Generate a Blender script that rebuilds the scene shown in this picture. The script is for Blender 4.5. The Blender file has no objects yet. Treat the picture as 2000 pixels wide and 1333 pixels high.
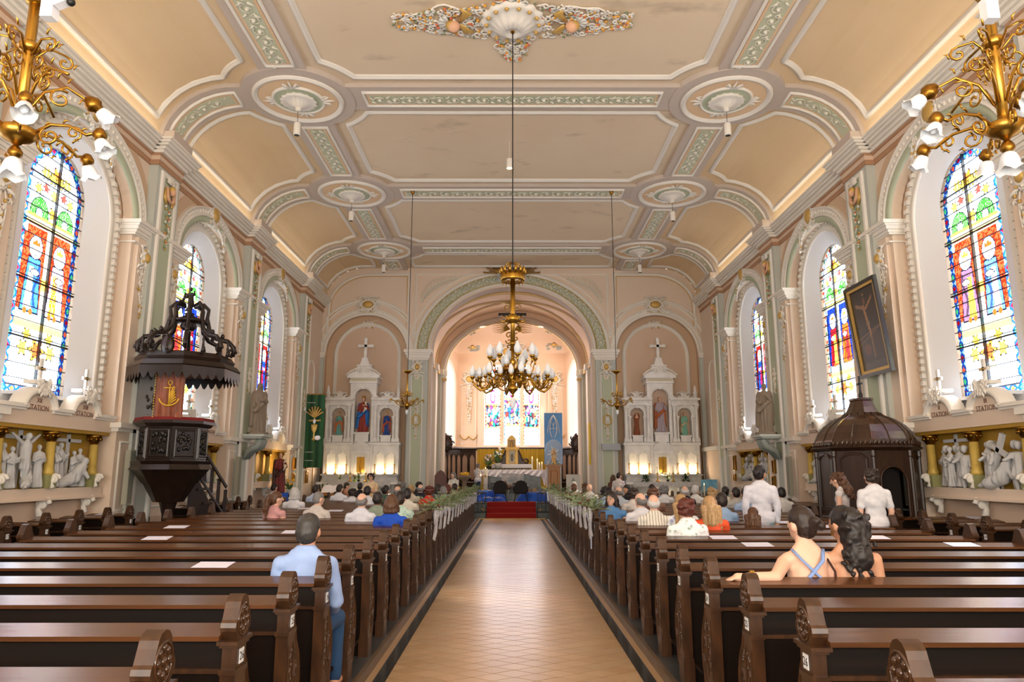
import bpy, math, random
import numpy as np
from math import sin, cos, pi, radians, sqrt, atan2
from mathutils import Vector, Matrix, noise
from mathutils.geometry import tessellate_polygon
SC = bpy.context.scene
COL = SC.collection
random.seed(7)
# ---------------- camera ----------------
FPX, PITCH, YAW, CX, CH = 1390.0, math.atan(258.5/1390.0), radians(-0.08), -0.03, 1.75
cd = bpy.data.cameras.new('camera'); cam = bpy.data.objects.new('camera', cd); COL.objects.link(cam)
cd.sensor_width = 36.0; cd.lens = 36.0*FPX/2000.0; cd.clip_end = 300
cam.location = (CX, 0, CH); cam.rotation_euler = (pi/2+PITCH, 0, YAW)
SC.camera = cam
SC.view_settings.view_transform = 'Standard'; SC.view_settings.look = 'None'
SC.view_settings.exposure = 0.62; SC.view_settings.gamma = 1.0; SC.view_settings.use_curve_mapping = False
SC.cycles.max_bounces = 7; SC.cycles.diffuse_bounces = 4; SC.cycles.glossy_bounces = 2
SC.cycles.transmission_bounces = 4; SC.cycles.transparent_max_bounces = 10
SC.cycles.use_denoising = True; SC.cycles.sample_clamp_indirect = 6.0
SC.cycles.caustics_reflective = False; SC.cycles.caustics_refractive = False
# ---------------- world and lights ----------------
W = bpy.data.worlds.new('sky'); SC.world = W; W.use_nodes = True
bg = W.node_tree.nodes['Background']; bg.inputs[0].default_value = (0.80, 0.90, 1.0, 1); bg.inputs[1].default_value = 14.0
def light(name, kind, loc, rot, energy, color, sx=1, sy=1, portal=False, spread=None):
    l = bpy.data.lights.new(name, kind); l.energy = energy; l.color = color
    if kind == 'AREA':
        l.shape = 'RECTANGLE'; l.size = sx; l.size_y = sy
        if portal: l.cycles.is_portal = True
        if spread: l.spread = spread
    o = bpy.data.objects.new(name, l); COL.objects.link(o); o.location = loc; o.rotation_euler = rot
    return o
YP = [-2.0, 3.75, 9.35, 14.95, 20.5, 26.1]      # pilasters and ribs along the nave
YWIN = [6.65, 12.3, 17.8, 23.35]                  # window centres
YA = 28.9                                          # chancel arch wall
for s in (-1, 1):
    for y in YWIN:
        light('window_portal', 'AREA', (s*8.5, y, 5.3), (0, s*pi/2, 0), 1, (1, 1, 1), 4.8, 1.8, portal=True)
    # added ceiling fill strips on top of the cornice, hidden behind its edge
    for y in (1.0, 6.5, 12.1, 17.7, 23.3):
        light('cove_fill', 'AREA', (s*7.57, y, 8.87), (0, pi-s*radians(-20), 0), 7, (1.0, 0.88, 0.70), 0.12, 4.6)
light('rear_fill', 'AREA', (0, -3.6, 5.5), (radians(90), 0, 0), 190, (1.0, 0.98, 0.95), 12, 6)  # unseen area light added behind the camera as soft fill
light('rear_ceiling_fill', 'AREA', (0, -2.5, 2.6), (radians(138), 0, 0), 1080, (1.0, 0.95, 0.85), 12, 2.0)  # added fill aimed upward from the rear to brighten the ceiling
light('apse_fill', 'AREA', (0, 33.6, 8.75), (radians(20), 0, 0), 180, (1.0, 0.86, 0.68), 3.0, 0.6)  # added fill to brighten the chancel, has no fitting
sun = light('sun', 'SUN', (20, 0, 30), (0, 0, 0), 6.0, (1.0, 0.96, 0.88)); sun.data.angle = radians(2.0)
sun.rotation_euler = Vector((-0.80, 0.38, -0.62)).to_track_quat('-Z', 'Y').to_euler()
# ---------------- pixel <-> room helper ----------------
def at(u, v, x=None, y=None, z=None):
    a, b = (u-1000)/FPX, (666.5-v)/FPX
    c, s = cos(PITCH), sin(PITCH); Y = c-s*b; Z = s+c*b
    c, s = cos(YAW), sin(YAW); d = (c*a-s*Y, s*a+c*Y, Z)
    t = (x-CX)/d[0] if x is not None else y/d[1] if y is not None else (z-CH)/d[2]
    return Vector((CX+d[0]*t, d[1]*t, CH+d[2]*t))
# ---------------- materials ----------------
def lin(c):
    return tuple(((x/255.0)/12.92 if x <= 10 else (((x/255.0)+0.055)/1.055)**2.4) for x in c)
MATS = {}
def mat(name, rgb, rough=0.6, metal=0.0, kind=None, rgb2=None, scale=5.0, bump=0.0, emit=0.0, spec=0.5, coat=0.0, alpha=1.0, stretch=(1,1,1), amt=0.5, trans=0.0):
    if name in MATS: return MATS[name]
    m = bpy.data.materials.new(name); m.use_nodes = True; MATS[name] = m
    nt = m.node_tree; N = nt.nodes; L = nt.links; b = N['Principled BSDF']
    c = (*lin(rgb), 1); b.inputs['Base Color'].default_value = c
    b.inputs['Roughness'].default_value = rough; b.inputs['Metallic'].default_value = metal
    b.inputs['Specular IOR Level'].default_value = spec
    if coat: b.inputs['Coat Weight'].default_value = coat; b.inputs['Coat Roughness'].default_value = 0.12
    if alpha < 1: b.inputs['Alpha'].default_value = alpha
    if trans: b.inputs['Transmission Weight'].default_value = trans
    if emit: b.inputs['Emission Color'].default_value = c; b.inputs['Emission Strength'].default_value = emit
    if kind:
        tc = N.new('ShaderNodeTexCoord'); mp = N.new('ShaderNodeMapping'); L.new(tc.outputs['Object'], mp.inputs[0]); mp.inputs['Scale'].default_value = stretch
        mx = N.new('ShaderNodeMix'); mx.data_type = 'RGBA'; c2 = (*lin(rgb2 or rgb), 1)
        mx.inputs[6].default_value = c; mx.inputs[7].default_value = c2
        if kind == 'noise':
            t = N.new('ShaderNodeTexNoise'); t.inputs['Scale'].default_value = scale; t.inputs['Detail'].default_value = 5; f = t.outputs['Fac']
        elif kind == 'voronoi':
            t = N.new('ShaderNodeTexVoronoi'); t.inputs['Scale'].default_value = scale; f = t.outputs['Distance']
        elif kind == 'wave':
            t = N.new('ShaderNodeTexWave'); t.inputs['Scale'].default_value = scale; t.inputs['Distortion'].default_value = 1.2; t.inputs['Detail'].default_value = 2; f = t.outputs['Fac']
        elif kind == 'stripe':
            t = N.new('ShaderNodeTexWave'); t.inputs['Scale'].default_value = scale; f = t.outputs['Fac']
        L.new(mp.outputs[0], t.inputs['Vector'])
        r = N.new('ShaderNodeValToRGB'); r.color_ramp.elements[0].position = max(0, amt-0.25); r.color_ramp.elements[1].position = min(1, amt+0.25)
        if kind == 'stripe': r.color_ramp.elements[0].position = amt-0.03; r.color_ramp.elements[1].position = amt+0.03
        L.new(f, r.inputs[0]); L.new(r.outputs[0], mx.inputs[0]); L.new(mx.outputs[2], b.inputs['Base Color'])
        if bump:
            bp = N.new('ShaderNodeBump'); bp.inputs['Strength'].default_value = bump; bp.inputs['Distance'].default_value = 0.02
            L.new(f, bp.inputs['Height']); L.new(bp.outputs[0], b.inputs['Normal'])
    return m
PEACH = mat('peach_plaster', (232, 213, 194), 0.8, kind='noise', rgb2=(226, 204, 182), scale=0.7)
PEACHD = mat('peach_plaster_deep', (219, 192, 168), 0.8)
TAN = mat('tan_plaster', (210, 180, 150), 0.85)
BROWN = mat('brown_band', (180, 138, 106), 0.8)
CEILM = mat('ceiling_paint', (230, 205, 168), 0.85, kind='noise', rgb2=(221, 192, 152), scale=0.35)
def ceiling_stained():
    m = mat('stained_ceiling_paint', (232, 212, 184), 0.85, kind='noise', rgb2=(224, 201, 171), scale=0.4)
    nt = m.node_tree; N = nt.nodes; L = nt.links; b = N['Principled BSDF']; src = b.inputs['Base Color'].links[0].from_socket
    tc = N.new('ShaderNodeTexCoord'); mp = N.new('ShaderNodeMapping'); mp.inputs['Scale'].default_value = (0.8, 1.5, 1); L.new(tc.outputs['Object'], mp.inputs[0])
    t = N.new('ShaderNodeTexNoise'); t.inputs['Scale'].default_value = 1.1; t.inputs['Detail'].default_value = 6; L.new(mp.outputs[0], t.inputs['Vector'])
    r = N.new('ShaderNodeValToRGB'); r.color_ramp.elements[0].position = 0.60; r.color_ramp.elements[1].position = 0.80; r.color_ramp.elements[1].color = (0.75, 0.75, 0.75, 1)
    L.new(t.outputs['Fac'], r.inputs[0]); mx = N.new('ShaderNodeMix'); mx.data_type = 'RGBA'; mx.inputs[7].default_value = (*lin((160, 138, 116)), 1)
    L.new(r.outputs[0], mx.inputs[0]); L.new(src, mx.inputs[6]); L.new(mx.outputs[2], b.inputs['Base Color'])
    return m
CEILS = ceiling_stained()
APRI = mat('apricot_band', (230, 198, 160), 0.85)
LILAC = mat('lilac_grey_band', (200, 186, 174), 0.85)
WHITEP = mat('white_plaster', (236, 230, 220), 0.7)
REVEAL = mat('cool_white_plaster', (246, 248, 252), 0.7)
GREEN = mat('sage_green_paint', (186, 194, 168), 0.8)
GREYP = mat('grey_plaster', (192, 196, 188), 0.8)
RELIEF = mat('pale_green_relief', (226, 222, 206), 0.7)
FRIEZE = mat('frieze_green_paint', (200, 202, 176), 0.8)
GOLD = mat('gilt_metal', (190, 146, 62), 0.33, 1.0)
GOLDD = mat('old_gold', (176, 128, 48), 0.35, 1.0, kind='noise', rgb2=(110, 76, 30), scale=30)
GOLDP = mat('gold_paint', (206, 168, 92), 0.45, 0.3)
GOLDBG = mat('ochre_gold_ground', (188, 146, 52), 0.5, 0.25)
MARBLE = mat('white_marble', (244, 241, 236), 0.4, kind='noise', rgb2=(226, 222, 218), scale=4, amt=0.55)
GREYM = mat('veined_marble', (206, 204, 200), 0.35, kind='noise', rgb2=(150, 150, 152), scale=3, amt=0.6)
DKMARB = mat('dark_green_marble', (62, 70, 68), 0.3, kind='noise', rgb2=(110, 118, 112), scale=5, amt=0.6)
WOOD = mat('dark_oak', (84, 50, 27), 0.32, kind='noise', rgb2=(56, 31, 16), scale=2.2, stretch=(0.6, 9, 9), spec=0.4)
WOODL = mat('polished_oak', (96, 58, 30), 0.24, kind='noise', rgb2=(66, 39, 20), scale=2.5, stretch=(0.45, 8, 8), bump=0.05, spec=0.55)
WOODK = mat('near_black_oak', (30, 17, 10), 0.55, kind='noise', rgb2=(17, 10, 6), scale=2, stretch=(0.6, 8, 8), spec=0.15)
WOODE = mat('carved_oak', (84, 54, 32), 0.33, kind='noise', rgb2=(46, 30, 20), scale=6, stretch=(3, 3, 0.7), spec=0.4)
WOODC = mat('confessional_oak', (62, 40, 26), 0.35, kind='noise', rgb2=(40, 24, 15), scale=3, stretch=(4, 4, .5), spec=0.4)
EBONY = mat('ebonised_wood', (36, 25, 20), 0.35, spec=0.4)
BLACK = mat('black_iron', (16, 15, 14), 0.5)
LEAD = mat('dark_lead', (40, 42, 44), 0.6)
STONE = mat('figure_stone', (196, 196, 196), 0.75)
STONEB = mat('sand_stone', (138, 122, 104), 0.8)
WHITE = mat('white_paper', (238, 236, 240), 0.7)
INK = mat('black_ink', (20, 20, 22), 0.7)
GREYINK = mat('brown_lettering', (120, 78, 62), 0.7)
REDC = mat('red_carpet', (150, 26, 20), 0.95)
REDV = mat('red_velvet', (120, 24, 22), 0.9)
GLASSW = mat('frosted_glass', (235, 240, 246), 0.35, alpha=0.85, spec=0.6)
GLASSC = mat('clear_glass', (240, 246, 250), 0.05, alpha=0.18, spec=0.8)
LEAF = mat('green_leaves', (70, 104, 48), 0.6, kind='noise', rgb2=(110, 136, 84), scale=20)
LEAFD = mat('dark_leaves', (36, 66, 28), 0.6)
LEAFS = mat('sage_leaves', (158, 172, 136), 0.7, kind='noise', rgb2=(104, 126, 86), scale=25)
FLAME = mat('candle_flame', (255, 196, 110), 0.5, emit=9)
WAX = mat('candle_wax', (240, 232, 212), 0.5)
LAMPG = mat('lit_globe', (255, 214, 150), 0.5, emit=7)
CLOTH = mat('white_linen', (238, 236, 238), 0.9)
TULLE = mat('white_tulle', (244, 242, 244), 0.9, alpha=0.5)
# ---------------- mesh builder ----------------
class MB:
    def __init__(s): s.v = []; s.f = []; s.m = []; s.M = None; s.mi = 0
    def add(s, vs, fs, mi=None):
        n = len(s.v); mi = s.mi if mi is None else mi
        if s.M is not None: vs = [s.M @ Vector(p) for p in vs]
        s.v.extend(tuple(p) for p in vs); s.f.extend(tuple(i+n for i in f) for f in fs); s.m.extend([mi]*len(fs)); return s
    def box(s, c, d, mi=None, rz=0.0, taper=1.0):
        x, y, z = d[0]/2, d[1]/2, d[2]/2; k = taper; R = Matrix.Rotation(rz, 3, 'Z') if rz else None
        vs = [(-x,-y,-z),(x,-y,-z),(x,y,-z),(-x,y,-z),(-x*k,-y*k,z),(x*k,-y*k,z),(x*k,y*k,z),(-x*k,y*k,z)]
        if R: vs = [tuple(R @ Vector(p)) for p in vs]
        return s.add([(p[0]+c[0], p[1]+c[1], p[2]+c[2]) for p in vs], [(0,3,2,1),(4,5,6,7),(0,1,5,4),(1,2,6,5),(2,3,7,6),(3,0,4,7)], mi)
    def b2(s, x0, x1, y0, y1, z0, z1, mi=None):
        return s.box(((x0+x1)/2, (y0+y1)/2, (z0+z1)/2), (abs(x1-x0), abs(y1-y0), abs(z1-z0)), mi)
    def lathe(s, prof, n=16, c=(0,0,0), mi=None, a0=0.0, a1=2*pi, sx=1.0, sy=1.0, flute=0, fd=0.0):
        full = abs(a1-a0-2*pi) < 1e-6; k = n if full else n+1; vs = []
        for r, z in prof:
            for i in range(k):
                a = a0+(a1-a0)*i/n; q = r*(1+fd*cos(flute*a)) if flute else r
                vs.append((c[0]+q*cos(a)*sx, c[1]+q*sin(a)*sy, c[2]+z))
        fs = []
        for j in range(len(prof)-1):
            for i in range(n):
                i2 = (i+1) % k; fs.append((j*k+i, j*k+i2, (j+1)*k+i2, (j+1)*k+i))
        if full:
            if prof[0][0] > 1e-4: fs.append(tuple(range(k-1, -1, -1)))
            if prof[-1][0] > 1e-4: fs.append(tuple(range((len(prof)-1)*k, len(prof)*k)))
        return s.add(vs, fs, mi)
    def ell(s, c, r, n=10, mi=None, rot=None):
        if not hasattr(r, '__len__'): r = (r, r, r)
        m = max(4, n//2+1); vs = []; fs = []
        for j in range(m+1):
            t = pi*j/m
            for i in range(n):
                a = 2*pi*i/n; p = Vector((r[0]*sin(t)*cos(a), r[1]*sin(t)*sin(a), r[2]*cos(t)))
                if rot is not None: p = rot @ p
                vs.append((c[0]+p.x, c[1]+p.y, c[2]+p.z))
        for j in range(m):
            for i in range(n): fs.append((j*n+i, (j+1)*n+i, (j+1)*n+(i+1)%n, j*n+(i+1)%n))
        return s.add(vs, fs, mi)
    def tube(s, pts, r, n=6, mi=None, closed=False, caps=True, flat=1.0):
        pts = [Vector(p) for p in pts]; k = len(pts); rr = r if hasattr(r, '__len__') else [r]*k; vs = []; up = None
        for i, p in enumerate(pts):
            t = (pts[(i+1) % k]-pts[i-1]) if closed else (pts[min(i+1, k-1)]-pts[max(i-1, 0)])
            if t.length < 1e-9: t = Vector((0,0,1))
            t.normalize()
            if up is None: up = Vector((0,0,1)) if abs(t.z) < 0.9 else Vector((1,0,0))
            a = t.cross(up)
            if a.length < 1e-6: a = t.orthogonal()
            a.normalize(); b = a.cross(t).normalized(); up = b
            for j in range(n):
                q = 2*pi*j/n; vs.append(p+a*(cos(q)*rr[i])+b*(sin(q)*rr[i]*flat))
        fs = []
        for i in range(k if closed else k-1):
            i2 = (i+1) % k
            for j in range(n): fs.append((i*n+j, i*n+(j+1)%n, i2*n+(j+1)%n, i2*n+j))
        if caps and not closed: fs += [tuple(range(n-1, -1, -1)), tuple(range((k-1)*n, k*n))]
        return s.add(vs, fs, mi)
    def sweep(s, pts, nrm, prof, closed=False, mi=None):
        """moulding: prof = [(across, up)], laid along pts on a surface whose outward normals are nrm"""
        pts = [Vector(p) for p in pts]; k = len(pts); nn = [Vector(q) for q in nrm] if hasattr(nrm[0], '__len__') else [Vector(nrm)]*k; m = len(prof); vs = []
        for i, p in enumerate(pts):
            if closed: t1 = p-pts[i-1]; t2 = pts[(i+1) % k]-p
            else: t1 = p-pts[max(i-1, 0)]; t2 = pts[min(i+1, k-1)]-p
            if t1.length < 1e-7: t1 = t2
            if t2.length < 1e-7: t2 = t1
            t1 = t1.normalized(); t2 = t2.normalized(); t = (t1+t2)
            t = t.normalized() if t.length > 1e-5 else t1
            a = t.cross(nn[i]).normalized(); q = 1.0/max(0.45, t.dot(t1))
            for (w, h) in prof: vs.append(p+a*(w*q)+nn[i]*h)
        fs = []
        for i in range(k if closed else k-1):
            i2 = (i+1) % k
            for j in range(m-1): fs.append((i*m+j, i*m+j+1, i2*m+j+1, i2*m+j))
        if not closed: fs += [tuple(range(m)), tuple(range((k-1)*m+m-1, (k-1)*m-1, -1))]
        return s.add(vs, fs, mi)
    def prism(s, outline, d, O, X, Y, mi=None, holes=(), back=True, bev=0.0):
        """flat plate: outline in (X,Y) from origin O, thickness d along X x Y"""
        O = Vector(O); X = Vector(X); Y = Vector(Y); Z = X.cross(Y); loops = [list(outline)]+[list(h) for h in holes]
        flat = [p for l in loops for p in l]; tri = tessellate_polygon([[Vector((p[0], p[1], 0)) for p in l] for l in loops])
        n = len(flat); P = lambda p, h: O+X*p[0]+Y*p[1]+Z*h
        vs = [P(p, d) for p in flat]; fs = []
        for t in tri:
            a, b, c = (flat[i] for i in t)
            fs.append(tuple(t) if (b[0]-a[0])*(c[1]-a[1])-(b[1]-a[1])*(c[0]-a[0]) > 0 else tuple(reversed(t)))
        if d:
            vs += [P(p, 0) for p in flat]; st = 0
            for l in loops:
                k = len(l)
                for i in range(k): a = st+i; b = st+(i+1) % k; fs.append((a, a+n, b+n, b))
                st += k
            if back: fs += [tuple(i+n for i in reversed(f)) for f in fs[:len(tri)]]
        return s.add(vs, fs, mi)
    def grid(s, fn, nu, nv, mi=None, thick=0.0):
        vs = [fn(i/nu, j/nv) for j in range(nv+1) for i in range(nu+1)]; w = nu+1
        return s.add(vs, [(j*w+i, j*w+i+1, (j+1)*w+i+1, (j+1)*w+i) for j in range(nv) for i in range(nu)], mi)
    def mesh(s, name, mats, smooth=False):
        me = bpy.data.meshes.new(name); me.from_pydata(s.v, [], s.f)
        for m in (mats if isinstance(mats, (list, tuple)) else [mats]): me.materials.append(m)
        if any(s.m): me.polygons.foreach_set('material_index', s.m)
        if smooth: me.polygons.foreach_set('use_smooth', [True]*len(me.polygons))
        me.update(); return me
    def build(s, name, mats, parent=None, smooth=False, **kw):
        return link(name, s.mesh(name, mats, smooth), parent, **kw)
def link(name, me, parent=None, **kw):
    o = bpy.data.objects.new(name, me); COL.objects.link(o)
    if parent is not None: o.parent = parent
    for k, v in kw.items():
        if k == 'loc': o.location = v
        elif k == 'rz': o.rotation_euler = (0, 0, v)
        elif k == 'rot': o.rotation_euler = v
        elif k == 'scale': o.scale = v if hasattr(v, '__len__') else (v, v, v)
        elif v is not None: o[k] = v
    return o
def empty(name, parent=None, loc=(0,0,0), rz=0, **kw): return link(name, None, parent, loc=loc, rz=rz, **kw)
def thing(name, label, cat, loc=(0,0,0), rz=0, group=None): return link(name, None, None, loc=loc, rz=rz, label=label, category=cat, group=group)
def tag(o, label, cat, group=None):
    o['label'] = label; o['category'] = cat
    if group: o['group'] = group
    return o
KIDS = {}
def dup(o, parent=None):
    c = o.copy(); COL.objects.link(c)
    if parent is not None: c.parent = parent
    for ch in KIDS.setdefault(o.name, [k for k in bpy.data.objects if k.parent == o]): dup(ch, c)
    return c
def place(o, loc, rz=0.0, label=None, group=None, sc=None):
    o.location = loc; o.rotation_euler = (0, 0, rz)
    if sc: o.scale = (sc, sc, sc) if not hasattr(sc, '__len__') else sc
    if label: o['label'] = label
    if group: o['group'] = group
    return o
def arc(cx, cy, rx, ry, a0, a1, n): return [(cx+rx*cos(radians(a0+(a1-a0)*i/n)), cy+ry*sin(radians(a0+(a1-a0)*i/n))) for i in range(n+1)]
def spiral(c, r0, r1, a0, turns, n=14, X=(1,0,0), Y=(0,1,0), k=1.0):
    X = Vector(X); Y = Vector(Y); c = Vector(c); out = []
    for i in range(n+1):
        t = i/n; a = a0+2*pi*turns*t; r = r0+(r1-r0)*t**k; out.append(c+X*(r*cos(a))+Y*(r*sin(a)))
    return out
_TX = {}
def text(body, size, parent, loc, rot, m, name='lettering', extrude=0.002, align='CENTER'):
    key = (body, size, m.name, extrude)
    if key not in _TX:
        c = bpy.data.curves.new('tx', 'FONT'); c.body = body; c.size = size; c.align_x = align; c.align_y = 'CENTER'; c.extrude = extrude; c.resolution_u = 2
        o = bpy.data.objects.new('tx', c); COL.objects.link(o); dg = bpy.context.evaluated_depsgraph_get(); me = bpy.data.meshes.new_from_object(o.evaluated_get(dg)); bpy.data.objects.remove(o); bpy.data.curves.remove(c)
        me.materials.clear(); me.materials.append(m); me.name = name; _TX[key] = me
    return link(name, _TX[key], parent, loc=loc, rot=rot)
# round mouldings' profiles
def prof(w, h): return [(-w/2, 0), (-w/2, h*.45), (-w*.3, h*.5), (-w*.22, h), (w*.05, h*.85), (w*.12, h*.5), (w*.38, h*.55), (w/2, 0)]
def half(w, h): return [(-w/2, 0), (-w*.3, h*.8), (0, h), (w*.3, h*.8), (w/2, 0)]
def flatp(w, h): return [(-w/2, 0), (-w/2, h), (w/2, h), (w/2, 0)]
# voxel-fused bodies (figures, statues, busts)
def cap(a, b, ra, rb): return ('c', a, b, ra, rb)
def fuse(prims, vox=0.015, smooth=2, name='body', warp=None, mats=None, dec=None):
    mb = MB()
    for p in prims:
        if p[0] == 'c':
            a, b = Vector(p[1]), Vector(p[2]); d = b-a
            q = d.to_track_quat('Z', 'Y').to_matrix() if d.length > 1e-6 else Matrix.Identity(3); ra, rb = p[3], p[4]; L = d.length
            pr = [(ra*sin(t), -ra*cos(t)) for t in (0.02, .5, 1.0, 1.4)]+[(rb*cos(t), L+rb*sin(t)) for t in (0.1, .5, 1.0, 1.55)]
            mb.M = Matrix.Translation(a) @ q.to_4x4(); mb.lathe(pr, 12); mb.M = None
        elif p[0] == 'e': mb.ell(p[1], p[2], 14, rot=(p[3].to_matrix() if len(p) > 3 and hasattr(p[3], 'to_matrix') else p[3] if len(p) > 3 else None))
        elif p[0] == 'b': mb.box(p[1], p[2], rz=(p[3] if len(p) > 3 else 0), taper=(p[4] if len(p) > 4 else 1))
        elif p[0] == 'l': mb.lathe(p[1], 16, p[2], sx=(p[3] if len(p) > 3 else 1), sy=(p[4] if len(p) > 4 else 1))
    me = mb.mesh(name+'_raw', []); o = bpy.data.objects.new('tmp_fuse', me); COL.objects.link(o)
    m = o.modifiers.new('r', 'REMESH'); m.mode = 'VOXEL'; m.voxel_size = vox
    if smooth: s = o.modifiers.new('s', 'SMOOTH'); s.iterations = smooth; s.factor = 0.6
    if dec: d = o.modifiers.new('d', 'DECIMATE'); d.ratio = dec
    dg = bpy.context.evaluated_depsgraph_get(); new = bpy.data.meshes.new_from_object(o.evaluated_get(dg)); new.name = name
    bpy.data.objects.remove(o); bpy.data.meshes.remove(me)
    if warp:
        for v in new.vertices: v.co = warp(v.co)
    new.materials.clear()
    for q in (mats or [STONE]): new.materials.append(q)
    new.polygons.foreach_set('use_smooth', [True]*len(new.polygons)); new.update(); return new
# ================= ROOM SHELL =================
ZC, T0, EA, EB, ZS = 10.25, 6.2, 1.55, 1.4, 8.85     # flat ceiling height, cove start, cove ellipse, spring height
AL = 2.32
def CS(t):
    s = 1 if t >= 0 else -1; a = abs(t)
    if a <= T0: return Vector((t, 0, ZC)), Vector((0, 0, -1))
    th = min((a-T0)/AL, 1.0)*pi/2; p = Vector((s*(T0+EA*sin(th)), 0, ZS+EB*cos(th)))
    return p, Vector((-s*sin(th)*EB, 0, -cos(th)*EA)).normalized()
def SP(t, y, h=0.0):
    p, n = CS(t); return Vector((p.x, y, p.z))+n*h
def SN(t): return CS(t)[1]
def dens(poly, step=0.25, closed=True):
    out = []; k = len(poly)
    for i in range(k if closed else k-1):
        a, b = poly[i], poly[(i+1) % k]; n = max(1, int(math.hypot(b[0]-a[0], b[1]-a[1])/step))
        for j in range(n): out.append((a[0]+(b[0]-a[0])*j/n, a[1]+(b[1]-a[1])*j/n))
    if not closed: out.append(poly[-1])
    return out
def on_ceiling(mb, poly, pr, closed=True, h=0.0, mi=None):
    d = dens(poly, 0.22, closed); mb.sweep([SP(t, y, h) for t, y in d], [SN(t) for t, y in d], pr, closed, mi)
# floor
mb = MB(); mb.b2(-8.6, 8.6, -4.2, 41, -0.3, -0.002)
FLOORM = mat('dark_floor_tiles', (70, 72, 74), 0.35, kind='noise', rgb2=(50, 50, 52), scale=2)
floor = mb.build('floor', FLOORM, kind='structure')
# aisle tiles: diagonal buff tiles laid as slim rectangles, herringbone
TILEM = [mat('buff_tile_%s' % w, c, 0.28, kind='noise', rgb2=c2, scale=3.0, spec=0.5) for w, c, c2 in (('pale', (186, 156, 120), (176, 145, 110)), ('warm', (178, 147, 110), (168, 136, 99)), ('grey', (181, 152, 118), (170, 141, 108)))]
GROUT = mat('tile_grout', (72, 56, 42), 0.8)
MB().b2(-1.3, 1.3, -1, 28.45, -0.002, 0.001).build('aisle_bed', GROUT, floor)
tw = 0.30; qs = []
yy = 4.6; row = 0
# square tiles set diagonally, stretched across the aisle as in the photograph
def clip_diamond(cx, cy, a, b, X):
    pts = [(cx-a, cy), (cx, cy-b), (cx+a, cy), (cx, cy+b)]
    out = []
    for lim, sg in ((X, 1), (-X, -1)):
        src = pts if not out else out; new = []
        for i in range(len(src)):
            p, q = src[i], src[(i+1) % len(src)]; pi_, qi = sg*p[0] <= sg*lim, sg*q[0] <= sg*lim
            if pi_: new.append(p)
            if pi_ != qi:
                t = (lim-p[0])/(q[0]-p[0]); new.append((lim, p[1]+t*(q[1]-p[1])))
        out = new
        if len(out) < 3: return []
    return out
rt = random.Random(3); far = [MB(), MB(), MB()]; cnt = 0
ta, tb = 0.19, 0.115
j = 0; yc = 4.2
tiles = []
while yc < 28.4:
    off = 0 if j % 2 == 0 else ta
    for i in range(-7, 8):
        p = clip_diamond(i*2*ta+off, yc, ta-.010, tb-.006, 1.10)
        if len(p) >= 3 and abs(i*2*ta+off) < 1.25: tiles.append(p)
    yc += tb; j += 1
for p in tiles:
    k = rt.randrange(3); h = 0.005+rt.random()*0.001
    if cnt < 300:
        m = MB(); m.prism(p, h, (0,0,0), (1,0,0), (0,1,0), back=False); m.build('tile', TILEM[k], floor); cnt += 1
    else: far[k].prism(p, h, (0,0,0), (1,0,0), (0,1,0), back=False)
mm = MB()
for k in range(3):
    mm.mi = k; mm.add(far[k].v, far[k].f, k)
mm.build('tiles_further_up_the_aisle', TILEM, floor, kind='stuff')
# dark border strips, outer buff strips and podium kerbs
STRIP = mat('black_border_tile', (34, 38, 38), 0.2, kind='noise', rgb2=(52, 58, 58), scale=6)
BUFF = mat('buff_border_tile', (170, 138, 100), 0.3)
PODM = mat('podium_edge_boards', (112, 92, 72), 0.35, kind='noise', rgb2=(78, 64, 50), scale=6, stretch=(6, .6, 6))
for s, nm in ((-1, 'left'), (1, 'right')):
    st = empty('trim_1' if s < 0 else 'trim_2', kind='structure')
    y = 1.0
    while y < 28.3:
        MB().b2(s*1.105, s*1.21, y, min(y+2.0, 28.4)-.004, 0.0, 0.007).build('border_tile', STRIP, st); y += 2.0
    MB().b2(s*1.212, s*1.275, 0, 28.4, 0, 0.006).build('buff_strip', BUFF, st)
    pod = empty('trim_3' if s < 0 else 'trim_4', kind='structure')
    for x0, x1 in ((1.275, 6.05), (6.75, 8.1)):
        MB().b2(s*x0, s*x1, 0.5, 26.9, -0.05, 0.095).build('podium', FLOORM, pod)
    y = 0.6
    while y < 26.8:
        y1 = min(y+2.4, 26.9)
        MB().b2(s*1.272, s*1.31, y, y1-.006, 0, 0.10).build('edge_board', PODM, pod); y += 2.4
# ceiling shell
mb = MB(); ts = [-8.52, -8.1, -7.7, -7.3, -6.9, -6.5, -6.2, -5.4, 0, 5.4, 6.2, 6.5, 6.9, 7.3, 7.7, 8.1, 8.52]
for a, b in zip(ts[:-1], ts[1:]):
    v = [SP(a, -4.2), SP(b, -4.2), SP(b, YA), SP(a, YA)]; mb.add(v, [(0, 1, 2, 3)], 1 if abs(a+b)/2 < 5.4 else 0)
ceiling = mb.build('ceiling', [CEILM, CEILS], kind='structure')
mb = MB(); mb.b2(-8.6, 8.6, -4.2, YA+.3, ZC+.35, ZC+.5); mb.build('roof_slab', CEILM, ceiling)
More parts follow.
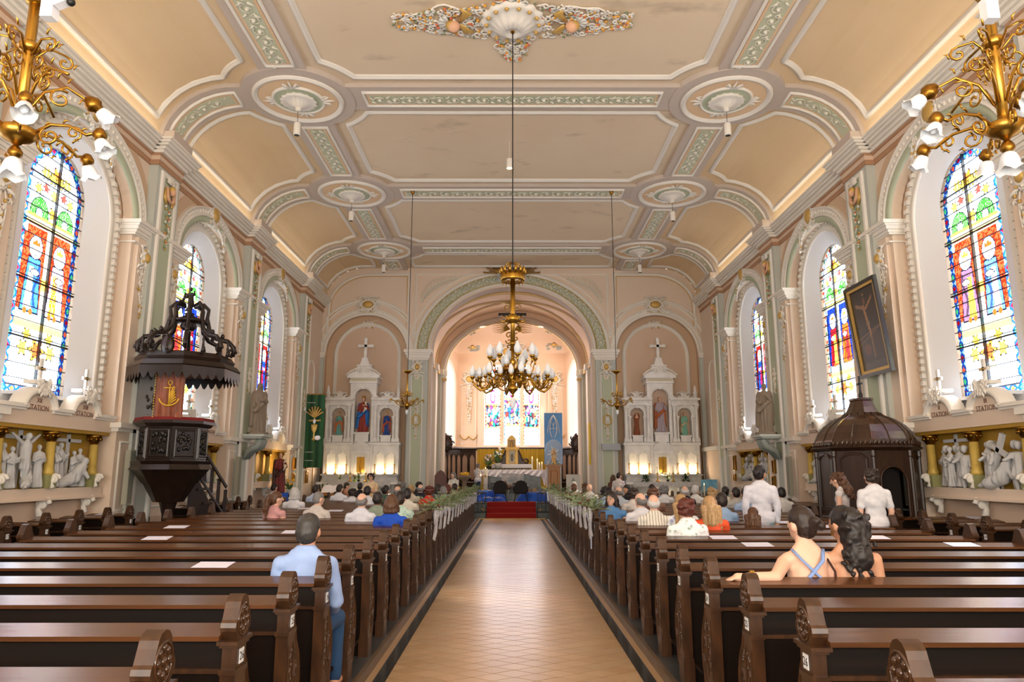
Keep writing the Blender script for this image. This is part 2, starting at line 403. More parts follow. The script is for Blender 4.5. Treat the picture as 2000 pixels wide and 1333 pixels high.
# ribs: raised lilac bands, each its own trim
HR = 0.10; RW = 0.5; MX = 4.87
def strip(mb, t0, t1, y0, y1, h, n=None, mi=None):
    """raised band on the ceiling surface between t0..t1, y0..y1"""
    n = n or max(1, int(abs(t1-t0)/0.3)); vs = []
    for i in range(n+1):
        t = t0+(t1-t0)*i/n
        vs += [SP(t, y0, 0), SP(t, y0, h), SP(t, y1, h), SP(t, y1, 0)]
    fs = []
    for i in range(n):
        for j in range(3): fs.append((i*4+j, i*4+j+1, i*4+5+j, i*4+4+j))
    fs += [(0, 3, 2, 1), (n*4, n*4+1, n*4+2, n*4+3)]
    mb.add(vs, fs, mi)
def scrolls(mb, path, up, wid, pitch, seed=0, r=0.016):
    """running acanthus scroll: alternating spirals with leaves along a path; path(d)->(P, tangent, side)"""
    d, total = 0.0, path(None); k = 0
    while d < total-pitch*0.5:
        P, T, S, Nn = path(d+pitch*.5); sg = 1 if k % 2 == 0 else -1
        c = P+Nn*up
        pts = [c+T*(-pitch*.62)+S*(-sg*wid*.28)]+spiral(c, wid*.40, wid*.10, pi if sg > 0 else pi, 1.15, 9, T, S*sg)
        mb.tube([pts[0]]+pts[1:], [r*.8]+[r*(1-.05*i) for i in range(len(pts)-1)], 4)
        mb.ell(c, (wid*.13,)*3, 6)
        for q in (-.55, .5):
            b = c+T*(pitch*q)+S*(sg*wid*.2); mb.tube([b, b+T*pitch*.16+S*sg*wid*.12, b+T*pitch*.26+S*sg*wid*.30], [r*1.7, r*1.5, r*.3], 4)
        d += pitch; k += 1
def spath_t(t0, t1, y):       # along the cross-section direction
    L_ = abs(t1-t0); sg = 1 if t1 > t0 else -1
    def f(d):
        if d is None: return L_
        t = t0+sg*d; p = SP(t, y); q = SP(t+sg*.02, y); return p, (q-p).normalized(), Vector((0, 1, 0)), SN(t)
    return f
def spath_y(y0, y1, t):
    def f(d):
        if d is None: return y1-y0
        return SP(t, y0+d), Vector((0, 1, 0)), Vector((1, 0, 0)), SN(t)
    return f
def frieze(parent, fn_rect, t0, t1, y0, y1, along):
    """recessed green frieze with white frame and relief, on a raised rib"""
    poly = [(t0, y0), (t1, y0), (t1, y1), (t0, y1)]
    a = MB(); strip(a, t0+.05, t1-.05, y0+.05, y1-.05, HR+.012); a.build('apricot_border', APRI, parent)
    m = 0.11; g = MB(); strip(g, t0+m, t1-m, y0+m, y1-m, HR+.018); g.build('green_panel', FRIEZE, parent)
    w = MB(); on_ceiling(w, poly, half(.07, .05), True, HR); w.build('frame_moulding', WHITEP, parent, True)
    r = MB()
    if along == 't': scrolls(r, spath_t(t0+m+.05, t1-m-.05, (y0+y1)/2), HR+.035, (y1-y0)-2*m, 0.34)
    else: scrolls(r, spath_y(y0+m+.05, y1-m-.05, (t0+t1)/2), HR+.035, (t1-t0)-2*m, 0.34)
    r.build('scroll_relief', RELIEF, parent, True, kind='stuff')
tn = 5
for y in YP[2:]:
    rib = empty('trim_%d' % tn, kind='structure'); tn += 1
    b = MB(); strip(b, -8.45, 8.45, y-RW, y+RW, HR); b.build('rib_band', LILAC, rib)
    frieze(rib, None, -3.35, 3.35, y-.29, y+.29, 't')
    for s in (-1, 1): frieze(rib, None, *sorted((s*6.25, s*8.1)), y-.29, y+.29, 't')
for s in (-1, 1):
    rib = empty('trim_%d' % tn, kind='structure'); tn += 1
    segs = [(-2, YP[2])]+list(zip(YP[2:-1], YP[3:]))+[(YP[-1], YA)]
    b = MB(); strip(b, s*MX-RW, s*MX+RW, -4, YA, HR-.004, 2); b.build('rib_band', LILAC, rib)
    for a, c in segs[1:]:
        frieze(rib, None, s*MX-.29, s*MX+.29, a+1.35, (c-1.35 if c < YA else c-.25), 'y')
# medallions where ribs cross
def disc(mb, t, y, r, h, n=40, mi=None):
    vs = [SP(t, y, h)]; fs = []
    for i in range(n): a = 2*pi*i/n; vs += [SP(t+r*cos(a), y+r*sin(a), h), SP(t+r*cos(a), y+r*sin(a), 0)]
    for i in range(n): j = (i+1) % n; fs += [(0, 1+2*i, 1+2*j), (1+2*i, 2+2*i, 2+2*j, 1+2*j)]
    mb.add(vs, fs, mi)
def circ(t, y, r, n=40): return [(t+r*cos(2*pi*i/n), y+r*sin(2*pi*i/n)) for i in range(n)]
for y in YP[2:]:
    for s in (-1, 1):
        t = s*MX; md = empty('trim_%d' % tn, kind='structure'); tn += 1
        m = MB(); disc(m, t, y, 1.27, HR+.02); m.build('lilac_disc', LILAC, md)
        m = MB(); c = circ(t, y, .95); m.sweep([SP(a, b, HR+.02) for a, b in c], (0, 0, -1), prof(.13, .07), True); m.build('ring_moulding', WHITEP, md, True)
        m = MB(); disc(m, t, y, .88, HR+.03); m.build('apricot_field', APRI, md)
        m = MB(); disc(m, t, y, .56, HR+.05); m.build('green_field', GREEN, md)
        m = MB(); c = circ(t, y, .56, 28); m.sweep([SP(a, b, HR+.03) for a, b in c], (0, 0, -1), half(.07, .05), True)
        for k in range(4):
            a = k*pi/2; c0 = SP(t+.66*cos(a), y+.66*sin(a), HR+.05)
            X = Vector((cos(a), sin(a), 0)); Yv = Vector((-sin(a), cos(a), 0))
            for q in (-1, 0, 1): m.tube([c0-X*.1+Yv*q*.05, c0+Yv*q*.12, c0+X*(.16 if q == 0 else .06)+Yv*q*.16], [.035, .03, .008], 5)
            m.tube(spiral(c0-X*.04+Yv*.12, .08, .02, 0, .9, 8, X, Yv), .014, 4); m.tube(spiral(c0-X*.04-Yv*.12, .08, .02, 0, .9, 8, X, -Yv), .014, 4)
        m.build('leaf_ring', WHITEP, md, True)
        m = MB(); p0 = SP(t, y, HR+.05); m.M = Matrix.Translation(p0) @ Matrix.Rotation(pi, 4, 'X')
        m.lathe([(.38, 0), (.40, .05), (.34, .07), (.26, .05), (.18, .10), (.08, .16), (.05, .2)], 48, flute=16, fd=.05); m.lathe([(.07, .17), (.06, .24), (.02, .26)], 10); m.build('shell_rosette', WHITEP, md, True)
# panel mouldings on the ceiling, corners scooped round the medallions
def scoop(t0, t1, y0, y1, R, corners):
    """rectangle with circular bites centred on given medallion points"""
    pts = []
    base = [(t0, y0), (t1, y0), (t1, y1), (t0, y1)]; cs = corners
    for i, c in enumerate(base):
        m = cs[i]
        if m is None: pts.append(c); continue
        dx = sqrt(max(R*R-(c[1]-m[1])**2, 0)); dy = sqrt(max(R*R-(c[0]-m[0])**2, 0))
        sx = 1 if c[0] > m[0] or (t0+t1)/2 > m[0] else -1; sy = 1 if (y0+y1)/2 > m[1] else -1
        A = (m[0]+sx*dx, c[1]); B = (c[0], m[1]+sy*dy)
        aA = atan2(A[1]-m[1], A[0]-m[0]); aB = atan2(B[1]-m[1], B[0]-m[0])
        # order depends on corner
        if i in (0, 2): aS, aE = aB, aA
        else: aS, aE = aA, aB
        while aE-aS > pi: aE -= 2*pi
        while aE-aS < -pi: aE += 2*pi
        pts += [(m[0]+R*cos(aS+(aE-aS)*k/8), m[1]+R*sin(aS+(aE-aS)*k/8)) for k in range(9)]
    return pts
for (ya, yb) in [(3.75, YP[2])]+list(zip(YP[2:-1], YP[3:]))+[(YP[-1], None)]:
    pm = empty('trim_%d' % tn, kind='structure'); tn += 1
    y0 = ya+.78; y1 = (yb-.78) if yb else YA-.35
    R = 1.62
    cor = lambda m: [(-m, ya), (m, ya), (m, yb), (-m, yb)] if yb else [(-m, ya), (m, ya), None, None]
    w = MB(); poly = scoop(-4.05, 4.05, y0, y1, R, cor(MX)); on_ceiling(w, poly, prof(.13, .07)); w.build('panel_moulding', WHITEP, pm, True)
    for s in (-1, 1):
        a, b = (5.68, 8.0)
        if s > 0: poly = scoop(a, b, y0, y1, R, [(MX, ya), None, None, (MX, yb) if yb else None])
        else: poly = scoop(-b, -a, y0, y1, R, [None, (-MX, ya), (-MX, yb) if yb else None, None])
        # scooped lower corners
        w = MB(); on_ceiling(w, poly, prof(.13, .07)); w.build('cove_panel_moulding', WHITEP, pm, True)
# ---------------- side walls ----------------
XP_, XW_, XR = 7.65, 7.85, 8.08      # pilaster face, wall face, recess face
def ell_arch(yc, a, z0, b, n=20): return [(yc-a*cos(pi*i/n), z0+b*sin(pi*i/n)) for i in range(n+1)]
def opening(yc, a, zb, z0, b, n=20): return [(yc-a, zb)]+ell_arch(yc, a, z0, b, n)+[(yc+a, zb)]
WINZ0, WINB, WINA = 6.62, 1.3, 1.30      # splay opening
GA, GZ0, GB, GZB, XG = 0.80, 6.75, 0.85, 3.08, 8.30   # glass
ORN_LEAF = mat('gilded_relief', (222, 190, 130), 0.5, 0.2)
def leaf_spray(mb, c, X, Z, N, h, w, seed, n=26, r=0.018):
    """rocaille ornament: a tapering tangle of C-scrolls, buds and leaves hanging from c"""
    q = random.Random(seed); c = Vector(c); X = Vector(X); Z = Vector(Z); N = Vector(N)
    for sg in (-1, 1):
        for i in range(n):
            t = i/n; wz = w*(1-t)**.8*(0.55+.45*abs(sin(t*9)))
            p = c+Z*(-h*t)+X*(sg*wz*(.25+.7*q.random()))+N*.02
            if i % 3 == 0: mb.tube(spiral(p, w*.20*(1-.6*t)+.02, .01, q.random()*6, .9, 7, X*sg, Z), r*.75, 4, 0)
            elif i % 3 == 1: mb.ell(p, (r*1.5, r*1.5, r*2.2), 5, 0 if q.random() < .6 else 1)
            else:
                d = X*(sg*.09*q.random())+Z*(-.10); mb.tube([p, p+d*.6+X*sg*.03, p+d], [r*.5, r*1.2, r*.3], 4, 1 if q.random() < .4 else 0)
        mb.tube([c+Z*(-h*k/8)+X*(sg*w*.62*sin(pi*(k/8)**.8)*(1-.3*k/8))+N*.02 for k in range(9)], [r*.9]*8+[r*.3], 4, 0)
    mb.tube([c+N*.015, c-Z*h+N*.015], [r, r*.3], 4, 0)
def cartouche(mb, c, X, Z, N, w, h, seed):
    """shield cartouche with gilt boss in a scrolled frame; material 0 white, 1 gilt, 2 green"""
    q = random.Random(seed); c = Vector(c); X = Vector(X); Z = Vector(Z); N = Vector(N)
    R = Matrix((X, N, Z)).transposed()
    mb.ell(c+N*.05, (w*.30, .07, h*.33), 12, 1, rot=R)
    mb.tube([c+X*(w*.36*cos(a))+Z*(h*.40*sin(a))+N*.04 for a in [2*pi*k/20 for k in range(20)]], .035, 6, 0, closed=True)
    for k in range(16):
        a = 2*pi*k/16+.2; p = c+X*(w*.50*cos(a))+Z*(h*.52*sin(a))+N*.03
        mb.tube(spiral(p, w*.15, .015, a, 1.0 if k % 2 else -1.0, 8, X, Z), .025, 4, 0)
        if k % 2: mb.ell(p+N*.03, .03, 6, 1 if k % 4 == 1 else 0)
    for sg in (-1, 1):
        mb.tube([c+X*(sg*w*.4)+Z*h*.45+N*.03, c+X*(sg*w*.62)+Z*h*.62+N*.03, c+X*(sg*w*.3)+Z*h*.75+N*.04, c+Z*h*.6+N*.04], [.03, .035, .03, .015], 5, 0)
        mb.tube([c+X*(sg*w*.3)-Z*h*.5+N*.03, c+X*(sg*w*.75)-Z*h*.62+N*.03, c+X*(sg*w*.95)-Z*h*.85+N*.03], [.03, .03, .01], 5, 0)
ORN = [WHITEP, GOLDP, LEAFS, mat('coral_flower', (214, 112, 70), .6), mat('skin_plaster', (226, 176, 142), .7)]
def side_wall(s):
    nm = 'left' if s < 0 else 'right'
    w = empty('wall_'+nm, kind='structure')
    N = Vector((-s, 0, 0)); F = lambda x: (s*x, 0, 0)
    def plate(outline, x, d, name, m, parent=w, holes=(), mb=None):
        own = mb is None; mb = mb or MB()
        # X axis = +y for both; thickness towards the room
        if s < 0: mb.prism(outline, d, (s*x, 0, 0), (0, 1, 0), (0, 0, 1), holes=holes)
        else: mb.prism([(-p[0], p[1]) for p in reversed(outline)], d, (s*x, 0, 0), (0, -1, 0), (0, 0, 1), holes=[[(-p[0], p[1]) for p in h] for h in holes])
        return mb.build(name, m, parent) if own else mb
    # recess wall with window openings (masonry)
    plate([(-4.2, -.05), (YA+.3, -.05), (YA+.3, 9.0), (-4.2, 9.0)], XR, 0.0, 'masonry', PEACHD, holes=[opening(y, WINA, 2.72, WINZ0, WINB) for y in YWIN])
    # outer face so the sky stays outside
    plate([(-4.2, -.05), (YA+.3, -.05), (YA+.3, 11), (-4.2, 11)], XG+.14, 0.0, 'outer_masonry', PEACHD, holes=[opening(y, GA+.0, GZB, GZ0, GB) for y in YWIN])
    # front wall face with blind arches
    for i, y in enumerate(YWIN):
        a, b = YP[i+1], YP[i+2]
        if i == 3: b = YP[5]
        hole_a, hole_b = 1.72, 1.22
        out = [(a, 6.88)]+[(y-hole_a, 6.88)]+ell_arch(y, hole_a, 6.88, hole_b, 22)[1:-1]+[(y+hole_a, 6.88), (b, 6.88), (b, 8.5), (a, 8.5)]
        plate(out, XR-.02, XR-.02-XW_, 'arch_wall', PEACH)
        for sg in (-1, 1):   # piers
            y0, y1 = (y+sg*1.72, y+sg*2.12)
            yy0, yy1 = min(y0, y1), max(y0, y1)
            m = MB(); m.b2(s*XR, s*(XW_-.02), *((yy0, b-.35) if sg > 0 else (a+.35, yy1)), 2.7, 6.62); m.build('pier', PEACH, w)
            m = MB(); m.b2(s*XR, s*(XW_-.10), yy0+(.12 if sg > 0 else .0), yy1+(.42 if sg > 0 else 0)-(.12 if sg < 0 else 0)-(0 if sg > 0 else -.0), 2.7, 6.6) if sg > 0 else m.b2(s*XR, s*(XW_-.10), y-2.54, y-1.84, 2.7, 6.6); m.build('pier_front', PEACH, w)
            cc = (y+1.66, y+2.58) if sg > 0 else (y-2.58, y-1.66)
            m = MB()
            for z0, z1, e in ((6.58, 6.62, .02), (6.62, 6.68, .05), (6.68, 6.76, .09), (6.76, 6.80, .12), (6.80, 6.88, .16)):
                m.b2(s*XR, s*(XW_-.10-e), cc[0]-e*.6, cc[1]+e*.6, z0, z1)
            m.build('capital', WHITEP, w)
            m = MB(); m.b2(s*XR, s*(XW_-.115), cc[0]+.02, cc[1]-.02, 6.42, 6.45); m.build('necking', WHITEP, w)
            # pendant ornament on the pier
            m = MB(); yc = (cc[0]+cc[1])/2+.02*sg; X = (0, 1, 0)
            cartouche(m, (s*(XW_-.10), yc, 6.2), X, (0, 0, 1), N, .34, .34, 11); leaf_spray(m, (s*(XW_-.10), yc, 6.1), X, (0, 0, 1), N, 1.15, .26, 5+i, 30)
            m.build('pier_ornament', ORN, w, True, kind='stuff')
            # pedestal
            m = MB(); m.b2(s*XR, s*(XW_-.14), cc[0]+.0, cc[1]-.0, 0, 2.55); m.build('pedestal', PEACH, w)
            m = MB(); m.b2(s*XR, s*(XW_-.2), cc[0]-.06, cc[1]+.06, 2.55, 2.62); m.b2(s*XR, s*(XW_-.28), cc[0]-.12, cc[1]+.12, 2.62, 2.72); m.build('pedestal_cap', WHITEP, w)
            m = MB(); m.b2(s*XR, s*(XW_-.2), cc[0]-.03, cc[1]+.03, 0, 0.85); m.build('plinth', PEACHD, w)
            m = MB(); pp = [(s*(XW_-.14), q, z) for q, z in ((cc[0]+.15, 1.05), (cc[1]-.15, 1.05), (cc[1]-.15, 2.35), (cc[0]+.15, 2.35))]
            m.sweep(pp, N, half(.05, .03), True); m.build('pedestal_panel', WHITEP, w, True)
        # soffit band under the arch (brown paint) and the outer trims
        m = MB(); c = ell_arch(y, 1.75, 6.88, 1.25, 26); m.sweep([(s*XW_, p, z) for p, z in c], N, flatp(.02, .0)) if 0 else None
        m = MB(); c = ell_arch(y, 1.80, 6.88, 1.30, 28); m.sweep([(s*XW_, p, z) for p, z in c], N, [(-.09, 0), (-.09, .05), (.09, .05), (.09, 0)]); m.build('green_arch_band', GREEN, w, True)
        m = MB(); c = ell_arch(y, 1.99, 6.88, 1.49, 30); m.sweep([(s*XW_, p, z) for p, z in c], N, [(-.12, 0), (-.12, .08), (-.09, .09), (-.08, .04), (.06, .05), (.08, .09), (.12, .09), (.12, 0)]); m.build('arch_moulding', WHITEP, w, True)
        m = MB(); cc_ = ell_arch(y, 1.985, 6.88, 1.485, 40)
        for q, z in cc_[1:-1]: m.ell((s*(XW_-.06), q, z), (.035, .042, .05), 6)
        m.build('egg_and_dart', WHITEP, w, True, kind='stuff')
        m = MB(); c = ell_arch(y, 2.28, 6.95, 1.70, 26); m.sweep([(s*XW_, p, z) for p, z in c], N, [(-.14, 0), (-.14, .012), (.14, .012), (.14, 0)]); m.build('tan_arch_band', TAN, w)  # flat tan band outside the arch moulding
        # keystone cartouche
        m = MB(); cartouche(m, (s*(XW_-.02), y, 8.42), (0, 1, 0), (0, 0, 1), N, .62, .62, i); leaf_spray(m, (s*(XW_-.03), y+.55, 8.15), (0, .8, .3), (0, -.3, .9), N, .6, .16, i, 14); m.build('keystone_cartouche', ORN, w, True, kind='stuff')
        # bead trim round the window
        m = MB(); o = opening(y, WINA+.14, 2.85, WINZ0, WINB+.14, 26); m.sweep([(s*XR, p, z) for p, z in o], N, [(-.15, 0), (-.15, .03), (-.10, .06), (-.06, .02), (.05, .02), (.07, .05), (.15, .03), (.15, 0)])
        m.build('window_moulding', WHITEP, w, True)
        m = MB(); dd = dens(opening(y, WINA+.20, 2.9, WINZ0, WINB+.20, 26), .14, False)
        for q, z in dd: m.box((s*(XR-.05), q, z), (.09, .085, .085))
        m.build('bead_course', WHITEP, w, kind='stuff')
        # splayed reveal
        m = MB(); o1 = opening(y, WINA, 2.72, WINZ0, WINB, 26); o2 = opening(y, GA, GZB, GZ0, GB, 26); k = len(o1)
        m.add([(s*XR, p, z) for p, z in o1]+[(s*XG, p, z) for p, z in o2], [(i_, i_+1, k+i_+1, k+i_) for i_ in range(k-1)]+[(0, k, 2*k-1, k-1)])
        m.build('splayed_reveal', REVEAL, w, True)
    # plain wall bands above the blind arches' level and at the ends
    m = MB(); m.b2(s*XR, s*XW_, -4.2, YP[1], 2.7, 8.6); m.b2(s*XR, s*XW_, YP[5], YA, 0, 8.6); m.build('end_wall_face', PEACH, w)
    # end bay: little round-headed blind niche moulding
    m = MB(); o = opening(27.6, .42, 2.9, 5.6, .5, 12); m.sweep([(s*XW_, p, z) for p, z in o], N, half(.07, .04)); m.build('blind_niche_moulding', WHITEP, w, True)
    m = MB(); m.b2(s*XW_, s*(XW_-.18), 26.7, 28.6, 0, 2.6); m.build('end_pedestal', PEACH, w); m = MB(); m.b2(s*XW_, s*(XW_-.28), 26.6, 28.7, 2.6, 2.75); m.build('end_pedestal_cap', WHITEP, w)
    # entablature
    m = MB(); m.b2(s*XR, s*(XW_-.03), -4.2, YA, 8.32, 8.42); m.build('brown_band_lower', BROWN, w)
    m = MB(); m.b2(s*XR, s*(XW_-.05), -4.2, YA, 8.42, 8.52); m.build('peach_fascia', PEACHD, w)
    m = MB(); m.b2(s*XR, s*(XW_-.08), -4.2, YA, 8.52, 8.57); m.build('brown_band_upper', BROWN, w)
    m = MB()
    for z0, z1, e in ((8.57, 8.64, .12), (8.64, 8.70, .18), (8.70, 8.75, .26), (8.75, 8.81, .32), (8.81, 8.86, .36)): m.b2(s*XR, s*(XW_-e), -4.2, YA, z0, z1)
    m.build('cornice', WHITEP, w)
    for i, y in enumerate(YP[1:]):
        # pilaster: grey sides, white frame, green inset, breaks the cornice
        m = MB(); m.b2(s*XR, s*XP_, y-.5, y+.5, 0, 8.32); m.build('pilaster', GREYP, w)
        m = MB(); m.b2(s*XP_, s*(XP_-.015), y-.27, y+.27, 2.3, 8.15); m.build('pilaster_green_panel', GREEN, w)
        m = MB(); m.sweep([(s*XP_, y+q, z) for q, z in ((-.31, .5), (-.31, 8.2), (.31, 8.2), (.31, .5))], N, [(-.06, 0), (-.04, .05), (.03, .05), (.06, .02), (.06, 0)], True); m.build('pilaster_frame', WHITEP, w)
        m = MB(); m.b2(s*XR, s*(XP_-.02), y-.54, y+.54, 8.32, 8.42); m.b2(s*XR, s*(XP_-.05), y-.56, y+.56, 8.52, 8.57); m.build('pilaster_brown_band', BROWN, w)
        m = MB(); m.b2(s*XR, s*(XP_-.04), y-.55, y+.55, 8.42, 8.52); m.build('pilaster_fascia', PEACHD, w)
        m = MB()
        for z0, z1, e in ((8.57, 8.64, .12), (8.64, 8.70, .18), (8.70, 8.75, .26), (8.75, 8.81, .32), (8.81, 8.86, .36)): m.b2(s*XR, s*(XP_-e), y-.5-e*.7, y+.5+e*.7, z0, z1)
        m.build('pilaster_cornice', WHITEP, w)
        m = MB(); m.box((s*(XP_-.0), y, 9.0), (.5, .9, .28)); m.build('rib_foot', LILAC, w)
        # angel head with flower drop
        m = MB(); c = Vector((s*(XP_-.02), y, 8.0)); X = Vector((0, 1, 0)); Z = Vector((0, 0, 1))
        for k in range(9): a = pi*k/8; m.tube([c+Z*.05+N*.05, c+X*(.17*cos(a))+Z*(.08+.16*sin(a))+N*.04], [.035, .02], 5, 0)
        m.ell(c-Z*.12+N*.09, (.075, .07, .09), 8, 4); m.ell(c-Z*.07+N*.07, (.085, .08, .09), 8, 1)
        for sg in (-1, 1):
            m.tube([c-Z*.05+X*sg*.15+N*.03, c-Z*.28+X*sg*.14+N*.05, c-Z*.38+N*.06], [.04, .045, .04], 6, 4)
            m.tube([c-Z*.1+X*sg*.19+N*.02, c-Z*.3+X*sg*.2+N*.02, c-Z*.45+X*sg*.1+N*.03], [.03, .05, .02], 5, 1)
        q = random.Random(y)
        for k in range(34):
            t = k/34; p = c-Z*(.45+1.0*t)+X*((q.random()-.5)*.26*(1-.6*t))+N*.03; m.ell(p, (.025, .028, .032), 5, (2, 0, 2, 1, 3, 0)[k % 6])
        m.build('angel_and_flower_drop', ORN, w, True, kind='stuff')
        m = MB(); leaf_spray(m, (s*(XP_-.01), y, 4.75), (0, 1, 0), (0, 0, 1), N, .75, .13, 40+i, 14); m.build('lower_ornament', ORN, w, True, kind='stuff')
    return w
for s in (-1, 1): side_wall(s)
mb = MB(); mb.b2(-8.6, 8.6, -4.5, -4.2, -.3, 10.7); mb.build('wall_back', PEACH, kind='structure')
# ================= ARCH WALL, CHANCEL, APSE =================
BX, BY, BZ = Vector((1,0,0)), Vector((0,1,0)), Vector((0,0,1))
FRN = Vector((0,-1,0))                      # faces the nave
def front(mb, outline, y, d, holes=(), mi=None):   # plate facing -y, growing towards the nave
    mb.prism(outline, d, (0, y, 0), BX, BZ, holes=holes, mi=mi)
def xz(pts, y): return [(p[0], y, p[1]) for p in pts]
CA, CZ0, CB = 3.30, 6.72, 2.72               # chancel opening
AX, AA, AZ0, AB = 5.98, 1.70, 6.62, 1.62     # side altar arches
aw = empty('wall_front', kind='structure')
left = [(-XW_-.2, -.05), (-CA, -.05), (-CA, CZ0)]
arch_pts = arc(0, CZ0, CA, CB, 180, 0, 40)
top = []
for i in range(0, 13):
    th = (1-i/12)*pi/2; top.append((T0+EA*sin(th)+(.25 if i == 0 else 0.0), ZS+EB*cos(th)))
outl = [(-8.1, -.05), (-CA, -.05)]+arch_pts+[(CA, -.05), (8.1, -.05), (8.1, ZS)]+[(x, z) for x, z in top]+[(-x, z) for x, z in reversed(top)]+[(-8.1, ZS)]
holes = []
for s in (-1, 1): holes.append([(s*AX-AA, .3)]+arc(s*AX, AZ0, AA, AB, 180, 0, 24)+[(s*AX+AA, .3)])
mb = MB(); front(mb, outl, YA, 0.0, holes); mb.build('arch_wall_face', PEACH, aw)
for s in (-1, 1):
    o = [(s*AX-AA, .3)]+arc(s*AX, AZ0, AA, AB, 180, 0, 24)+[(s*AX+AA, .3)]; k = len(o)
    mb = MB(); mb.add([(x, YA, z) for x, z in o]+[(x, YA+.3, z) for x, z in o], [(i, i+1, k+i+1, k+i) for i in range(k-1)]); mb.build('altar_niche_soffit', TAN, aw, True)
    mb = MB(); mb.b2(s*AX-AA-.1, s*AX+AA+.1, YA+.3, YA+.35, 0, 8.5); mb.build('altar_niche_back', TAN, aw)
    n_ = empty('trim_%d' % tn, kind='structure'); tn += 1
    c = arc(s*AX, AZ0, AA+.12, AB+.12, 180, 0, 30)
    mb = MB(); mb.sweep(xz(c, YA), FRN, [(-.12, 0), (-.12, .06), (-.02, .03), (.04, .03), (.06, .09), (.15, .09), (.15, 0)]); mb.build('altar_arch_moulding', WHITEP, n_, True)
    mb = MB(); mb.sweep(xz(arc(s*AX, AZ0, AA+.03, AB+.03, 180, 0, 30), YA-.005), FRN, flatp(.07, .05)); mb.build('green_arch_line', GREEN, n_, True)
    mb = MB(); mb.sweep(xz(arc(s*AX, AZ0+.1, AA+.36, AB+.42, 172, 8, 30), YA), FRN, half(.08, .05)); mb.build('outer_arch_line', WHITEP, n_, True)
    mb = MB()
    for x, z in arc(s*AX, AZ0, AA+.21, AB+.21, 178, 2, 60): mb.box((x, YA-.05, z), (.055, .05, .055))
    mb.build('dentil_course', WHITEP, n_, kind='stuff')
    mb = MB(); nb = [(s*AX-1.32, 4.6)]+arc(s*AX, 6.55, 1.32, 1.32, 180, 0, 26)+[(s*AX+1.32, 4.6)]; mb.sweep(xz(nb, YA+.30), FRN, prof(.17, .10)); mb.build('niche_moulding', WHITEP, n_, True)
    mb = MB(); mb.prism(nb, .02, (0, YA+.30, 0), BX, BZ); mb.build('niche_field', PEACHD, n_)
    mb = MB(); cartouche(mb, (s*AX, YA-.02, AZ0+AB+.42), BX, BZ, FRN, .72, .46, 3); leaf_spray(mb, (s*AX, YA-.02, AZ0+AB+.30), BX, BZ, FRN, .3, .9, 8, 20); mb.build('arch_crown_ornament', ORN, n_, True, kind='stuff')
    mb = MB(); leaf_spray(mb, (s*AX, YA+.28, 8.0), BX, BZ, FRN, .25, .5, 9, 16, .022); mb.build('niche_crown_ornament', ORN, n_, True, kind='stuff')
    # imposts and pilasters beside the altars
    for x0, x1, in ((s*AX-AA-.34, s*AX-AA-.02), (s*AX+AA+.02, s*AX+AA+.34)):
        mb = MB(); mb.b2(x0, x1, YA, YA-.10, 0, 6.42); mb.build('impost_pilaster', GREYP, n_)
        mb = MB(); mb.b2(x0-.05, x1+.05, YA, YA-.18, 6.50, 6.62); mb.b2(x0-.02, x1+.02, YA, YA-.14, 6.42, 6.50); mb.build('impost_capital', WHITEP, n_)
    # upper wall panel with curved outline
    sg = s; o = [(sg*4.28, 7.15)]+[(sg*4.28, 9.98)]+[(sg*5.9, 9.98)]+[(sg*(5.9+1.72*sin(a)), 8.58+1.40*cos(a)) for a in [pi/2*k/10 for k in range(1, 11)]]+[(sg*7.62, 7.2)]
    low = [(s*AX+sg*(1)*(AA+.52)*cos(radians(a)), AZ0+.1+(AB+.52)*sin(radians(a))) for a in range(40, 141, 10)]
    o2 = [p for p in o]+low
    mb = MB(); mb.sweep(xz(o2, YA), FRN, prof(.10, .05), True); mb.build('wall_panel_moulding', WHITEP, n_, True)
    inner = [(s*AX+(p[0]-s*AX)*.94, 8.6+(p[1]-8.6)*.93) for p in o2]; mb = MB(); mb.sweep(xz(inner, YA), FRN, half(.03, .02), True); mb.build('wall_panel_line', GOLDP, n_, True)
    # spandrel with a palm branch
    mb = MB(); o = [(s*4.0, 7.3), (s*4.0, 9.98), (s*1.15, 9.98)]+[(s*(CA+.92)*cos(radians(a)), CZ0+(CB+.86)*sin(radians(a))) for a in range(64, 8, -6)]
    mb.sweep(xz(o, YA), FRN, half(.06, .04), True); mb.build('spandrel_moulding', WHITEP, n_, True)
    mb = MB(); a = Vector((s*3.75, YA-.03, 8.75)); b = Vector((s*2.25, YA-.03, 9.8)); ctl = Vector((s*3.55, YA-.03, 9.6)); pth = [a*(1-t)**2+ctl*(2*t*(1-t))+b*t*t for t in [k/12 for k in range(13)]]
    mb.tube(pth, .03, 5)
    for k in range(1, 12):
        t_ = (pth[k]-pth[k-1]).normalized(); sd = Vector((t_.z, 0, -t_.x))
        for q in (-1, 1): L_ = .38*(1-abs(k-5)/11); mb.tube([pth[k], pth[k]+t_*L_*.5+sd*q*L_*.5, pth[k]+t_*L_+sd*q*L_*.55], [.02, .035, .006], 5, flat=.5)
    mb.build('palm_branch', RELIEF, n_, True)
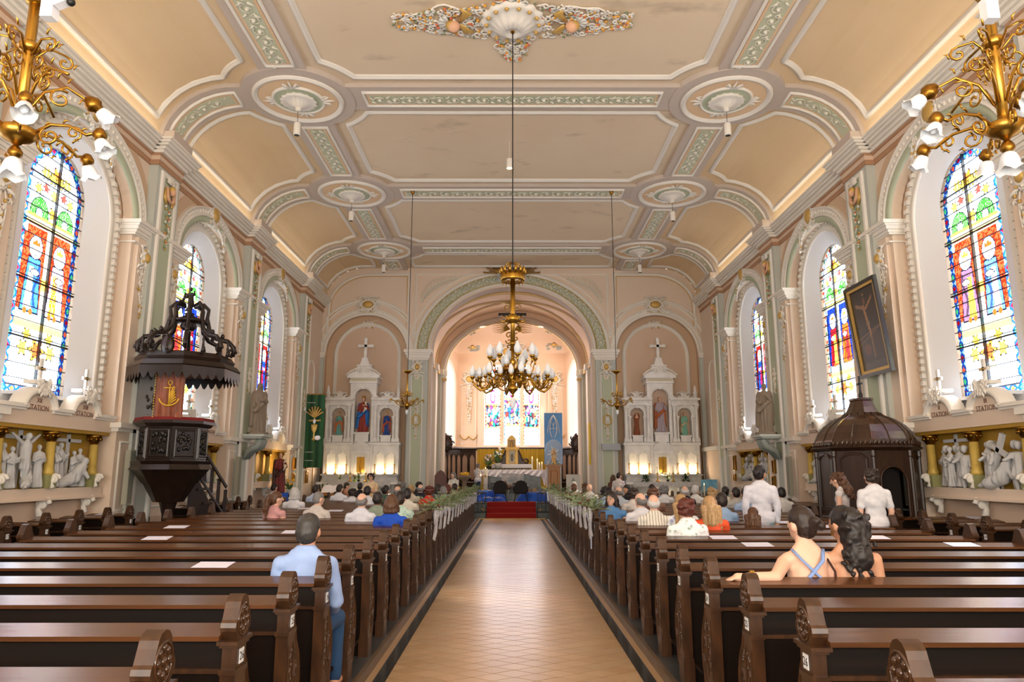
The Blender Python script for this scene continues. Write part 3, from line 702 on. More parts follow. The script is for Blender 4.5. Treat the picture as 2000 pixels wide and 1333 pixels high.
# chancel arch mouldings
ca = empty('trim_%d' % tn, kind='structure'); tn += 1
mb = MB(); mb.sweep(xz(arc(0, CZ0, CA+.40, CB+.34, 180, 0, 60), YA), FRN, flatp(.42, .05)); mb.build('green_arch_band', mat('arch_green', (188, 196, 166), .8), ca, True)
for dr, w_ in ((.12, .10), (.68, .16)):
    mb = MB(); mb.sweep(xz(arc(0, CZ0, CA+dr, CB+dr*.86, 180, 0, 60), YA), FRN, prof(w_, .12)); mb.build('arch_moulding', WHITEP, ca, True)
mb = MB(); mb.sweep(xz(arc(0, CZ0, CA+.20, CB+.17, 180, 0, 60), YA-.05), FRN, half(.03, .03)); mb.sweep(xz(arc(0, CZ0, CA+.58, CB+.50, 180, 0, 60), YA-.05), FRN, half(.03, .03)); mb.build('gilt_line', GOLDP, ca, True)
def apath(d):
    L_ = 2.55*(CA+CB+.74)/2*1.23
    if d is None: return L_
    th = pi-(d/L_)*pi*.985-.02; p = Vector(((CA+.40)*cos(th), YA-.02, CZ0+(CB+.34)*sin(th))); t = Vector(((CA+.40)*sin(th), 0, -(CB+.34)*cos(th))).normalized()
    return p, t, Vector((t.z, 0, -t.x)), FRN
mb = MB(); scrolls(mb, apath, .06, .36, .30, r=.025); mb.build('vine_relief', RELIEF, ca, True, kind='stuff')
# intrados and chancel barrel vault
mb = MB(); c = [(-CA, .55)]+arc(0, CZ0, CA, CB, 180, 0, 40)+[(CA, .55)]; k = len(c)
mb.add(xz(c, YA)+xz(c, YA+.7), [(i, i+1, k+i+1, k+i) for i in range(k-1)]); mb.build('arch_soffit', LILAC, ca, True)
VA, VB = 3.62, 2.70
mb = MB(); c = [(-VA, .5)]+arc(0, 6.65, VA, VB+.1, 180, 0, 40)+[(VA, .5)]; mb.add(xz(c, YA+.7)+xz(c, 33.5), [(i, i+1, k+i+1, k+i) for i in range(k-1)]); cw = mb.build('wall_chancel', mat('rose_plaster', (233, 203, 176), .8), kind='structure', smooth=True)
mb = MB(); c2 = [(-VA-.4, .5), (-VA-.4, 10.3), (VA+.4, 10.3), (VA+.4, .5)]; c1 = [(-CA, .5)]+arc(0, CZ0, CA, CB, 180, 0, 40)+[(CA, .5)]; front(mb, c1[:1]+c1[1:]+c2[::-1], YA+.7, 0) ; mb.build('arch_back', LILAC, cw)
for s in (-1, 1):
    mb = MB(); th = [pi*q/30 for q in range(31)]
    mb.sweep([(-(VA-.03)*cos(a), (YA+1.0+3.3*(a/pi) if s > 0 else 33.2-3.3*(a/pi)), 6.65+(VB+.07)*sin(a)) for a in th], [Vector((cos(a)*VB, 0, -sin(a)*VA)).normalized() for a in th], prof(.12, .05)); mb.build('vault_rib', GOLDP if 0 else ORN_LEAF, cw, True)
mb = MB(); a_ = arc(0, 6.65, VA-.04, VB+.06, 176, 4, 30); mb.sweep(xz(a_, YA+.95), FRN, half(.10, .06)); mb.build('vault_edge_bead', ORN_LEAF, cw, True)
# chancel pillars: grey piers with green panel on the nave side
for s in (-1, 1):
    p = empty('trim_%d' % tn, kind='structure'); tn += 1
    mb = MB(); mb.b2(s*3.42, s*4.22, YA, YA-.22, 0, 6.35); mb.build('pier_shaft', GREYP, p)
    mb = MB(); mb.b2(s*3.66, s*4.02, YA-.22, YA-.24, 1.1, 5.6); mb.build('green_panel', GREEN, p)
    mb = MB(); mb.sweep(xz([(s*3.62, 1.0), (s*3.62, 5.65), (s*4.06, 5.65), (s*4.06, 1.0)], YA-.22), FRN, half(.05, .04), True); mb.build('pier_panel_frame', WHITEP, p, True)
    mb = MB()
    for z0, z1, e in ((6.30, 6.38, .03), (6.38, 6.5, .07), (6.5, 6.58, .12), (6.58, 6.72, .17)): mb.b2(s*(3.42-e), s*(4.22+e), YA+.1, YA-.22-e, z0, z1)
    mb.build('pier_capital', WHITEP, p)
    mb = MB(); cartouche(mb, (s*3.84, YA-.24, 6.0), BX, BZ, FRN, .34, .40, 4); leaf_spray(mb, (s*3.84, YA-.24, 5.8), BX, BZ, FRN, .3, .2, 7, 10)
    leaf_spray(mb, (s*3.84, YA-.24, 4.6), BX, BZ, FRN, 1.6, .12, 17, 22); mb.tube([Vector((s*3.84+.16*cos(a), YA-.26, 3.85+.2*sin(a))) for a in [2*pi*q/16 for q in range(16)]], .03, 5, 1, closed=True); mb.ell((s*3.84, YA-.27, 3.85), (.07, .04, .09), 8, 0); mb.build('pier_ornament', ORN, p, True, kind='stuff')
    mb = MB(); mb.b2(s*3.36, s*4.28, YA, YA-.30, 0, .55); mb.build('pier_base', GREYM, p)
    # clustered pilasters on the chancel side wall
    for q, (yy_, w_, e, m_) in enumerate(((29.9, .5, .16, GREYP), (30.75, .7, .08, PEACH), (31.6, .5, .20, WHITEP), (32.6, .6, .12, PEACH), (33.25, .35, .26, GREYP))):
        mb = MB(); mb.b2(s*VA, s*(VA-e-.06), yy_-w_/2, yy_+w_/2, .5, 6.3); mb.build('side_pilaster', m_, p)
        mb = MB(); mb.b2(s*VA, s*(VA-e-.16), yy_-w_/2-.05, yy_+w_/2+.05, 6.3, 6.55); mb.build('side_capital', ORN_LEAF if q % 2 else WHITEP, p)
# inner arch wall
IA, IB, IZ = 3.14, 2.42, 6.50
mb = MB(); c1 = [(-IA, .5)]+arc(0, IZ, IA, IB, 180, 0, 40)+[(IA, .5)]; front(mb, c1+[(VA+.5, .5), (VA+.5, 10), (-VA-.5, 10), (-VA-.5, .5)], 33.5, 0); mb.build('inner_arch_face', MATS['rose_plaster'], cw)
ia = empty('trim_%d' % tn, kind='structure'); tn += 1
mb = MB(); mb.sweep(xz([(-IA-.12, .6)]+arc(0, IZ, IA+.12, IB+.12, 180, 0, 40)+[(IA+.12, .6)], 33.5), FRN, [(-.14, 0), (-.14, .16), (.06, .2), (.16, .1), (.16, 0)]); mb.build('inner_arch_band', LILAC, ia, True)
mb = MB(); mb.sweep(xz(arc(0, IZ, IA-.03, IB-.03, 180, 0, 40), 33.45), FRN, half(.05, .08)); mb.build('inner_arch_bead', ORN_LEAF, ia, True)
for s in (-1, 1):
    mb = MB(); mb.b2(s*(IA-.10), s*(IA+.45), 33.5, 33.2, 6.28, 6.52); mb.b2(s*(IA-.06), s*(IA+.4), 33.5, 33.25, 6.16, 6.28); mb.build('inner_capital', WHITEP, ia)
    mb = MB(); mb.b2(s*(IA-.07), s*(IA+.4), 33.5, 33.28, 6.05, 6.16); mb.build('gilt_necking', GOLDP, ia)
# apse
ap = empty('wall_apse', kind='structure'); ROSE = MATS['rose_plaster']
PL = [(-3.9, 33.55), (-3.9, 35.3), (-2.95, 39.0), (2.95, 39.0), (3.9, 35.3), (3.9, 33.55)]
HZ = 8.3
SIDEW = {1: ((-2.95, 39.0), (-3.9, 35.3)), 3: ((3.9, 35.3), (2.95, 39.0))}
def lanc(c, a, z0, z1, b=None):
    b = b or a; return [(c-a, z0)]+arc(c, z1-b, a, b, 180, 0, 12)+[(c+a, z0)]
CW = [(-1.025, .43, 3.25, 6.42), (0.02, .43, 3.25, 6.86), (1.075, .43, 3.25, 6.42)]
for i in range(5):
    p0, p1 = Vector((*PL[i], 0)), Vector((*PL[i+1], 0)); X = (p1-p0).normalized(); L_ = (p1-p0).length; mb = MB()
    hs = []
    if i == 2:
        hs = [[(x+2.95, z) for x, z in lanc(c, a, z0, z1)] for c, a, z0, z1 in CW]+[[(2.95+cx_+.36*cos(t), 7.25+.36*sin(t)) for t in [2*pi*q/20 for q in range(20)]] for cx_ in (-.70, .75)]
    if i in (1, 3): hs = [lanc(L_/2+(.1 if i == 1 else -.1), 1.25, 3.2, 7.6)]
    mb.prism([(0, .5), (L_, .5), (L_, HZ), (0, HZ)], 0.0, p0, X, BZ, holes=hs); mb.build('apse_wall_face', ROSE, ap)
mb = MB(); A = Vector((0, 34.6, 10.1)); pl = []
for i in range(5):
    for q in range(4): pl.append(Vector((PL[i][0]+(PL[i+1][0]-PL[i][0])*q/4, PL[i][1]+(PL[i+1][1]-PL[i][1])*q/4, HZ)))
pl.append(Vector((*PL[5], HZ))); n = len(pl); vs = []
for j in range(9):
    f = pi/2*j/8
    for p in pl: vs.append((A.x+(p.x-A.x)*cos(f), A.y+(p.y-A.y)*cos(f), HZ+(A.z-HZ)*sin(f)))
mb.add(vs, [(j*n+i, j*n+i+1, (j+1)*n+i+1, (j+1)*n+i) for j in range(8) for i in range(n-1)]); mb.build('apse_dome', ROSE, ap, True)
mb = MB(); mb.b2(-4.6, 4.6, 33.55, 40, 10.4, 10.5); mb.b2(-4.6, 4.6, YA+.1, 33.55, 10.35, 10.5); mb.build('roof_over_chancel', LILAC, ap)
at_ = empty('trim_%d' % tn, kind='structure'); tn += 1
mb = MB()
for s in (-1, 1): mb.b2(.02+s*1.55, .02+s*1.86, 38.98, 38.84, 3.2, 7.0)
for x in (-.50, .55): mb.b2(x-.09, x+.09, 38.98, 38.86, 3.2, 6.3)
mb.b2(-1.9, 1.95, 38.98, 38.8, 3.0, 3.2); mb.build('window_surround', PEACH, at_)
mb = MB(); mb.sweep(xz([(-1.55, 3.2)]+arc(.02, 6.95, 1.57, 1.05, 180, 0, 24)+[(1.59, 3.2)], 38.98), FRN, prof(.16, .14))
for c, a, z0, z1 in CW: mb.sweep(xz(lanc(c, a+.05, z0, z1+.05), 38.98), FRN, half(.08, .08))
for cx_ in (-.70, .75): mb.sweep([(cx_+.41*cos(t), 38.98, 7.25+.41*sin(t)) for t in [2*pi*q/24 for q in range(24)]], FRN, half(.08, .08), True)
mb.build('window_mouldings', WHITEP, at_, True)
mb = MB(); cartouche(mb, (-.28, 38.8, 8.35), BX, BZ, FRN, .62, .62, 1); cartouche(mb, (.36, 38.8, 8.35), BX, BZ, FRN, .62, .62, 2); leaf_spray(mb, (.03, 38.85, 8.5), BX, BZ, FRN, .6, 1.5, 3, 40, .03)
for s in (-1, 1):
    cartouche(mb, (.03+s*2.35, 38.95, 6.85), BX, BZ, FRN, .62, .55, 5); leaf_spray(mb, (.03+s*2.35, 38.95, 6.5), BX, BZ, FRN, 2.1, .2, 6, 46, .024)
    for q in (-1, 1): mb.tube([(.03+s*2.35+q*a_, 38.95, 3.75-.2*sin(a_*7)) for a_ in [0, .1, .2, .3, .4, .5]], .03, 4, 1)
    mb.sweep(xz([(s*1.98+.03, 3.25), (s*1.98+.03, 6.35), (s*2.75+.03, 6.35), (s*2.75+.03, 3.25)], 38.99), FRN, half(.04, .03), False, 0)
mb.build('apse_ornament', ORN, at_, True, kind='stuff')
GREYC = mat('painted_grey_cloud', (150, 152, 150), .8)
for k, (u, v, w_) in enumerate(((923, 681, .36), (1082, 676, .36), (919, 651, .22), (1074, 648, .2))):
    c = at(u, v, y=37.0); mb = MB(); q = random.Random(k)
    for j in range(12): mb.ell(c+Vector(((q.random()-.5)*w_*2.1, .0, (q.random()-.6)*w_*.8)), (w_*.28, .06, w_*.18), 6, 0)
    mb.ell(c+Vector((0, -.08, .04)), (.1, .08, .11), 8, 1); mb.ell(c+Vector((0, -.06, .11)), (.1, .08, .07), 8, 2)
    for sg in (-1, 1): mb.tube([c+Vector((0, -.08, 0)), c+Vector((sg*.22, -.06, .04)), c+Vector((sg*.3, -.04, -.06))], [.04, .05, .01], 5, 1, flat=.5)
    mb.build('cherub_cloud', [GREYC, GOLDP, mat('brown_hair', (96, 62, 40), .8)], at_, True)
# keystone: two cherub heads with golden rays
ks = empty('trim_%d' % tn, kind='structure'); tn += 1; kc = Vector((0.0, YA-.25, 9.95))
mb = MB()
for sg in (-1, 1):
    for k in range(9):
        a = radians(8+k*9); d = Vector((sg*cos(a), 0, sin(a)*.75)); o = kc+Vector((sg*.25, 0, -.05))
        mb.tube([o, o+d*(.95 if k % 2 == 0 else .75)*(1-.03*k)], [.012, .03], 4)
mb.build('golden_rays', GOLD, ks, True)
mb = MB()
for sg in (-1, 1):
    mb.ell(kc+Vector((sg*.17, -.12, .05)), (.12, .12, .14), 10, 1); mb.ell(kc+Vector((sg*.17, -.08, .13)), (.14, .13, .12), 10, 2)
    mb.tube([kc+Vector((sg*.2, -.05, -.1)), kc+Vector((sg*.55, -.05, -.05)), kc+Vector((sg*.6, 0, -.28)), kc+Vector((sg*.25, 0, -.35))], [.08, .12, .1, .04], 7, 0, flat=.5)
mb.build('cherub_heads', [STONE, mat('skin_plaster', (226,176,142)), MATS['brown_hair']], ks, True)
# golden finial and wings hung in the chancel vault
mb = MB(); c = at(1000, 590, y=31.5)
for sg in (-1, 1):
    for z_ in (.45, .1, -.25): mb.tube(spiral(c+Vector((sg*.22, 0, z_)), .18, .04, 0, 1.1*sg, 10, BX, BZ), .035, 5)
    mb.tube([c+Vector((0, 0, -.1)), c+Vector((sg*.7, 0, .05)), c+Vector((sg*1.2, 0, .0))], [.08, .06, .01], 5)
mb.ell(c, (.13, .1, .5), 8); mb.build('vault_boss', GOLDP, ks, True)
rc = thing('rood_cross', 'dark crucifix with golden wings hanging in the chancel vault', 'crucifix', (0.03, 31.0, 0)); mb = MB(); mb.b2(-.62, .62, -.05, .05, 8.64, 8.78); mb.b2(-.06, .06, -.05, .05, 7.9, 9.0); mb.build('beam', BLACK, rc)
mb = MB()
for sg in (-1, 1):
    for k in range(8): a = radians(-25+k*11); mb.tube([(sg*.12, 0, 8.05), (sg*(.12+.42*cos(a)), -.03, 8.05+.42*sin(a)), (sg*(.12+.78*cos(a*.7)), 0, 8.10+.7*sin(a*.6))], [.05, .045, .01], 4, flat=.5)
    mb.tube([(sg*.05, -.06, 8.3), (sg*.3, -.08, 8.55), (sg*.5, -.08, 8.68)], [.05, .04, .03], 5)
mb.ell((0, -.06, 8.3), (.10, .08, .35), 8)
for k in range(9): mb.tube(spiral((.16*(-1)**k, 0, 7.9-.13*k), .14, .03, k, 1, 8, BX, BZ), .03, 4)
mb.build('golden_wings', GOLD, rc, True); mb = MB(); mb.tube([(0, 0, 8.9), (0, 0, 9.42)], .01, 4); mb.build('hanging_wire', BLACK, rc)
# sanctuary floor, steps
sf = empty('trim_%d' % tn, kind='structure'); tn += 1
mb = MB(); mb.b2(-3.3, 3.3, 29.3, 40, 0.0, .60); mb.b2(-3.3, 3.3, 32.0, 40, .60, .88); mb.build('sanctuary_floor', DKMARB, sf)
for s in (-1, 1):
    mb = MB(); mb.b2(s*1.02, s*8, 28.6, 29.3, 0, .22); mb.b2(s*3.3, s*8, 27.0, 28.9, 0, .22); mb.b2(s*1.02, s*3.3, 28.9, 29.3, .22, .6); mb.build('sanctuary_step', DKMARB, sf)
for k in range(3):
    mb = MB(); mb.b2(-.99+.02*k, .97-.02*k, 28.5+.35*k, 29.9, .2*k, .2*k+.197); mb.build('step', GREYM, sf)
mb = MB(); P_ = [(28.47, 0), (28.47, .21), (28.84, .22), (28.84, .41), (29.19, .42), (29.19, .61), (29.9, .62)]
vs = [(x, y, z) for x in (-.99, .96) for y, z in P_]; n = len(P_); mb.add(vs, [(i, i+n, i+n+1, i+1) for i in range(n-1)])
carpet = mb.build('stair_carpet', REDC); tag(carpet, 'red carpet runner laid over the three altar steps', 'carpet')
mb = MB(); mb.b2(-1.3, 1.3, 28.44, 28.5, 0, .03); mb.build('brass_threshold', GOLDP, sf)

# ================= STAINED GLASS =================
def glass_mat():
    m = bpy.data.materials.new('stained_glass'); m.use_nodes = True; nt = m.node_tree; N = nt.nodes; L = nt.links; N.clear()
    o = N.new('ShaderNodeOutputMaterial'); a = N.new('ShaderNodeAttribute'); a.attribute_name = 'Col'; t = N.new('ShaderNodeBsdfTransparent'); tr = N.new('ShaderNodeBsdfTranslucent'); mx = N.new('ShaderNodeMixShader'); mx.inputs[0].default_value = .12
    L.new(a.outputs['Color'], t.inputs[0]); L.new(a.outputs['Color'], tr.inputs[0]); L.new(t.outputs[0], mx.inputs[1]); L.new(tr.outputs[0], mx.inputs[2]); L.new(mx.outputs[0], o.inputs[0]); return m
SG = glass_mat()
def paint(W_, H_, seed, two=True, ground=((150, 40, 22), (190, 70, 40)), border=((40, 90, 170), (170, 30, 50), (90, 190, 140)), robes=None):
    """returns H_ x W_ x 3 linear colours of a figure window; rows from the sill up"""
    rg = np.random.RandomState(seed); yy_, xx = np.mgrid[0:H_, 0:W_]; x = (xx+.5)/W_*1.6-.8; z = (yy_+.5)/H_*4.5
    C = lambda c: np.array(lin(c)); img = np.ones((H_, W_, 3))*C((246, 248, 252)); noise_ = rg.rand(H_, W_)
    def put(mask, c, j=.12):
        img[mask] = C(c)*(1-j+2*j*noise_[mask][:, None])
    def E(cx, cz, a, b): return ((x-cx)/a)**2+((z-cz)/b)**2 < 1
    def shp(fn, c, lw=.022, j=.12): put(fn(lw), (36, 34, 40)); put(fn(0), c, j)
    def flower(cx, cz, r, c): shp(lambda e: ((x-cx)**2+(z-cz)**2) < ((r+e)*(1+.25*np.cos(6*np.arctan2(z-cz, x-cx))))**2, c)
    # sill part: wreath
    for dx, dz, r, c in ((0, .78, .16, (214, 140, 60)), (0, .78, .10, (200, 90, 50)), (-.36, .78, .10, (232, 182, 70)), (.36, .78, .10, (232, 182, 70)), (-.30, 1.02, .08, (226, 170, 60)), (.30, 1.02, .08, (226, 170, 60))): flower(dx, dz, r, c)
    put((np.abs(np.hypot(x/1.0, (z-.78)*1.0)-.28) < .018), (200, 170, 110))
    put((z > 1.12) & (z < 1.24), (232, 196, 90), .2); put((z > 1.24) & (z < 1.28), (250, 244, 220))
    # figures
    g = rg.rand(H_//2+1, W_//2+1).repeat(2, 0).repeat(2, 1)[:H_, :W_]
    m = (z > 1.28) & (z < 2.92); img[m] = np.where((g[m] > .5)[:, None], C(ground[0]), C(ground[1]))
    xs = (-.33, .33) if two else (0,)
    put(m & (np.abs(x) < .07), (246, 240, 226)); put(m & (np.abs(np.abs(x)-.02) < .006), (150, 130, 90))
    put(m & (np.abs(x) < .09) & (np.abs(z-1.95) < .1), (232, 190, 80)); put(m & (z < 1.42), (170, 190, 186))
    put((z > 2.78) & (z < 2.92) & (np.abs(np.abs(x)-.33) > .26), (248, 240, 220))
    R_ = robes or [((70, 110, 190), (236, 226, 214)), ((206, 186, 214), (176, 116, 30))]
    for i, cx in enumerate(xs):
        a, b = R_[i % 2]
        shp(lambda e: (np.abs(x-cx) < .13+.10*(2.55-z)/1.15+e) & (z < 2.36+e) & (z > 1.42-e), a)
        put((np.abs(x-cx+.05) < .05+.06*(2.3-z)) & (z < 2.2) & (z > 1.45), b)
        put((np.abs(x-cx-.11+.05*np.sin(z*8)) < .03) & (z < 2.3) & (z > 1.5), tuple(int(q*.62) for q in a))
        put((np.abs((x-cx)*3+.2*np.sin(z*5)) % .14 < .02) & (np.abs(x-cx) < .17) & (z < 2.3) & (z > 1.45), tuple(int(q*.7) for q in a))
        shp(lambda e: E(cx, 2.56, .165+e, .20+e), (216, 228, 244)); shp(lambda e: E(cx, 2.53, .075+e*.5, .105+e*.5), (236, 206, 182)); shp(lambda e: (np.abs(x-cx) < .085+e*.4) & (z > 2.60) & (z < 2.69+.03*np.cos((x-cx)*60)), (240, 190, 60) if (i+seed) % 2 == 0 else (130, 84, 40))
        shp(lambda e: E(cx+.05, 2.12, .10+e, .05+e), (240, 212, 190)); put(E(cx-.1, 1.42, .05, .06) | E(cx+.05, 1.42, .05, .06), (150, 84, 40))
    # cornice, fans, upper scrolls
    put((z > 2.92) & (z < 3.10), (250, 244, 230)); put((z > 2.95) & (z < 3.0), (236, 200, 90), .2); put((z > 3.08) & (z < 3.13), (232, 184, 70), .2)
    for cx in (-.36, .36):
        shp(lambda e: E(cx, 3.16, .23+e, .30+e) & (z > 3.14), (60, 140, 50)); put(E(cx, 3.16, .23, .30) & (z > 3.15) & ((np.arctan2(z-3.1, x-cx)*7) % 1 < .18), (150, 200, 130)); shp(lambda e: E(cx, 3.18, .08+e, .10+e) & (z > 3.14), (226, 240, 226))
    for dx, dz, r, c in ((0, 3.28, .09, (232, 176, 60)), (0, 3.62, .08, (240, 200, 80)), (-.25, 3.7, .06, (196, 70, 60)), (.25, 3.68, .06, (196, 70, 60)), (-.45, 3.62, .07, (236, 186, 70)), (.45, 3.62, .07, (236, 186, 70)), (0, 4.0, .13, (206, 110, 50)), (-.1, 3.92, .09, (240, 190, 70)), (.1, 3.92, .09, (240, 190, 70)), (-.3, 3.95, .09, (238, 190, 70)), (.3, 3.95, .09, (238, 190, 70))): flower(dx, dz, r, c)
    put((np.abs(np.hypot(x, z-3.95)-.3) < .01) & (z > 3.7), (180, 170, 150))
    # border strip, following the arch
    zt = 3.67; dist = np.where(z < zt, .8-np.abs(x), .8-np.hypot(x, (z-zt)*.94)); db = np.minimum(dist, z)
    bm = db < .13; s_ = np.where(z < zt, z, zt+.8*np.arctan2((z-zt)*.94, np.abs(x)+1e-6)); s_ = np.where((z < .13), x+5, s_)
    ph = (s_/.22) % 1; idx = (s_/.22).astype(int) % 3; img[bm] = C(border[0]); put(bm & (np.abs(ph-.5)*.22+np.abs(db-.065) > .12), (170, 206, 236))
    for k in range(3): put(bm & (idx == k) & (np.abs(ph-.5)*.22*1.0+np.abs(db-.065)*1.3 < .06), (border[1], border[2], (226, 110, 70))[k])
    put((db > .125) & (db < .145), (60, 60, 66)); put(db < .012, (240, 220, 160))
    return img
def scene_panel(W_, H_, seed):
    """biblical group for the apse lancets"""
    rg = np.random.RandomState(seed); yy_, xx = np.mgrid[0:H_, 0:W_]; x = (xx+.5)/W_*2-1; z = (yy_+.5)/H_
    C = lambda c: np.array(lin(c)); img = np.ones((H_, W_, 3))*C((250, 250, 250)); nz = rg.rand(H_, W_)
    put = lambda m, c: img.__setitem__(m, C(c)*(.85+.3*nz[m][:, None]))
    pts = rg.rand(70, 2); cols = [(60, 110, 190), (236, 220, 200), (220, 120, 80), (150, 70, 130), (40, 140, 110), (244, 240, 236), (232, 180, 90), (250, 246, 240), (200, 214, 240), (196, 60, 50)]
    m = (z > .30) & (z < .70); d = np.full((H_, W_), 9.0); own = np.zeros((H_, W_), int); d2 = d.copy()
    for i, (a, b) in enumerate(pts):
        q = np.hypot((x-(a*2-1))*.6, (z-(.28+.44*b))*1.8); w = q < d; d2 = np.where(w, d, np.minimum(d2, q)); own = np.where(w, i, own); d = np.where(w, q, d)
    for i in range(len(pts)): put(m & (own == i), cols[(i*7+seed) % len(cols)])
    put(m & (d2-d < .022), (60, 56, 66))
    for cx in (-.45, .1, .5): put(((x-cx)/.13)**2+((z-.60)/.035)**2 < 1, (240, 210, 186))
    put((np.abs(z-.70) < .012) | (np.abs(z-.30) < .010), (236, 190, 80)); put((z > .72) & (np.hypot(x, (z-.83)*2.6) < .35), (200, 60, 110)); put((z > .72) & (np.hypot(x, (z-.84)*2.6) < .22), (250, 240, 240))
    put((np.abs(x) > .84), [(206, 70, 60), (70, 100, 190), (206, 70, 60)][seed % 3]); put((np.abs(x) > .84) & ((z*16) % 1 < .3), (240, 200, 90)); return img
def pane_objects(parent, img, w0, w1, z0, z1, to3, inside, rows, cols_, name='pane', dens_=.60):
    H_, W_ = img.shape[:2]; img = (img**1.3)*dens_
    for r0, r1 in zip(rows[:-1], rows[1:]):
        for c0, c1 in zip(cols_[:-1], cols_[1:]):
            j0, j1 = int(round((r0-z0)/(z1-z0)*H_)), int(round((r1-z0)/(z1-z0)*H_)); i0, i1 = int(round((c0-w0)/(w1-w0)*W_)), int(round((c1-w0)/(w1-w0)*W_))
            if j1 <= j0 or i1 <= i0: continue
            ny, nx = j1-j0, i1-i0; vs = []; 
            for j in range(j0, j1+1):
                for i in range(i0, i1+1): vs.append(to3(w0+(w1-w0)*i/W_, z0+(z1-z0)*j/H_))
            fs = []; cl = []
            for j in range(ny):
                for i in range(nx):
                    cx_, cz_ = w0+(w1-w0)*(i0+i+.5)/W_, z0+(z1-z0)*(j0+j+.5)/H_
                    if inside(cx_, cz_): a = j*(nx+1)+i; fs.append((a, a+1, a+nx+2, a+nx+1)); cl.append(img[j0+j, i0+i])
            if not fs: continue
            me = bpy.data.meshes.new(name); me.from_pydata(vs, [], fs); me.materials.append(SG)
            ca_ = me.color_attributes.new('Col', 'FLOAT_COLOR', 'CORNER'); arr = np.ones((len(fs), 4, 4), dtype=np.float32); arr[:, :, :3] = np.array(cl)[:, None, :]; ca_.data.foreach_set('color', arr.ravel()); me.update(); link(name, me, parent)
GROUNDS = [((150, 44, 24), (196, 80, 48)), ((150, 44, 24), (196, 80, 48)), ((24, 44, 120), (40, 60, 150)), ((120, 24, 22), (150, 40, 34))]
BORD = [((40, 90, 170), (170, 30, 50), (90, 190, 140)), ((40, 90, 170), (170, 30, 50), (90, 190, 140)), ((228, 228, 220), (206, 60, 36), (50, 130, 90)), ((50, 90, 180), (226, 196, 70), (60, 140, 110))]
ROB = [None, None, [((190, 90, 40), (150, 40, 50)), ((160, 30, 40), (230, 180, 70))], [((30, 80, 170), (30, 60, 150)), ((30, 70, 160), (170, 30, 40))]]
wn = 1
for s in (-1, 1):
    for i, y in enumerate(YWIN):
        win = empty('window_%d' % wn, kind='structure'); wn += 1
        res_ = {0: (30, 72), 1: (110, 300), 2: (72, 190), 3: (56, 150)}[i]
        rb = ROB[i] or ([((70, 110, 190), (236, 226, 214)), ((206, 186, 214), (176, 116, 30))] if s < 0 else [((120, 90, 110), (230, 200, 60)), ((90, 120, 190), (236, 200, 210))])
        if s > 0 and i == 1: rb = rb[::-1]
        img = paint(res_[0], res_[1], i+4*(s > 0), True, GROUNDS[i], BORD[i], rb)
        H_ = 4.5; rows = [GZB+H_*k/18 for k in range(19)]
        ins = lambda w_, z_: z_ < GZ0 or ((w_-y)/GA)**2+((z_-GZ0)/GB)**2 < 1.0
        sx = s*(XG+.05); to3 = (lambda w_, z_: (sx, w_, z_))
        pane_objects(win, img if s < 0 else img, y-GA, y+GA, GZB, GZB+H_, to3, ins, rows, [y-GA, y, y+GA])
        mb = MB()
        for z in rows[1:-1]:
            hw = GA if z < GZ0 else GA*sqrt(max(0, 1-((z-GZ0)/GB)**2)); mb.b2(s*XG, s*(XG+.03), y-hw, y+hw, z-.006, z+.006)
        for c_ in (.4,): pass
        mb.build('glazing_bar', LEAD, win)
        for z in (GZB+.95, GZB+2.95-.0, GZB+1.95, GZB+3.85):
            hw = GA if z < GZ0 else GA*sqrt(max(0, 1-((z-GZ0)/GB)**2)); MB().b2(s*(XG+.0), s*(XG+.04), y-hw, y+hw, z-.014, z+.014).build('saddle_bar', BLACK, win)
        MB().b2(s*(XG-.02), s*(XG+.03), y-.011, y+.011, GZB, GZB+4.48).build('mullion', BLACK, win)
        MB().b2(s*(XG-.35), s*(XG+.1), y-GA, y+GA, GZB-.06, GZB).build('sill', REVEAL, win)
# apse lancets
for k, (c, a, z0, z1) in enumerate(CW):
    win = empty('window_%d' % wn, kind='structure'); wn += 1; img = scene_panel(30, 100, k)
    rows = [z0+(z1-z0)*q/6 for q in range(7)]
    pane_objects(win, img, c-a, c+a, z0, z1, lambda w_, z_: (w_, 39.12, z_), lambda w_, z_: z_ < z1-a or (w_-c)**2+(z_-(z1-a))**2 < a*a, rows, [c-a, c+a])
    mb = MB()
    for z in rows[1:-1]: mb.b2(c-a, c+a, 39.06, 39.1, z-.014, z+.014)
    mb.build('glazing_bar', LEAD, win); MB().b2(c-a-.05, c+a+.05, 38.95, 39.2, z0-.08, z0).build('sill', PEACHD, win)
for k, cx_ in enumerate((-.70, .75)):
    win = empty('window_%d' % wn, kind='structure'); wn += 1; img = scene_panel(26, 60, 4+k)[18:42]; pane_objects(win, img, cx_-.36, cx_+.36, 6.89, 7.61, lambda w_, z_: (w_, 39.12, z_), lambda w_, z_: (w_-cx_)**2+(z_-7.25)**2 < .13, [6.89, 7.25, 7.61], [cx_-.36, cx_, cx_+.36])
    mb = MB(); mb.b2(cx_-.36, cx_+.36, 39.06, 39.1, 7.24, 7.26); mb.build('glazing_bar', LEAD, win)
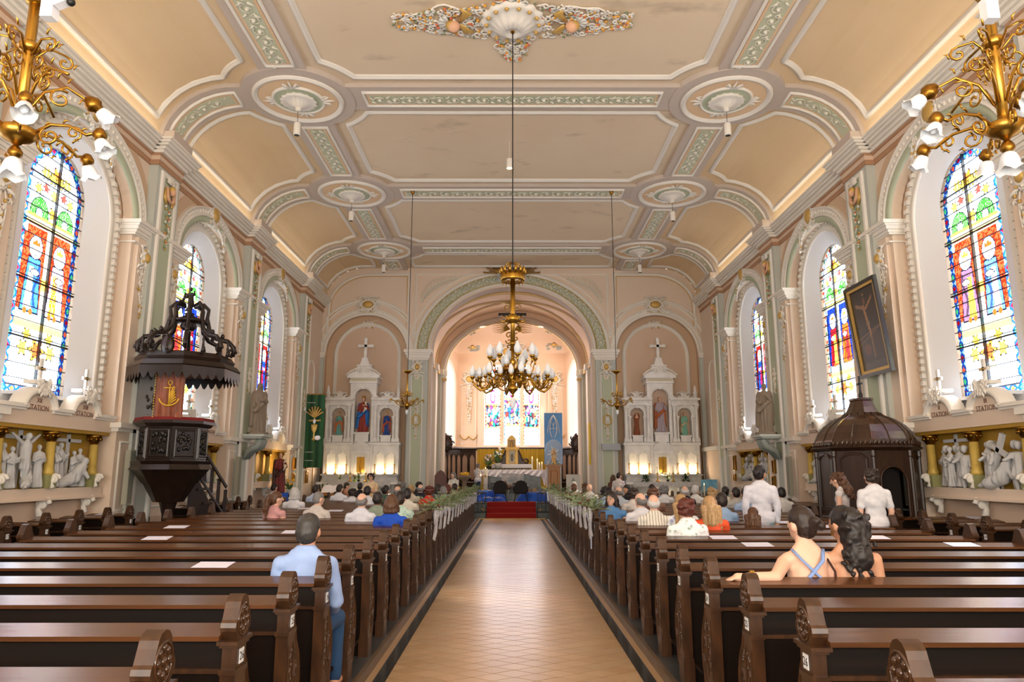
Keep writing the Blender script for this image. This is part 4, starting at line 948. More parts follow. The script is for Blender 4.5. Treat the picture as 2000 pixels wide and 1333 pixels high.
for i, s in ((1, -1), (3, 1)):
    win = empty('window_%d' % wn, kind='structure'); wn += 1
    p0, p1 = Vector((*PL[i], 0)), Vector((*PL[i+1], 0)); X = (p1-p0).normalized(); L_ = (p1-p0).length; cc = L_/2+(.1 if i == 1 else -.1); Nn = BZ.cross(X); Nn = Nn if Nn.y > 0 else -Nn
    if (p0+Nn).x*s < p0.x*s: Nn = -Nn
    o1 = lanc(cc, 1.25, 3.2, 7.6); o2 = lanc(cc, .75, 3.4, 7.2); n = len(o1); mb = MB(); mb.add([p0+X*a_+BZ*b_ for a_, b_ in o1]+[p0+Nn*.35+X*a_+BZ*b_ for a_, b_ in o2], [(q, q+1, n+q+1, n+q) for q in range(n-1)]+[(0, n, 2*n-1, n-1)]); mb.build('splayed_reveal', REVEAL, win, True)
    img = paint(40, 110, 20+i, False, ((150, 44, 24), (196, 80, 48)), BORD[2]); H_ = 3.85
    pane_objects(win, img, cc-.75, cc+.75, 3.4, 7.25, lambda w_, z_: p0+Nn*.37+X*w_+BZ*z_, lambda w_, z_: z_ < 6.45 or (w_-cc)**2+(z_-6.45)**2 < .5625, [3.4+H_*q/9 for q in range(10)], [cc-.75, cc, cc+.75])
    mb = MB()
    for q in range(1, 9): mb.tube([p0+Nn*.34+X*(cc-.75)+BZ*(3.4+H_*q/9), p0+Nn*.34+X*(cc+.75)+BZ*(3.4+H_*q/9)], .012, 4)
    mb.build('glazing_bar', LEAD, win)
    mb = MB(); mb.sweep([p0+X*a_+BZ*b_ for a_, b_ in lanc(cc, 1.33, 3.2, 7.7)], -Nn, prof(.16, .06)); mb.build('window_moulding', WHITEP, win, True)
    light('window_portal', 'AREA', p0+Nn*.6+X*cc+BZ*5.3, (Nn*-1).to_track_quat('-Z', 'Y').to_euler(), 1, (1,1,1), 1.5, 3.8, portal=True)
light('window_portal', 'AREA', (0, 39.3, 5.2), (-pi/2, 0, 0), 1, (1,1,1), 3.2, 4.4, portal=True)
# ================= PEWS =================
PZ = 0.095
def yz_prism(mb, outline, x0, x1, mi=None):       # outline in (y,z), thickness from x0 to x1
    mb.prism(outline, abs(x1-x0), (min(x0, x1), 0, 0), (0, 1, 0), (0, 0, 1), mi=mi)
def trefoil(k=1.0):
    o = []
    o += [(-.062*k, 0), (-.085*k, .03)]+[(-.078*k+.022*cos(radians(a))*k, .062+.034*sin(radians(a))) for a in (210, 180, 140, 100)]
    o += [(.062*cos(radians(a))*k, .135+.07*sin(radians(a))) for a in (170, 145, 120, 90, 60, 35, 10)]
    o += [(.078*k+.022*cos(radians(a))*k, .062+.034*sin(radians(a))) for a in (80, 40, 0, -30)]+[(.085*k, .03), (.062*k, 0)]
    return list(reversed(o))
def end_meshes(d, carved=True):
    """d = +1 when the aisle face looks towards +x; returns meshes around x = 0"""
    H = .0375; out = {}
    mb = MB(); mb.b2(-.045, .045, -.085, .085, PZ, PZ+.16); mb.b2(-.04, .04, -.078, .078, PZ+.16, PZ+.19); mb.b2(-.036, .036, -.07, .07, PZ+.19, .80)
    mb.b2(-.042, .042, -.078, .078, .80, .825); mb.b2(-.034, .034, -.066, .066, .825, .925); mb.b2(-.042, .042, -.085, .085, .925, .94); mb.b2(-.05, .05, -.105, .105, .94, .958)
    for z0, z1 in ((.34, .74),):
        mb.b2(d*.034, d*.042, -.055, -.045, z0, z1); mb.b2(d*.034, d*.042, .045, .055, z0, z1)
    out['end_post'] = mb.mesh('pew_end_post', WOODE)
    mb = MB(); yz_prism(mb, [(y, z+.958) for y, z in trefoil()], -H, H); out['finial'] = mb.mesh('pew_finial', WOODE)
    if carved:
        mb = MB()
        for a in range(8): q = radians(a*45); mb.ell((d*.036, .045*cos(q), 1.045+.05*sin(q)), (.012, .017, .02), 5)
        mb.ell((d*.036, 0, 1.045), (.014, .02, .022), 6); mb.tube([(d*.037, .07*cos(q), 1.045+.075*sin(q)) for q in [2*pi*k/14 for k in range(14)]], .008, 4, closed=True)
        for z in (.42, .50, .58, .66): mb.ell((d*.036, 0, z), (.008, .022, .035), 6); mb.ell((d*.036, .02, z+.04), (.007, .012, .015), 5)
        out['carving'] = mb.mesh('pew_carving', mat('glossy_carving', (70, 44, 26), 0.18, spec=.7), True)
    mb = MB(); o = [(.06, .16), (.17, .20), (.21, .34), (.235, .46), (.225, .57), (.19, .66), (.13, .74), (.09, .84), (.06, .88)]
    yz_prism(mb, o, -.022, .022)
    mb.tube([(d*.024, .145+.05*cos(q), .5+.085*sin(q)) for q in [2*pi*k/14 for k in range(14)]], .012, 4, closed=True); mb.ell((d*.024, .145, .5), (.014, .025, .045), 6)
    mb.tube([(d*.022, y, z) for y, z in o[1:]], .012, 4)
    for q in range(5): mb.ell((d*.022, .10+.012*q, .72-.02*q), (.01, .014, .02), 5)
    out['curved_bracket'] = mb.mesh('pew_bracket', WOODE, False)
    return out
ENDS = {1: end_meshes(1), -1: end_meshes(-1)}; ENDP = {1: end_meshes(1, False), -1: end_meshes(-1, False)}
def body_meshes(L_):
    out = {}; b = -L_/2; e = L_/2
    mb = MB(); mb.b2(b, e, -.015, .02, PZ+.02, .965); mb.b2(b, e, -.022, -.012, .90, .965); mb.b2(b, e, -.022, -.012, PZ, .2)
    n = max(2, int(L_/.85))
    for i in range(n+1): x = b+L_*i/n; mb.b2(x-.03, x+.03, -.024, -.014, .2, .80)
    out['back_panel'] = mb.mesh('pew_back', WOODK)
    mb = MB(); mb.add([(b, -.13, .966), (e, -.13, .966), (e, .055, .992), (b, .055, .992), (b, -.13, .988), (e, -.13, .988), (e, .055, 1.014), (b, .055, 1.014)], [(0,3,2,1), (4,5,6,7), (0,1,5,4), (2,3,7,6), (1,2,6,5), (3,0,4,7)])
    out['book_ledge'] = mb.mesh('pew_ledge', WOODL)
    mb = MB(); mb.b2(b, e, -.045, -.012, .80, .822); out['back_rail'] = mb.mesh('pew_rail', WOODE)
    mb = MB(); mb.b2(b, e, .02, .40, .515, .545); mb.b2(b, e, .36, .39, PZ, .515); out['seat'] = mb.mesh('pew_seat', WOOD)
    mb = MB(); mb.b2(b, e, -.34, -.16, .24, .265); mb.b2(b+.1, b+.14, -.32, -.2, PZ, .24); mb.b2(e-.14, e-.1, -.32, -.2, PZ, .24); out['kneeler'] = mb.mesh('pew_kneeler', WOODK)
    return out
LM, LS = 4.32, 1.0
BODY = {'main': body_meshes(4.30), 'mainr': body_meshes(3.98), 'sideL': body_meshes(.72), 'sideR': body_meshes(1.2)}
PLM = None
mbp = MB(); mbp.b2(-.002, .002, -.028, .028, -.034, .034); PLM = mbp.mesh('number_plate', mat('white_enamel', (236, 238, 240), .3))
def add_pew(y, xa, d, body, L_, num, label, group, showtxt, outer=True):
    """xa: aisle post centre; d: direction the aisle face looks"""
    t = thing('church_pew', label, 'pew', (xa, y, 0), 0, group)
    for k, me in BODY[body].items(): link(k, me, t, loc=(-d*(L_/2+.03), 0, 0))
    E = ENDS[d]
    po = link('end_post', E['end_post'], t); link('finial', E['finial'], t); link('carving', E['carving'], t, kind='stuff'); link('curved_bracket', E['curved_bracket'], t)
    if outer:
        E2 = ENDP[-d]; xo = -d*(L_+.06); link('end_post', E2['end_post'], t, loc=(xo, 0, 0)); link('finial', E2['finial'], t, loc=(xo, 0, 0))
    if num is not None:
        pl = link('number_plate', PLM, t, loc=(d*.037, 0, .876))
        if showtxt: text(str(num), .055, t, (d*.0395, 0, .874), (pi/2, 0, d*pi/2), INK, 'plate_number', .0005)
    return t
ONES = 'zero one two three four five six seven eight nine ten eleven twelve thirteen fourteen fifteen sixteen seventeen eighteen nineteen'.split()
NUMW = lambda n: ONES[n] if n < 20 else 'twenty'+('-'+ONES[n-20] if n > 20 else '')
def ly(k): return 2.88+.825*min(k, 7)+.885*max(0, k-7)
def ry(k): return 2.72+.86*min(k, 7)+.885*max(0, k-7)
NR = 27; ROWL = []; ROWR = []
for k in range(-1, NR+1):
    n = 27-k
    tl = n <= 27 and n >= 1
    lab = ('dark oak church pew with plate %s, left of the aisle' % NUMW(n)) if tl else ('dark oak church pew at the very back of the left block' if k < 0 else 'foremost dark oak pew of the left block beside the altar steps')
    add_pew(ly(k), -1.385, 1, 'main', 4.30, n if tl else None, lab, 'numbered pews left of the aisle', k < 12)
    lab = lab.replace('left', 'right')
    add_pew(ry(k), 1.40, -1, 'mainr', 3.98, n if tl else None, lab, 'numbered pews right of the aisle', k < 12)
    ROWL.append(ly(k)); ROWR.append(ry(k))
sl = [11.17-.86*1, 11.17, 12.02, 12.85, 13.6]+[16.4, 17.25, 18.1, 18.95, 19.8]
names = ['first', 'second', 'third', 'fourth', 'fifth', 'sixth', 'seventh', 'eighth', 'ninth', 'tenth']
for i, y in enumerate(sl): add_pew(y, -7.12, 1, 'sideL', .72, 17-i, 'short dark oak pew against the left wall, %s counted from the camera' % names[i], 'short wall pews on the left', i < 6, False)
sr = [9.43, 10.24, 11.03, 11.8, 12.57]+[17.4, 18.25, 19.1, 19.95]
for i, y in enumerate(sr): add_pew(y, 6.62, -1, 'sideR', 1.2, 19-i, 'short dark oak pew against the right wall, %s counted from the camera' % names[i], 'short wall pews on the right', i < 6, False)
# service sheets left lying on the ledges
SHEET = mat('printed_sheet', (222, 222, 240), .6, kind='stripe', rgb2=(246, 246, 250), scale=26, stretch=(0, 1, 0), amt=.12)
mb = MB(); mb.b2(-.148, .148, -.09, .09, 0, .002); SH = mb.mesh('service_sheet', SHEET)
def rows_near(y, R_): return min(R_, key=lambda q: abs(q-y))
shs = [(416, 1114, 'L', 'largest service sheet, on a ledge left of the seated man in light blue'), (307, 1050, 'L', 'service sheet on the left ledges, second from the camera'), (345, 1029, 'L', 'service sheet on the left ledges, third from the camera'), (575, 1042, 'L', 'service sheet half hidden behind the head of the man in light blue'),
       (596, 996, 'L', 'service sheet behind the woman in the pink dress'), (655, 999, 'L', 'service sheet between the grey-haired men on the left'), (230, 996, 'S', 'service sheet on a short wall pew at the far left'), (175, 1000, 'S', 'service sheet on the nearest short wall pew at left'),
       (1480, 1073, 'R', 'service sheet beside the outstretched hand of the woman in light blue'), (1412, 1045, 'R', 'service sheet behind the man in the light blue jacket'), (1708, 1045, 'R', 'service sheet right of the dark curly-haired woman'), (1880, 1073, 'R', 'service sheet on the sunlit right ledge'), (1607, 1026, 'R', 'service sheet in front of the woman with the bun'), (1525, 1019, 'R', 'service sheet in front of the standing man in the white shirt'), (1907, 1012, 'T', 'service sheet on a short wall pew at right')]
for i, (u, v, b, lab) in enumerate(shs):
    R_ = {'L': ROWL, 'R': ROWR, 'S': sl, 'T': sr}[b]; p = at(u, v, z=1.0); y = rows_near(p.y+.04, R_); q = at(u, v, y=y-.04); q.x = max(q.x, -7.55)
    o = link('service_sheet', SH, None, loc=(q.x, y-.038, 1.0035), rot=(radians(8.0), 0, radians((i*37) % 13-6)*0.3)); tag(o, lab, 'paper', 'service sheets on the pew ledges')
# podium joint slabs between pews (grey tiles beside the aisle)
# ================= STATUES, ALTARS, SANCTUARY =================
SKIN = mat('painted_skin', (226, 178, 146), .6)
HAIRB = mat('brown_hair', (96, 62, 40), .8)
def folds(seed, h, amp=.016, k=9):
    def f(co):
        z = co.z/h; a = atan2(co.y, co.x); m = max(0, min(1, (.82-z)*3))*amp*(1+1.2*max(0, .5-z))
        s = sin(k*a+4*z+seed)+.5*sin((k*2+1)*a-7*z+seed*2); r = Vector((cos(a), sin(a), 0))
        return co+r*(m*s)
    return f
def robe_prims(h, arms=0, lean=0.0, wide=1.0):
    k = h/1.75; q = lambda x, y, z: (x*k, y*k, z*k); w = wide
    P_ = [('l', [(.02*k, 0), (.25*k*w, .01*k), (.25*k*w, .08*k), (.20*k*w, .5*k), (.165*k, .9*k), (.185*k, 1.15*k), (.19*k, 1.32*k), (.10*k, 1.45*k), (.05*k, 1.5*k)], (0, 0, 0), 1.0, .78),
          cap(q(-.15, 0, 1.36), q(.15, 0, 1.36), .085*k, .085*k)]
    A = {0: ((-.2, -.10, 1.08), (-.05, -.22, 1.20), (.2, -.10, 1.08), (.05, -.22, 1.20)), 1: ((-.22, -.06, 1.1), (-.10, -.24, 1.02), (.24, -.10, 1.12), (.14, -.25, 1.28)),
         2: ((-.22, -.02, 1.08), (-.20, -.14, .88), (.2, -.12, 1.08), (.02, -.24, 1.12)), 3: ((-.24, -.05, 1.12), (-.34, -.2, 1.16), (.24, -.05, 1.12), (.34, -.2, 1.16)), 4: ((-.16, -.02, 1.5), (-.04, -.02, 1.72), (.2, .02, 1.55), (.10, -.02, 1.74))}[arms]
    for sx_, (e, hnd) in ((-1, A[:2]), (1, A[2:])):
        P_ += [cap(q(sx_*.17, 0, 1.34), q(*e), .075*k, .065*k), cap(q(*e), q(*hnd), .075*k, .05*k)]
    hands = [q(*A[1]), q(*A[3])]; return P_, hands, k
def statue(name, label, loc, h, robe, cloak=None, rz=0.0, arms=0, seed=0, hair=None, skin=None, crown=None, child=False, veil=False, staff=False, beard=False, group=None, cat='statue', vox=None, mono=False, wings=False):
    t = thing(name, label, cat, loc, rz, group); vox = vox or h/90
    P_, hands, k = robe_prims(h, arms); q = lambda x, y, z: (x*k, y*k, z*k)
    me = fuse(P_, vox, 2, 'robe', folds(seed, h, .016*k), [robe]); link('robe', me, t)
    sk = skin or SKIN
    H_ = [cap(q(0, 0, 1.42), q(0, -.01, 1.55), .05*k, .05*k), ('e', q(0, -.01, 1.62), (.078*k, .092*k, .115*k)), ('e', q(0, -.10, 1.61), (.014*k, .025*k, .025*k)), ('e', q(0, -.075, 1.565), (.035*k, .03*k, .03*k))]
    for hx in hands: H_ += [('e', hx, (.035*k, .035*k, .05*k))]
    if arms == 4: H_ += [cap(q(0, 0, 1.1), q(0, 0, 1.4), .13*k, .15*k)]
    link('head_and_hands', fuse(H_, vox*.8, 1, 'head', None, [sk]), t)
    hm = hair or HAIRB; hp = [('e', q(0, .02, 1.645), (.09*k, .095*k, .105*k))]
    if beard: hp += [('e', q(0, -.08, 1.545), (.045*k, .035*k, .05*k))]
    if veil: hp += [('l', [(.15*k, 1.15*k), (.16*k, 1.35*k), (.115*k, 1.5*k), (.105*k, 1.66*k), (.06*k, 1.75*k), (.01, 1.77*k)], (0, .03*k, 0), 1, 1)]
    else: hp += [('e', q(0, .06, 1.56), (.075*k, .05*k, .09*k))]
    hm_ = fuse(hp, vox, 1, 'hair', (lambda c: c if not (c.y < -.055*k and c.z > 1.5*k and abs(c.x) < .08*k) else Vector((c.x, -.05*k, c.z))), [cloak if veil and cloak else hm]); link('veil' if veil else 'hair', hm_, t)
    if cloak:
        cp = [cap(q(-.17, .03, 1.36), q(.17, .03, 1.36), .10*k, .10*k), cap(q(-.2, .02, 1.3), q(-.24, .0, .25), .09*k, .10*k), cap(q(.2, .02, 1.3), q(.16, .06, .3), .09*k, .12*k), ('l', [(.02, .2*k), (.24*k, .22*k), (.21*k, 1.3*k), (.02, 1.4*k)], (0, .05*k, 0), 1, .72), cap(q(.18, -.1, 1.1), q(-.18, -.17, .75), .07*k, .08*k)]
        link('cloak', fuse(cp, vox, 2, 'cloak', folds(seed+3, h, .014*k, 7), [cloak]), t)
    if crown:
        mb = MB(); mb.lathe([(.075*k, 1.70*k), (.09*k, 1.78*k)], 12, (0, .01, 0))
        for a in range(8): mb.ell((.088*k*cos(a*pi/4), .088*k*sin(a*pi/4), 1.80*k), .016*k, 5)
        mb.build('crown', crown, t, True)
    if child:
        cp = [cap(q(.15, -.2, 1.15), q(.15, -.18, 1.33), .075*k, .06*k), ('e', q(.15, -.2, 1.45), (.06*k, .065*k, .075*k)), cap(q(.13, -.24, 1.12), q(.06, -.3, .98), .04*k, .025*k), cap(q(.13, -.22, 1.3), q(.02, -.3, 1.33), .03*k, .02*k)]
        link('child_figure', fuse(cp, vox*.8, 1, 'child', None, [mat('cream_drapery', (236, 222, 196), .7)]), t)
    if staff: mb = MB(); mb.tube([q(-.32, -.16, 0), q(-.30, -.18, 1.7)], .014*k, 5); mb.ell(q(-.30, -.18, 1.76), (.03*k,)*3, 6); mb.build('staff', GOLDD, t, True)
    if wings:
        mb = MB()
        for sx_ in (-1, 1):
            for j in range(7): a = radians(70-j*17); mb.tube([q(sx_*.05, .1, 1.25), q(sx_*(.1+.30*cos(a)), .16, 1.25+.30*sin(a)), q(sx_*(.12+.42*cos(a-.7)), .2, 1.2+.62*sin(a-.75))], [.04*k, .055*k, .01*k], 5, flat=.4)
        mb.build('wings', robe, t, True)
    return t
def candle(t, x, y, z, h, r=.018, lit=False, name='candle'):
    mb = MB(); mb.lathe([(r, 0), (r, h), (.002, h)], 8, (x, y, z)); c = mb.build(name, WAX, t, True)
    if lit: mb = MB(); mb.ell((x, y, z+h+.035), (.012, .012, .035), 6); mb.build('flame', FLAME, c, True)
    return c
def candlestick_mesh(h, lit):
    mb = MB(); mb.lathe([(.075, 0), (.08, .02), (.05, .04), (.02, .07), (.03, .10), (.018, .14), (.016, h*.5), (.034, h*.54), (.018, h*.6), (.02, h*.88), (.05, h*.93), (.055, h*.95), (.01, h)], 10); return mb
def candlestick(x, y, z, h, ch, label, lit, group):
    t = thing('candlestick', label, 'candlestick', (x, y, z), 0, group); candlestick_mesh(h, lit).build('stand', GOLD, t, True); candle(t, 0, 0, h*.96, ch, .022, lit); return t
def potted_plant(x, y, z, h, label, flower=None, pot=None, seed=0, n=26, name='potted_plant', leafm=None, drop=0.0, w=1.0):
    t = thing(name, label, 'plant' if not flower else 'flowers', (x, y, z), 0); q = random.Random(seed)
    mb = MB(); mb.lathe([(h*.13, 0), (h*.18, h*.22), (h*.19, h*.24), (h*.15, h*.24), (.01, h*.22)], 12); mb.build('pot', pot or MARBLE, t, True)
    mb = MB()
    for i in range(n):
        a = q.random()*6.28; l = h*(.45+.5*q.random()); el = .3+1.0*q.random(); d = Vector((cos(a)*cos(el)*w, sin(a)*cos(el)*w, sin(el)-drop*q.random())); s = d.cross(BZ).normalized()*(h*.07) if d.cross(BZ).length > .01 else BX*h*.05
        b = Vector((0, 0, h*.22)); m = b+d*l*.6; e = b+d*l+Vector((0, 0, -h*.08)); mb.add([b, m-s, e, m+s, m+Vector((0, 0, h*.015))], [(0, 1, 4), (1, 2, 4), (2, 3, 4), (3, 0, 4)])
    mb.build('leaves', leafm or LEAF, t, kind='stuff')
    if flower:
        mb = MB()
        for i in range(12): a = q.random()*6.28; r = h*.32*q.random()**.5*w; mb.ell((cos(a)*r, sin(a)*r, h*(.55+.4*q.random())), (h*.07, h*.07, h*.05), 7)
        mb.build('blossoms', flower, t, True)
    return t
TRE = lambda cx, z0, z1, a: [(cx-a, z0)]+[(cx-a+.0, z1-2.1*a)]+arc(cx-a*.45, z1-1.25*a, a*.62, a*.62, 205, 95, 5)+arc(cx, z1-a*.75, a*.6, a*.75, 150, 30, 5)+arc(cx+a*.45, z1-1.25*a, a*.62, a*.62, 85, -25, 5)+[(cx+a, z1-2.1*a), (cx+a, z0)]
def side_altar(s):
    nm = 'left' if s < 0 else 'right'
    t = thing('side_altar', 'white marble side altar with three statue niches and cross, %s of the chancel' % nm, 'altar', (s*5.94, YA-.05, 0)); M_ = MARBLE
    mb = MB(); mb.b2(-1.62, 1.62, -1.0, .3, .22, .42); mb.b2(-1.45, 1.5, -1.05, 0, .42, .56); mb.build('altar_step', GREYM, t)
    mb = MB()
    for x in (-1.35, -.5, .5, 1.35): mb.lathe([(.09, .56), (.09, .62), (.06, .66), (.055, 1.2), (.085, 1.26), (.09, 1.33)], 12, (x, -.88, 0))
    mb.b2(-1.4, 1.4, -.55, .2, .56, 1.33); mb.build('table_support', GREYM, t, False)
    mb = MB(); mb.b2(-1.55, 1.55, -1.08, 0, 1.33, 1.42); mb.build('mensa', M_, t)
    mb = MB(); mb.b2(-1.5, 1.5, -.62, .2, 1.42, 1.50); mb.b2(-1.46, 1.46, -.58, .2, 1.50, 1.66); mb.b2(-1.52, 1.52, -.66, .2, 1.66, 1.72); mb.build('gradine', GREYM, t)
    # lace-edged cloth
    c = MB(); n = 56
    c.b2(-1.3, 1.3, -1.1, -.7, 1.42, 1.428)
    vs = []
    for i in range(n+1): x = -1.3+2.6*i/n; vs += [(x, -1.102, 1.428), (x, -1.106, 1.26-.035*abs(sin(i*pi/4)))]
    c.add(vs, [(2*i, 2*i+1, 2*i+3, 2*i+2) for i in range(n)]); cl = c.build('altar_cloth', mat('lace_linen', (240, 238, 236), .9, kind='voronoi', rgb2=(196, 192, 190), scale=26, amt=.3)); cl.location = (s*5.94, YA-.05, 0); tag(cl, 'white lace-edged cloth on the %s side altar table' % nm, 'cloth')
    # lower tier
    y0 = -.42
    for sg in (-1, 1):
        mb = MB(); mb.prism([(sg*.95-.48, 1.72), (sg*.95+.48, 1.72), (sg*.95+.48, 2.85), (sg*.95-.48, 2.85)], .12, (0, y0+.12, 0), BX, BZ, holes=[TRE(sg*.95+q*.21, 1.80, 2.62, .155) for q in (-1, 1)]); mb.build('trefoil_panel', M_, t)
        mb = MB(); mb.b2(sg*.95-.48, sg*.95+.48, y0+.14, .2, 1.72, 2.85); mb.build('tier_core', M_, t)
        mb = MB()
        for q in (-1, 1): mb.sweep(xz(TRE(sg*.95+q*.21, 1.80, 2.62, .165), y0), FRN, half(.025, .02))
        mb.build('trefoil_rim', M_, t)
    mb = MB()
    for x in (-1.42, 1.42, -.40, .40): mb.b2(x-.06, x+.06, y0-.04, .2, 1.72, 2.85)
    mb.build('lower_pier', M_, t, kind='stuff')
    mb = MB(); mb.b2(-1.52, -.32, y0-.10, .2, 2.85, 2.95); mb.b2(.32, 1.52, y0-.10, .2, 2.85, 2.95); mb.b2(-.4, .4, y0, .2, 2.85, 2.95)
    for i in range(26): x = -1.48+i*.118; 
    mb.build('tier_cornice', M_, t, kind='stuff')
    mb = MB()
    for i in range(48):
        x = -1.48+i*.063
        if abs(x) > .34: mb.box((x, y0-.085, 2.83), (.03, .03, .03))
    mb.build('dentils', M_, t, kind='stuff')
    # tabernacle with golden door
    mb = MB(); mb.b2(-.36, -.24, y0-.16, 0, 1.72, 2.5); mb.b2(.24, .36, y0-.16, 0, 1.72, 2.5); mb.b2(-.24, .24, y0-.02, 0, 1.72, 2.5); mb.b2(-.38, .38, y0-.20, 0, 2.5, 2.58); mb.b2(-.34, .34, y0-.16, 0, 2.58, 2.66)
    mb.prism([(-.42, 2.66), (.42, 2.66), (.30, 2.86), (.10, 2.98), (-.10, 2.98), (-.30, 2.86)], .16, (0, y0-.02, 0), BX, BZ); tb = mb.build('tabernacle', M_, t)
    mb = MB(); mb.b2(-.13, .13, y0-.05, y0-.02, 1.8, 2.34); mb.b2(-.15, .15, y0-.04, y0-.02, 1.78, 2.38); mb.build('door', GOLD, tb)
    # upper tier
    yb = -.10
    def block(x0, x1, z0, z1, nx, na, nz0, nz1, name):
        mb = MB(); h_ = [(nx-na, nz0)]+arc(nx, nz1-na, na, na, 180, 0, 12)+[(nx+na, nz0)]
        mb.prism([(x0, z0), (x1, z0), (x1, z1), (x0, z1)], .34, (0, yb, 0), BX, BZ, holes=[h_]); mb.b2(x0, x1, yb, .3, z0, z0+.01); mb.build(name, M_, t)
        mb = MB(); mb.sweep(xz(arc(nx, nz1-na, na+.05, na+.05, 180, 0, 14), yb-.34), FRN, prof(.10, .05)); mb.b2(nx-.045, nx+.045, yb-.42, yb-.34, nz1-.02, nz1+.12); mb.build('niche_arch', M_, t)
        mb = MB(); mb.b2(nx-na-.02, nx+na+.02, yb+.02, yb+.06, nz0, nz1+.02); mb.build('niche_back', PEACHD, t)
    block(-1.42, -.46, 2.96, 4.42, -.95, .27, 2.98, 4.32, 'side_bay'); block(.46, 1.42, 2.96, 4.42, .95, .27, 2.98, 4.32, 'side_bay')
    block(-.52, .52, 2.96, 5.30, 0, .33, 2.98, 5.08, 'centre_bay')
    for x in (-1.40, 1.40, -.52, .52, -1.24, -.66, 1.24, .66):
        big = abs(x) in (1.40, .52); r = .062 if big else .04; zt = 4.42 if big else 3.98; yy_ = yb-.42 if big else yb-.38
        mb = MB(); mb.box((x, yy_, 3.02), (r*3.0, r*3.0, .12)); mb.lathe([(r*1.35, 3.08), (r*1.3, 3.13), (r, 3.16), (r*.9, zt-.22), (r*1.05, zt-.21), (r*1.0, zt-.18), (r*1.5, zt-.07), (r*1.2, zt-.05)], 12, (x, yy_, 0), flute=0)
        for a in range(6): mb.ell((x+r*1.3*cos(a*1.05), yy_+r*1.3*sin(a*1.05), zt-.11), r*.4, 5)
        mb.box((x, yy_, zt-.025), (r*3.2, r*3.2, .05)); mb.build('column', M_, t, False)
    for x0, x1 in ((-1.50, -.40), (.40, 1.50)):
        mb = MB(); mb.b2(x0, x1, yb-.46, .3, 4.42, 4.50); mb.b2(x0+.03, x1-.03, yb-.42, .3, 4.50, 4.62); mb.b2(x0-.05, x1+.05, yb-.52, .3, 4.62, 4.70); mb.build('entablature', M_, t)
        mb = MB()
        for i in range(14): mb.box((x0+.06+i*(x1-x0-.12)/13, yb-.435, 4.56), (.03, .03, .09))
        mb.build('fluted_frieze', M_, t, kind='stuff')
        c = (x0+x1)/2; mb = MB()
        for q in (-1, 1): mb.tube([(c+q*.05, yb-.3, 4.75)]+spiral((c+q*.17, yb-.3, 4.80), .15, .03, pi*.1, .95*1, 12, BX*q, BZ), .026, 5); mb.tube([(c+q*.3, yb-.3, 4.74), (c+q*.45, yb-.3, 4.80), (c+q*.5, yb-.3, 4.72)], [.02, .035, .02], 5)
        for a in range(5): mb.tube([(c, yb-.3, 4.74), (c+.16*cos(radians(30+a*30)), yb-.3, 4.84+.16*sin(radians(30+a*30)))], [.015, .03], 5)
        mb.b2(c-.5, c+.5, yb-.36, yb-.2, 4.70, 4.74); mb.build('scroll_cresting', M_, t, True)
        xo = x0 if x0 < -1 else x1; mb = MB(); mb.lathe([(.07, 4.70), (.07, 4.9), (.09, 4.92), (.05, 5.0), (.06, 5.06), (.015, 5.22)], 10, (xo+(.1 if x0 < -1 else -.1), yb-.35, 0)); mb.build('urn_finial', M_, t, True)
    mb = MB(); mb.b2(-.56, .56, yb-.42, .2, 5.30, 5.38); mb.b2(-.54, .54, yb-.38, .2, 5.38, 5.50); mb.b2(-.64, .64, yb-.5, .2, 5.50, 5.57); mb.build('centre_entablature', M_, t)
    mb = MB(); mb.b2(-.5, .5, yb-.39, yb-.37, 5.40, 5.48); mb.build('inscription_band', mat('pale_gold_letters', (214, 200, 166), .6), t)
    mb = MB(); mb.prism([(-.66, 5.57), (.66, 5.57), (.60, 5.64), (.42, 5.76), (.2, 5.80), (-.2, 5.80), (-.42, 5.76), (-.60, 5.64)], .25, (0, yb-.2, 0), BX, BZ)
    for q in (-1, 1): mb.tube([(q*.68, yb-.5, 5.62), (q*.5, yb-.5, 5.78), (q*.28, yb-.5, 5.88)]+spiral((q*.14, yb-.5, 5.80), .10, .02, pi/2, -.9 if q > 0 else .9, 8, BX, BZ), .035, 6)
    mb.build('curved_pediment', M_, t, False)
    mb = MB(); mb.prism([(-.36, 5.80), (.36, 5.80), (.28, 6.0), (-.28, 6.0)], .3, (0, yb-.05, 0), BX, BZ); mb.box((0, yb-.2, 6.03), (.62, .36, .05)); mb.prism([(-.2, 6.05), (.2, 6.05), (.11, 6.3), (-.11, 6.3)], .24, (0, yb-.08, 0), BX, BZ); mb.box((0, yb-.2, 6.32), (.26, .26, .05)); mb.build('pedestal', M_, t)
    mb = MB(); mb.b2(-.055, .055, yb-.25, yb-.15, 6.34, 7.14); mb.b2(-.27, .27, yb-.25, yb-.15, 6.80, 6.90)
    for x, z in ((-.27, 6.85), (.27, 6.85), (0, 7.14)): mb.ell((x, yb-.2, z), (.075, .055, .075), 8)
    mb.build('cross', M_, t)
    for x, h_, w_ in ((-.95, .26, .2), (.95, .26, .2), (0, .38, .27)):
        mb = MB(); mb.b2(x-w_, x+w_, yb-.42, yb, 2.97, 2.97+h_*.8); mb.b2(x-w_-.03, x+w_+.03, yb-.45, yb, 2.97+h_*.8, 2.97+h_); mb.build('statue_plinth', M_, t)
    X0, Y0 = s*5.94, YA-.05
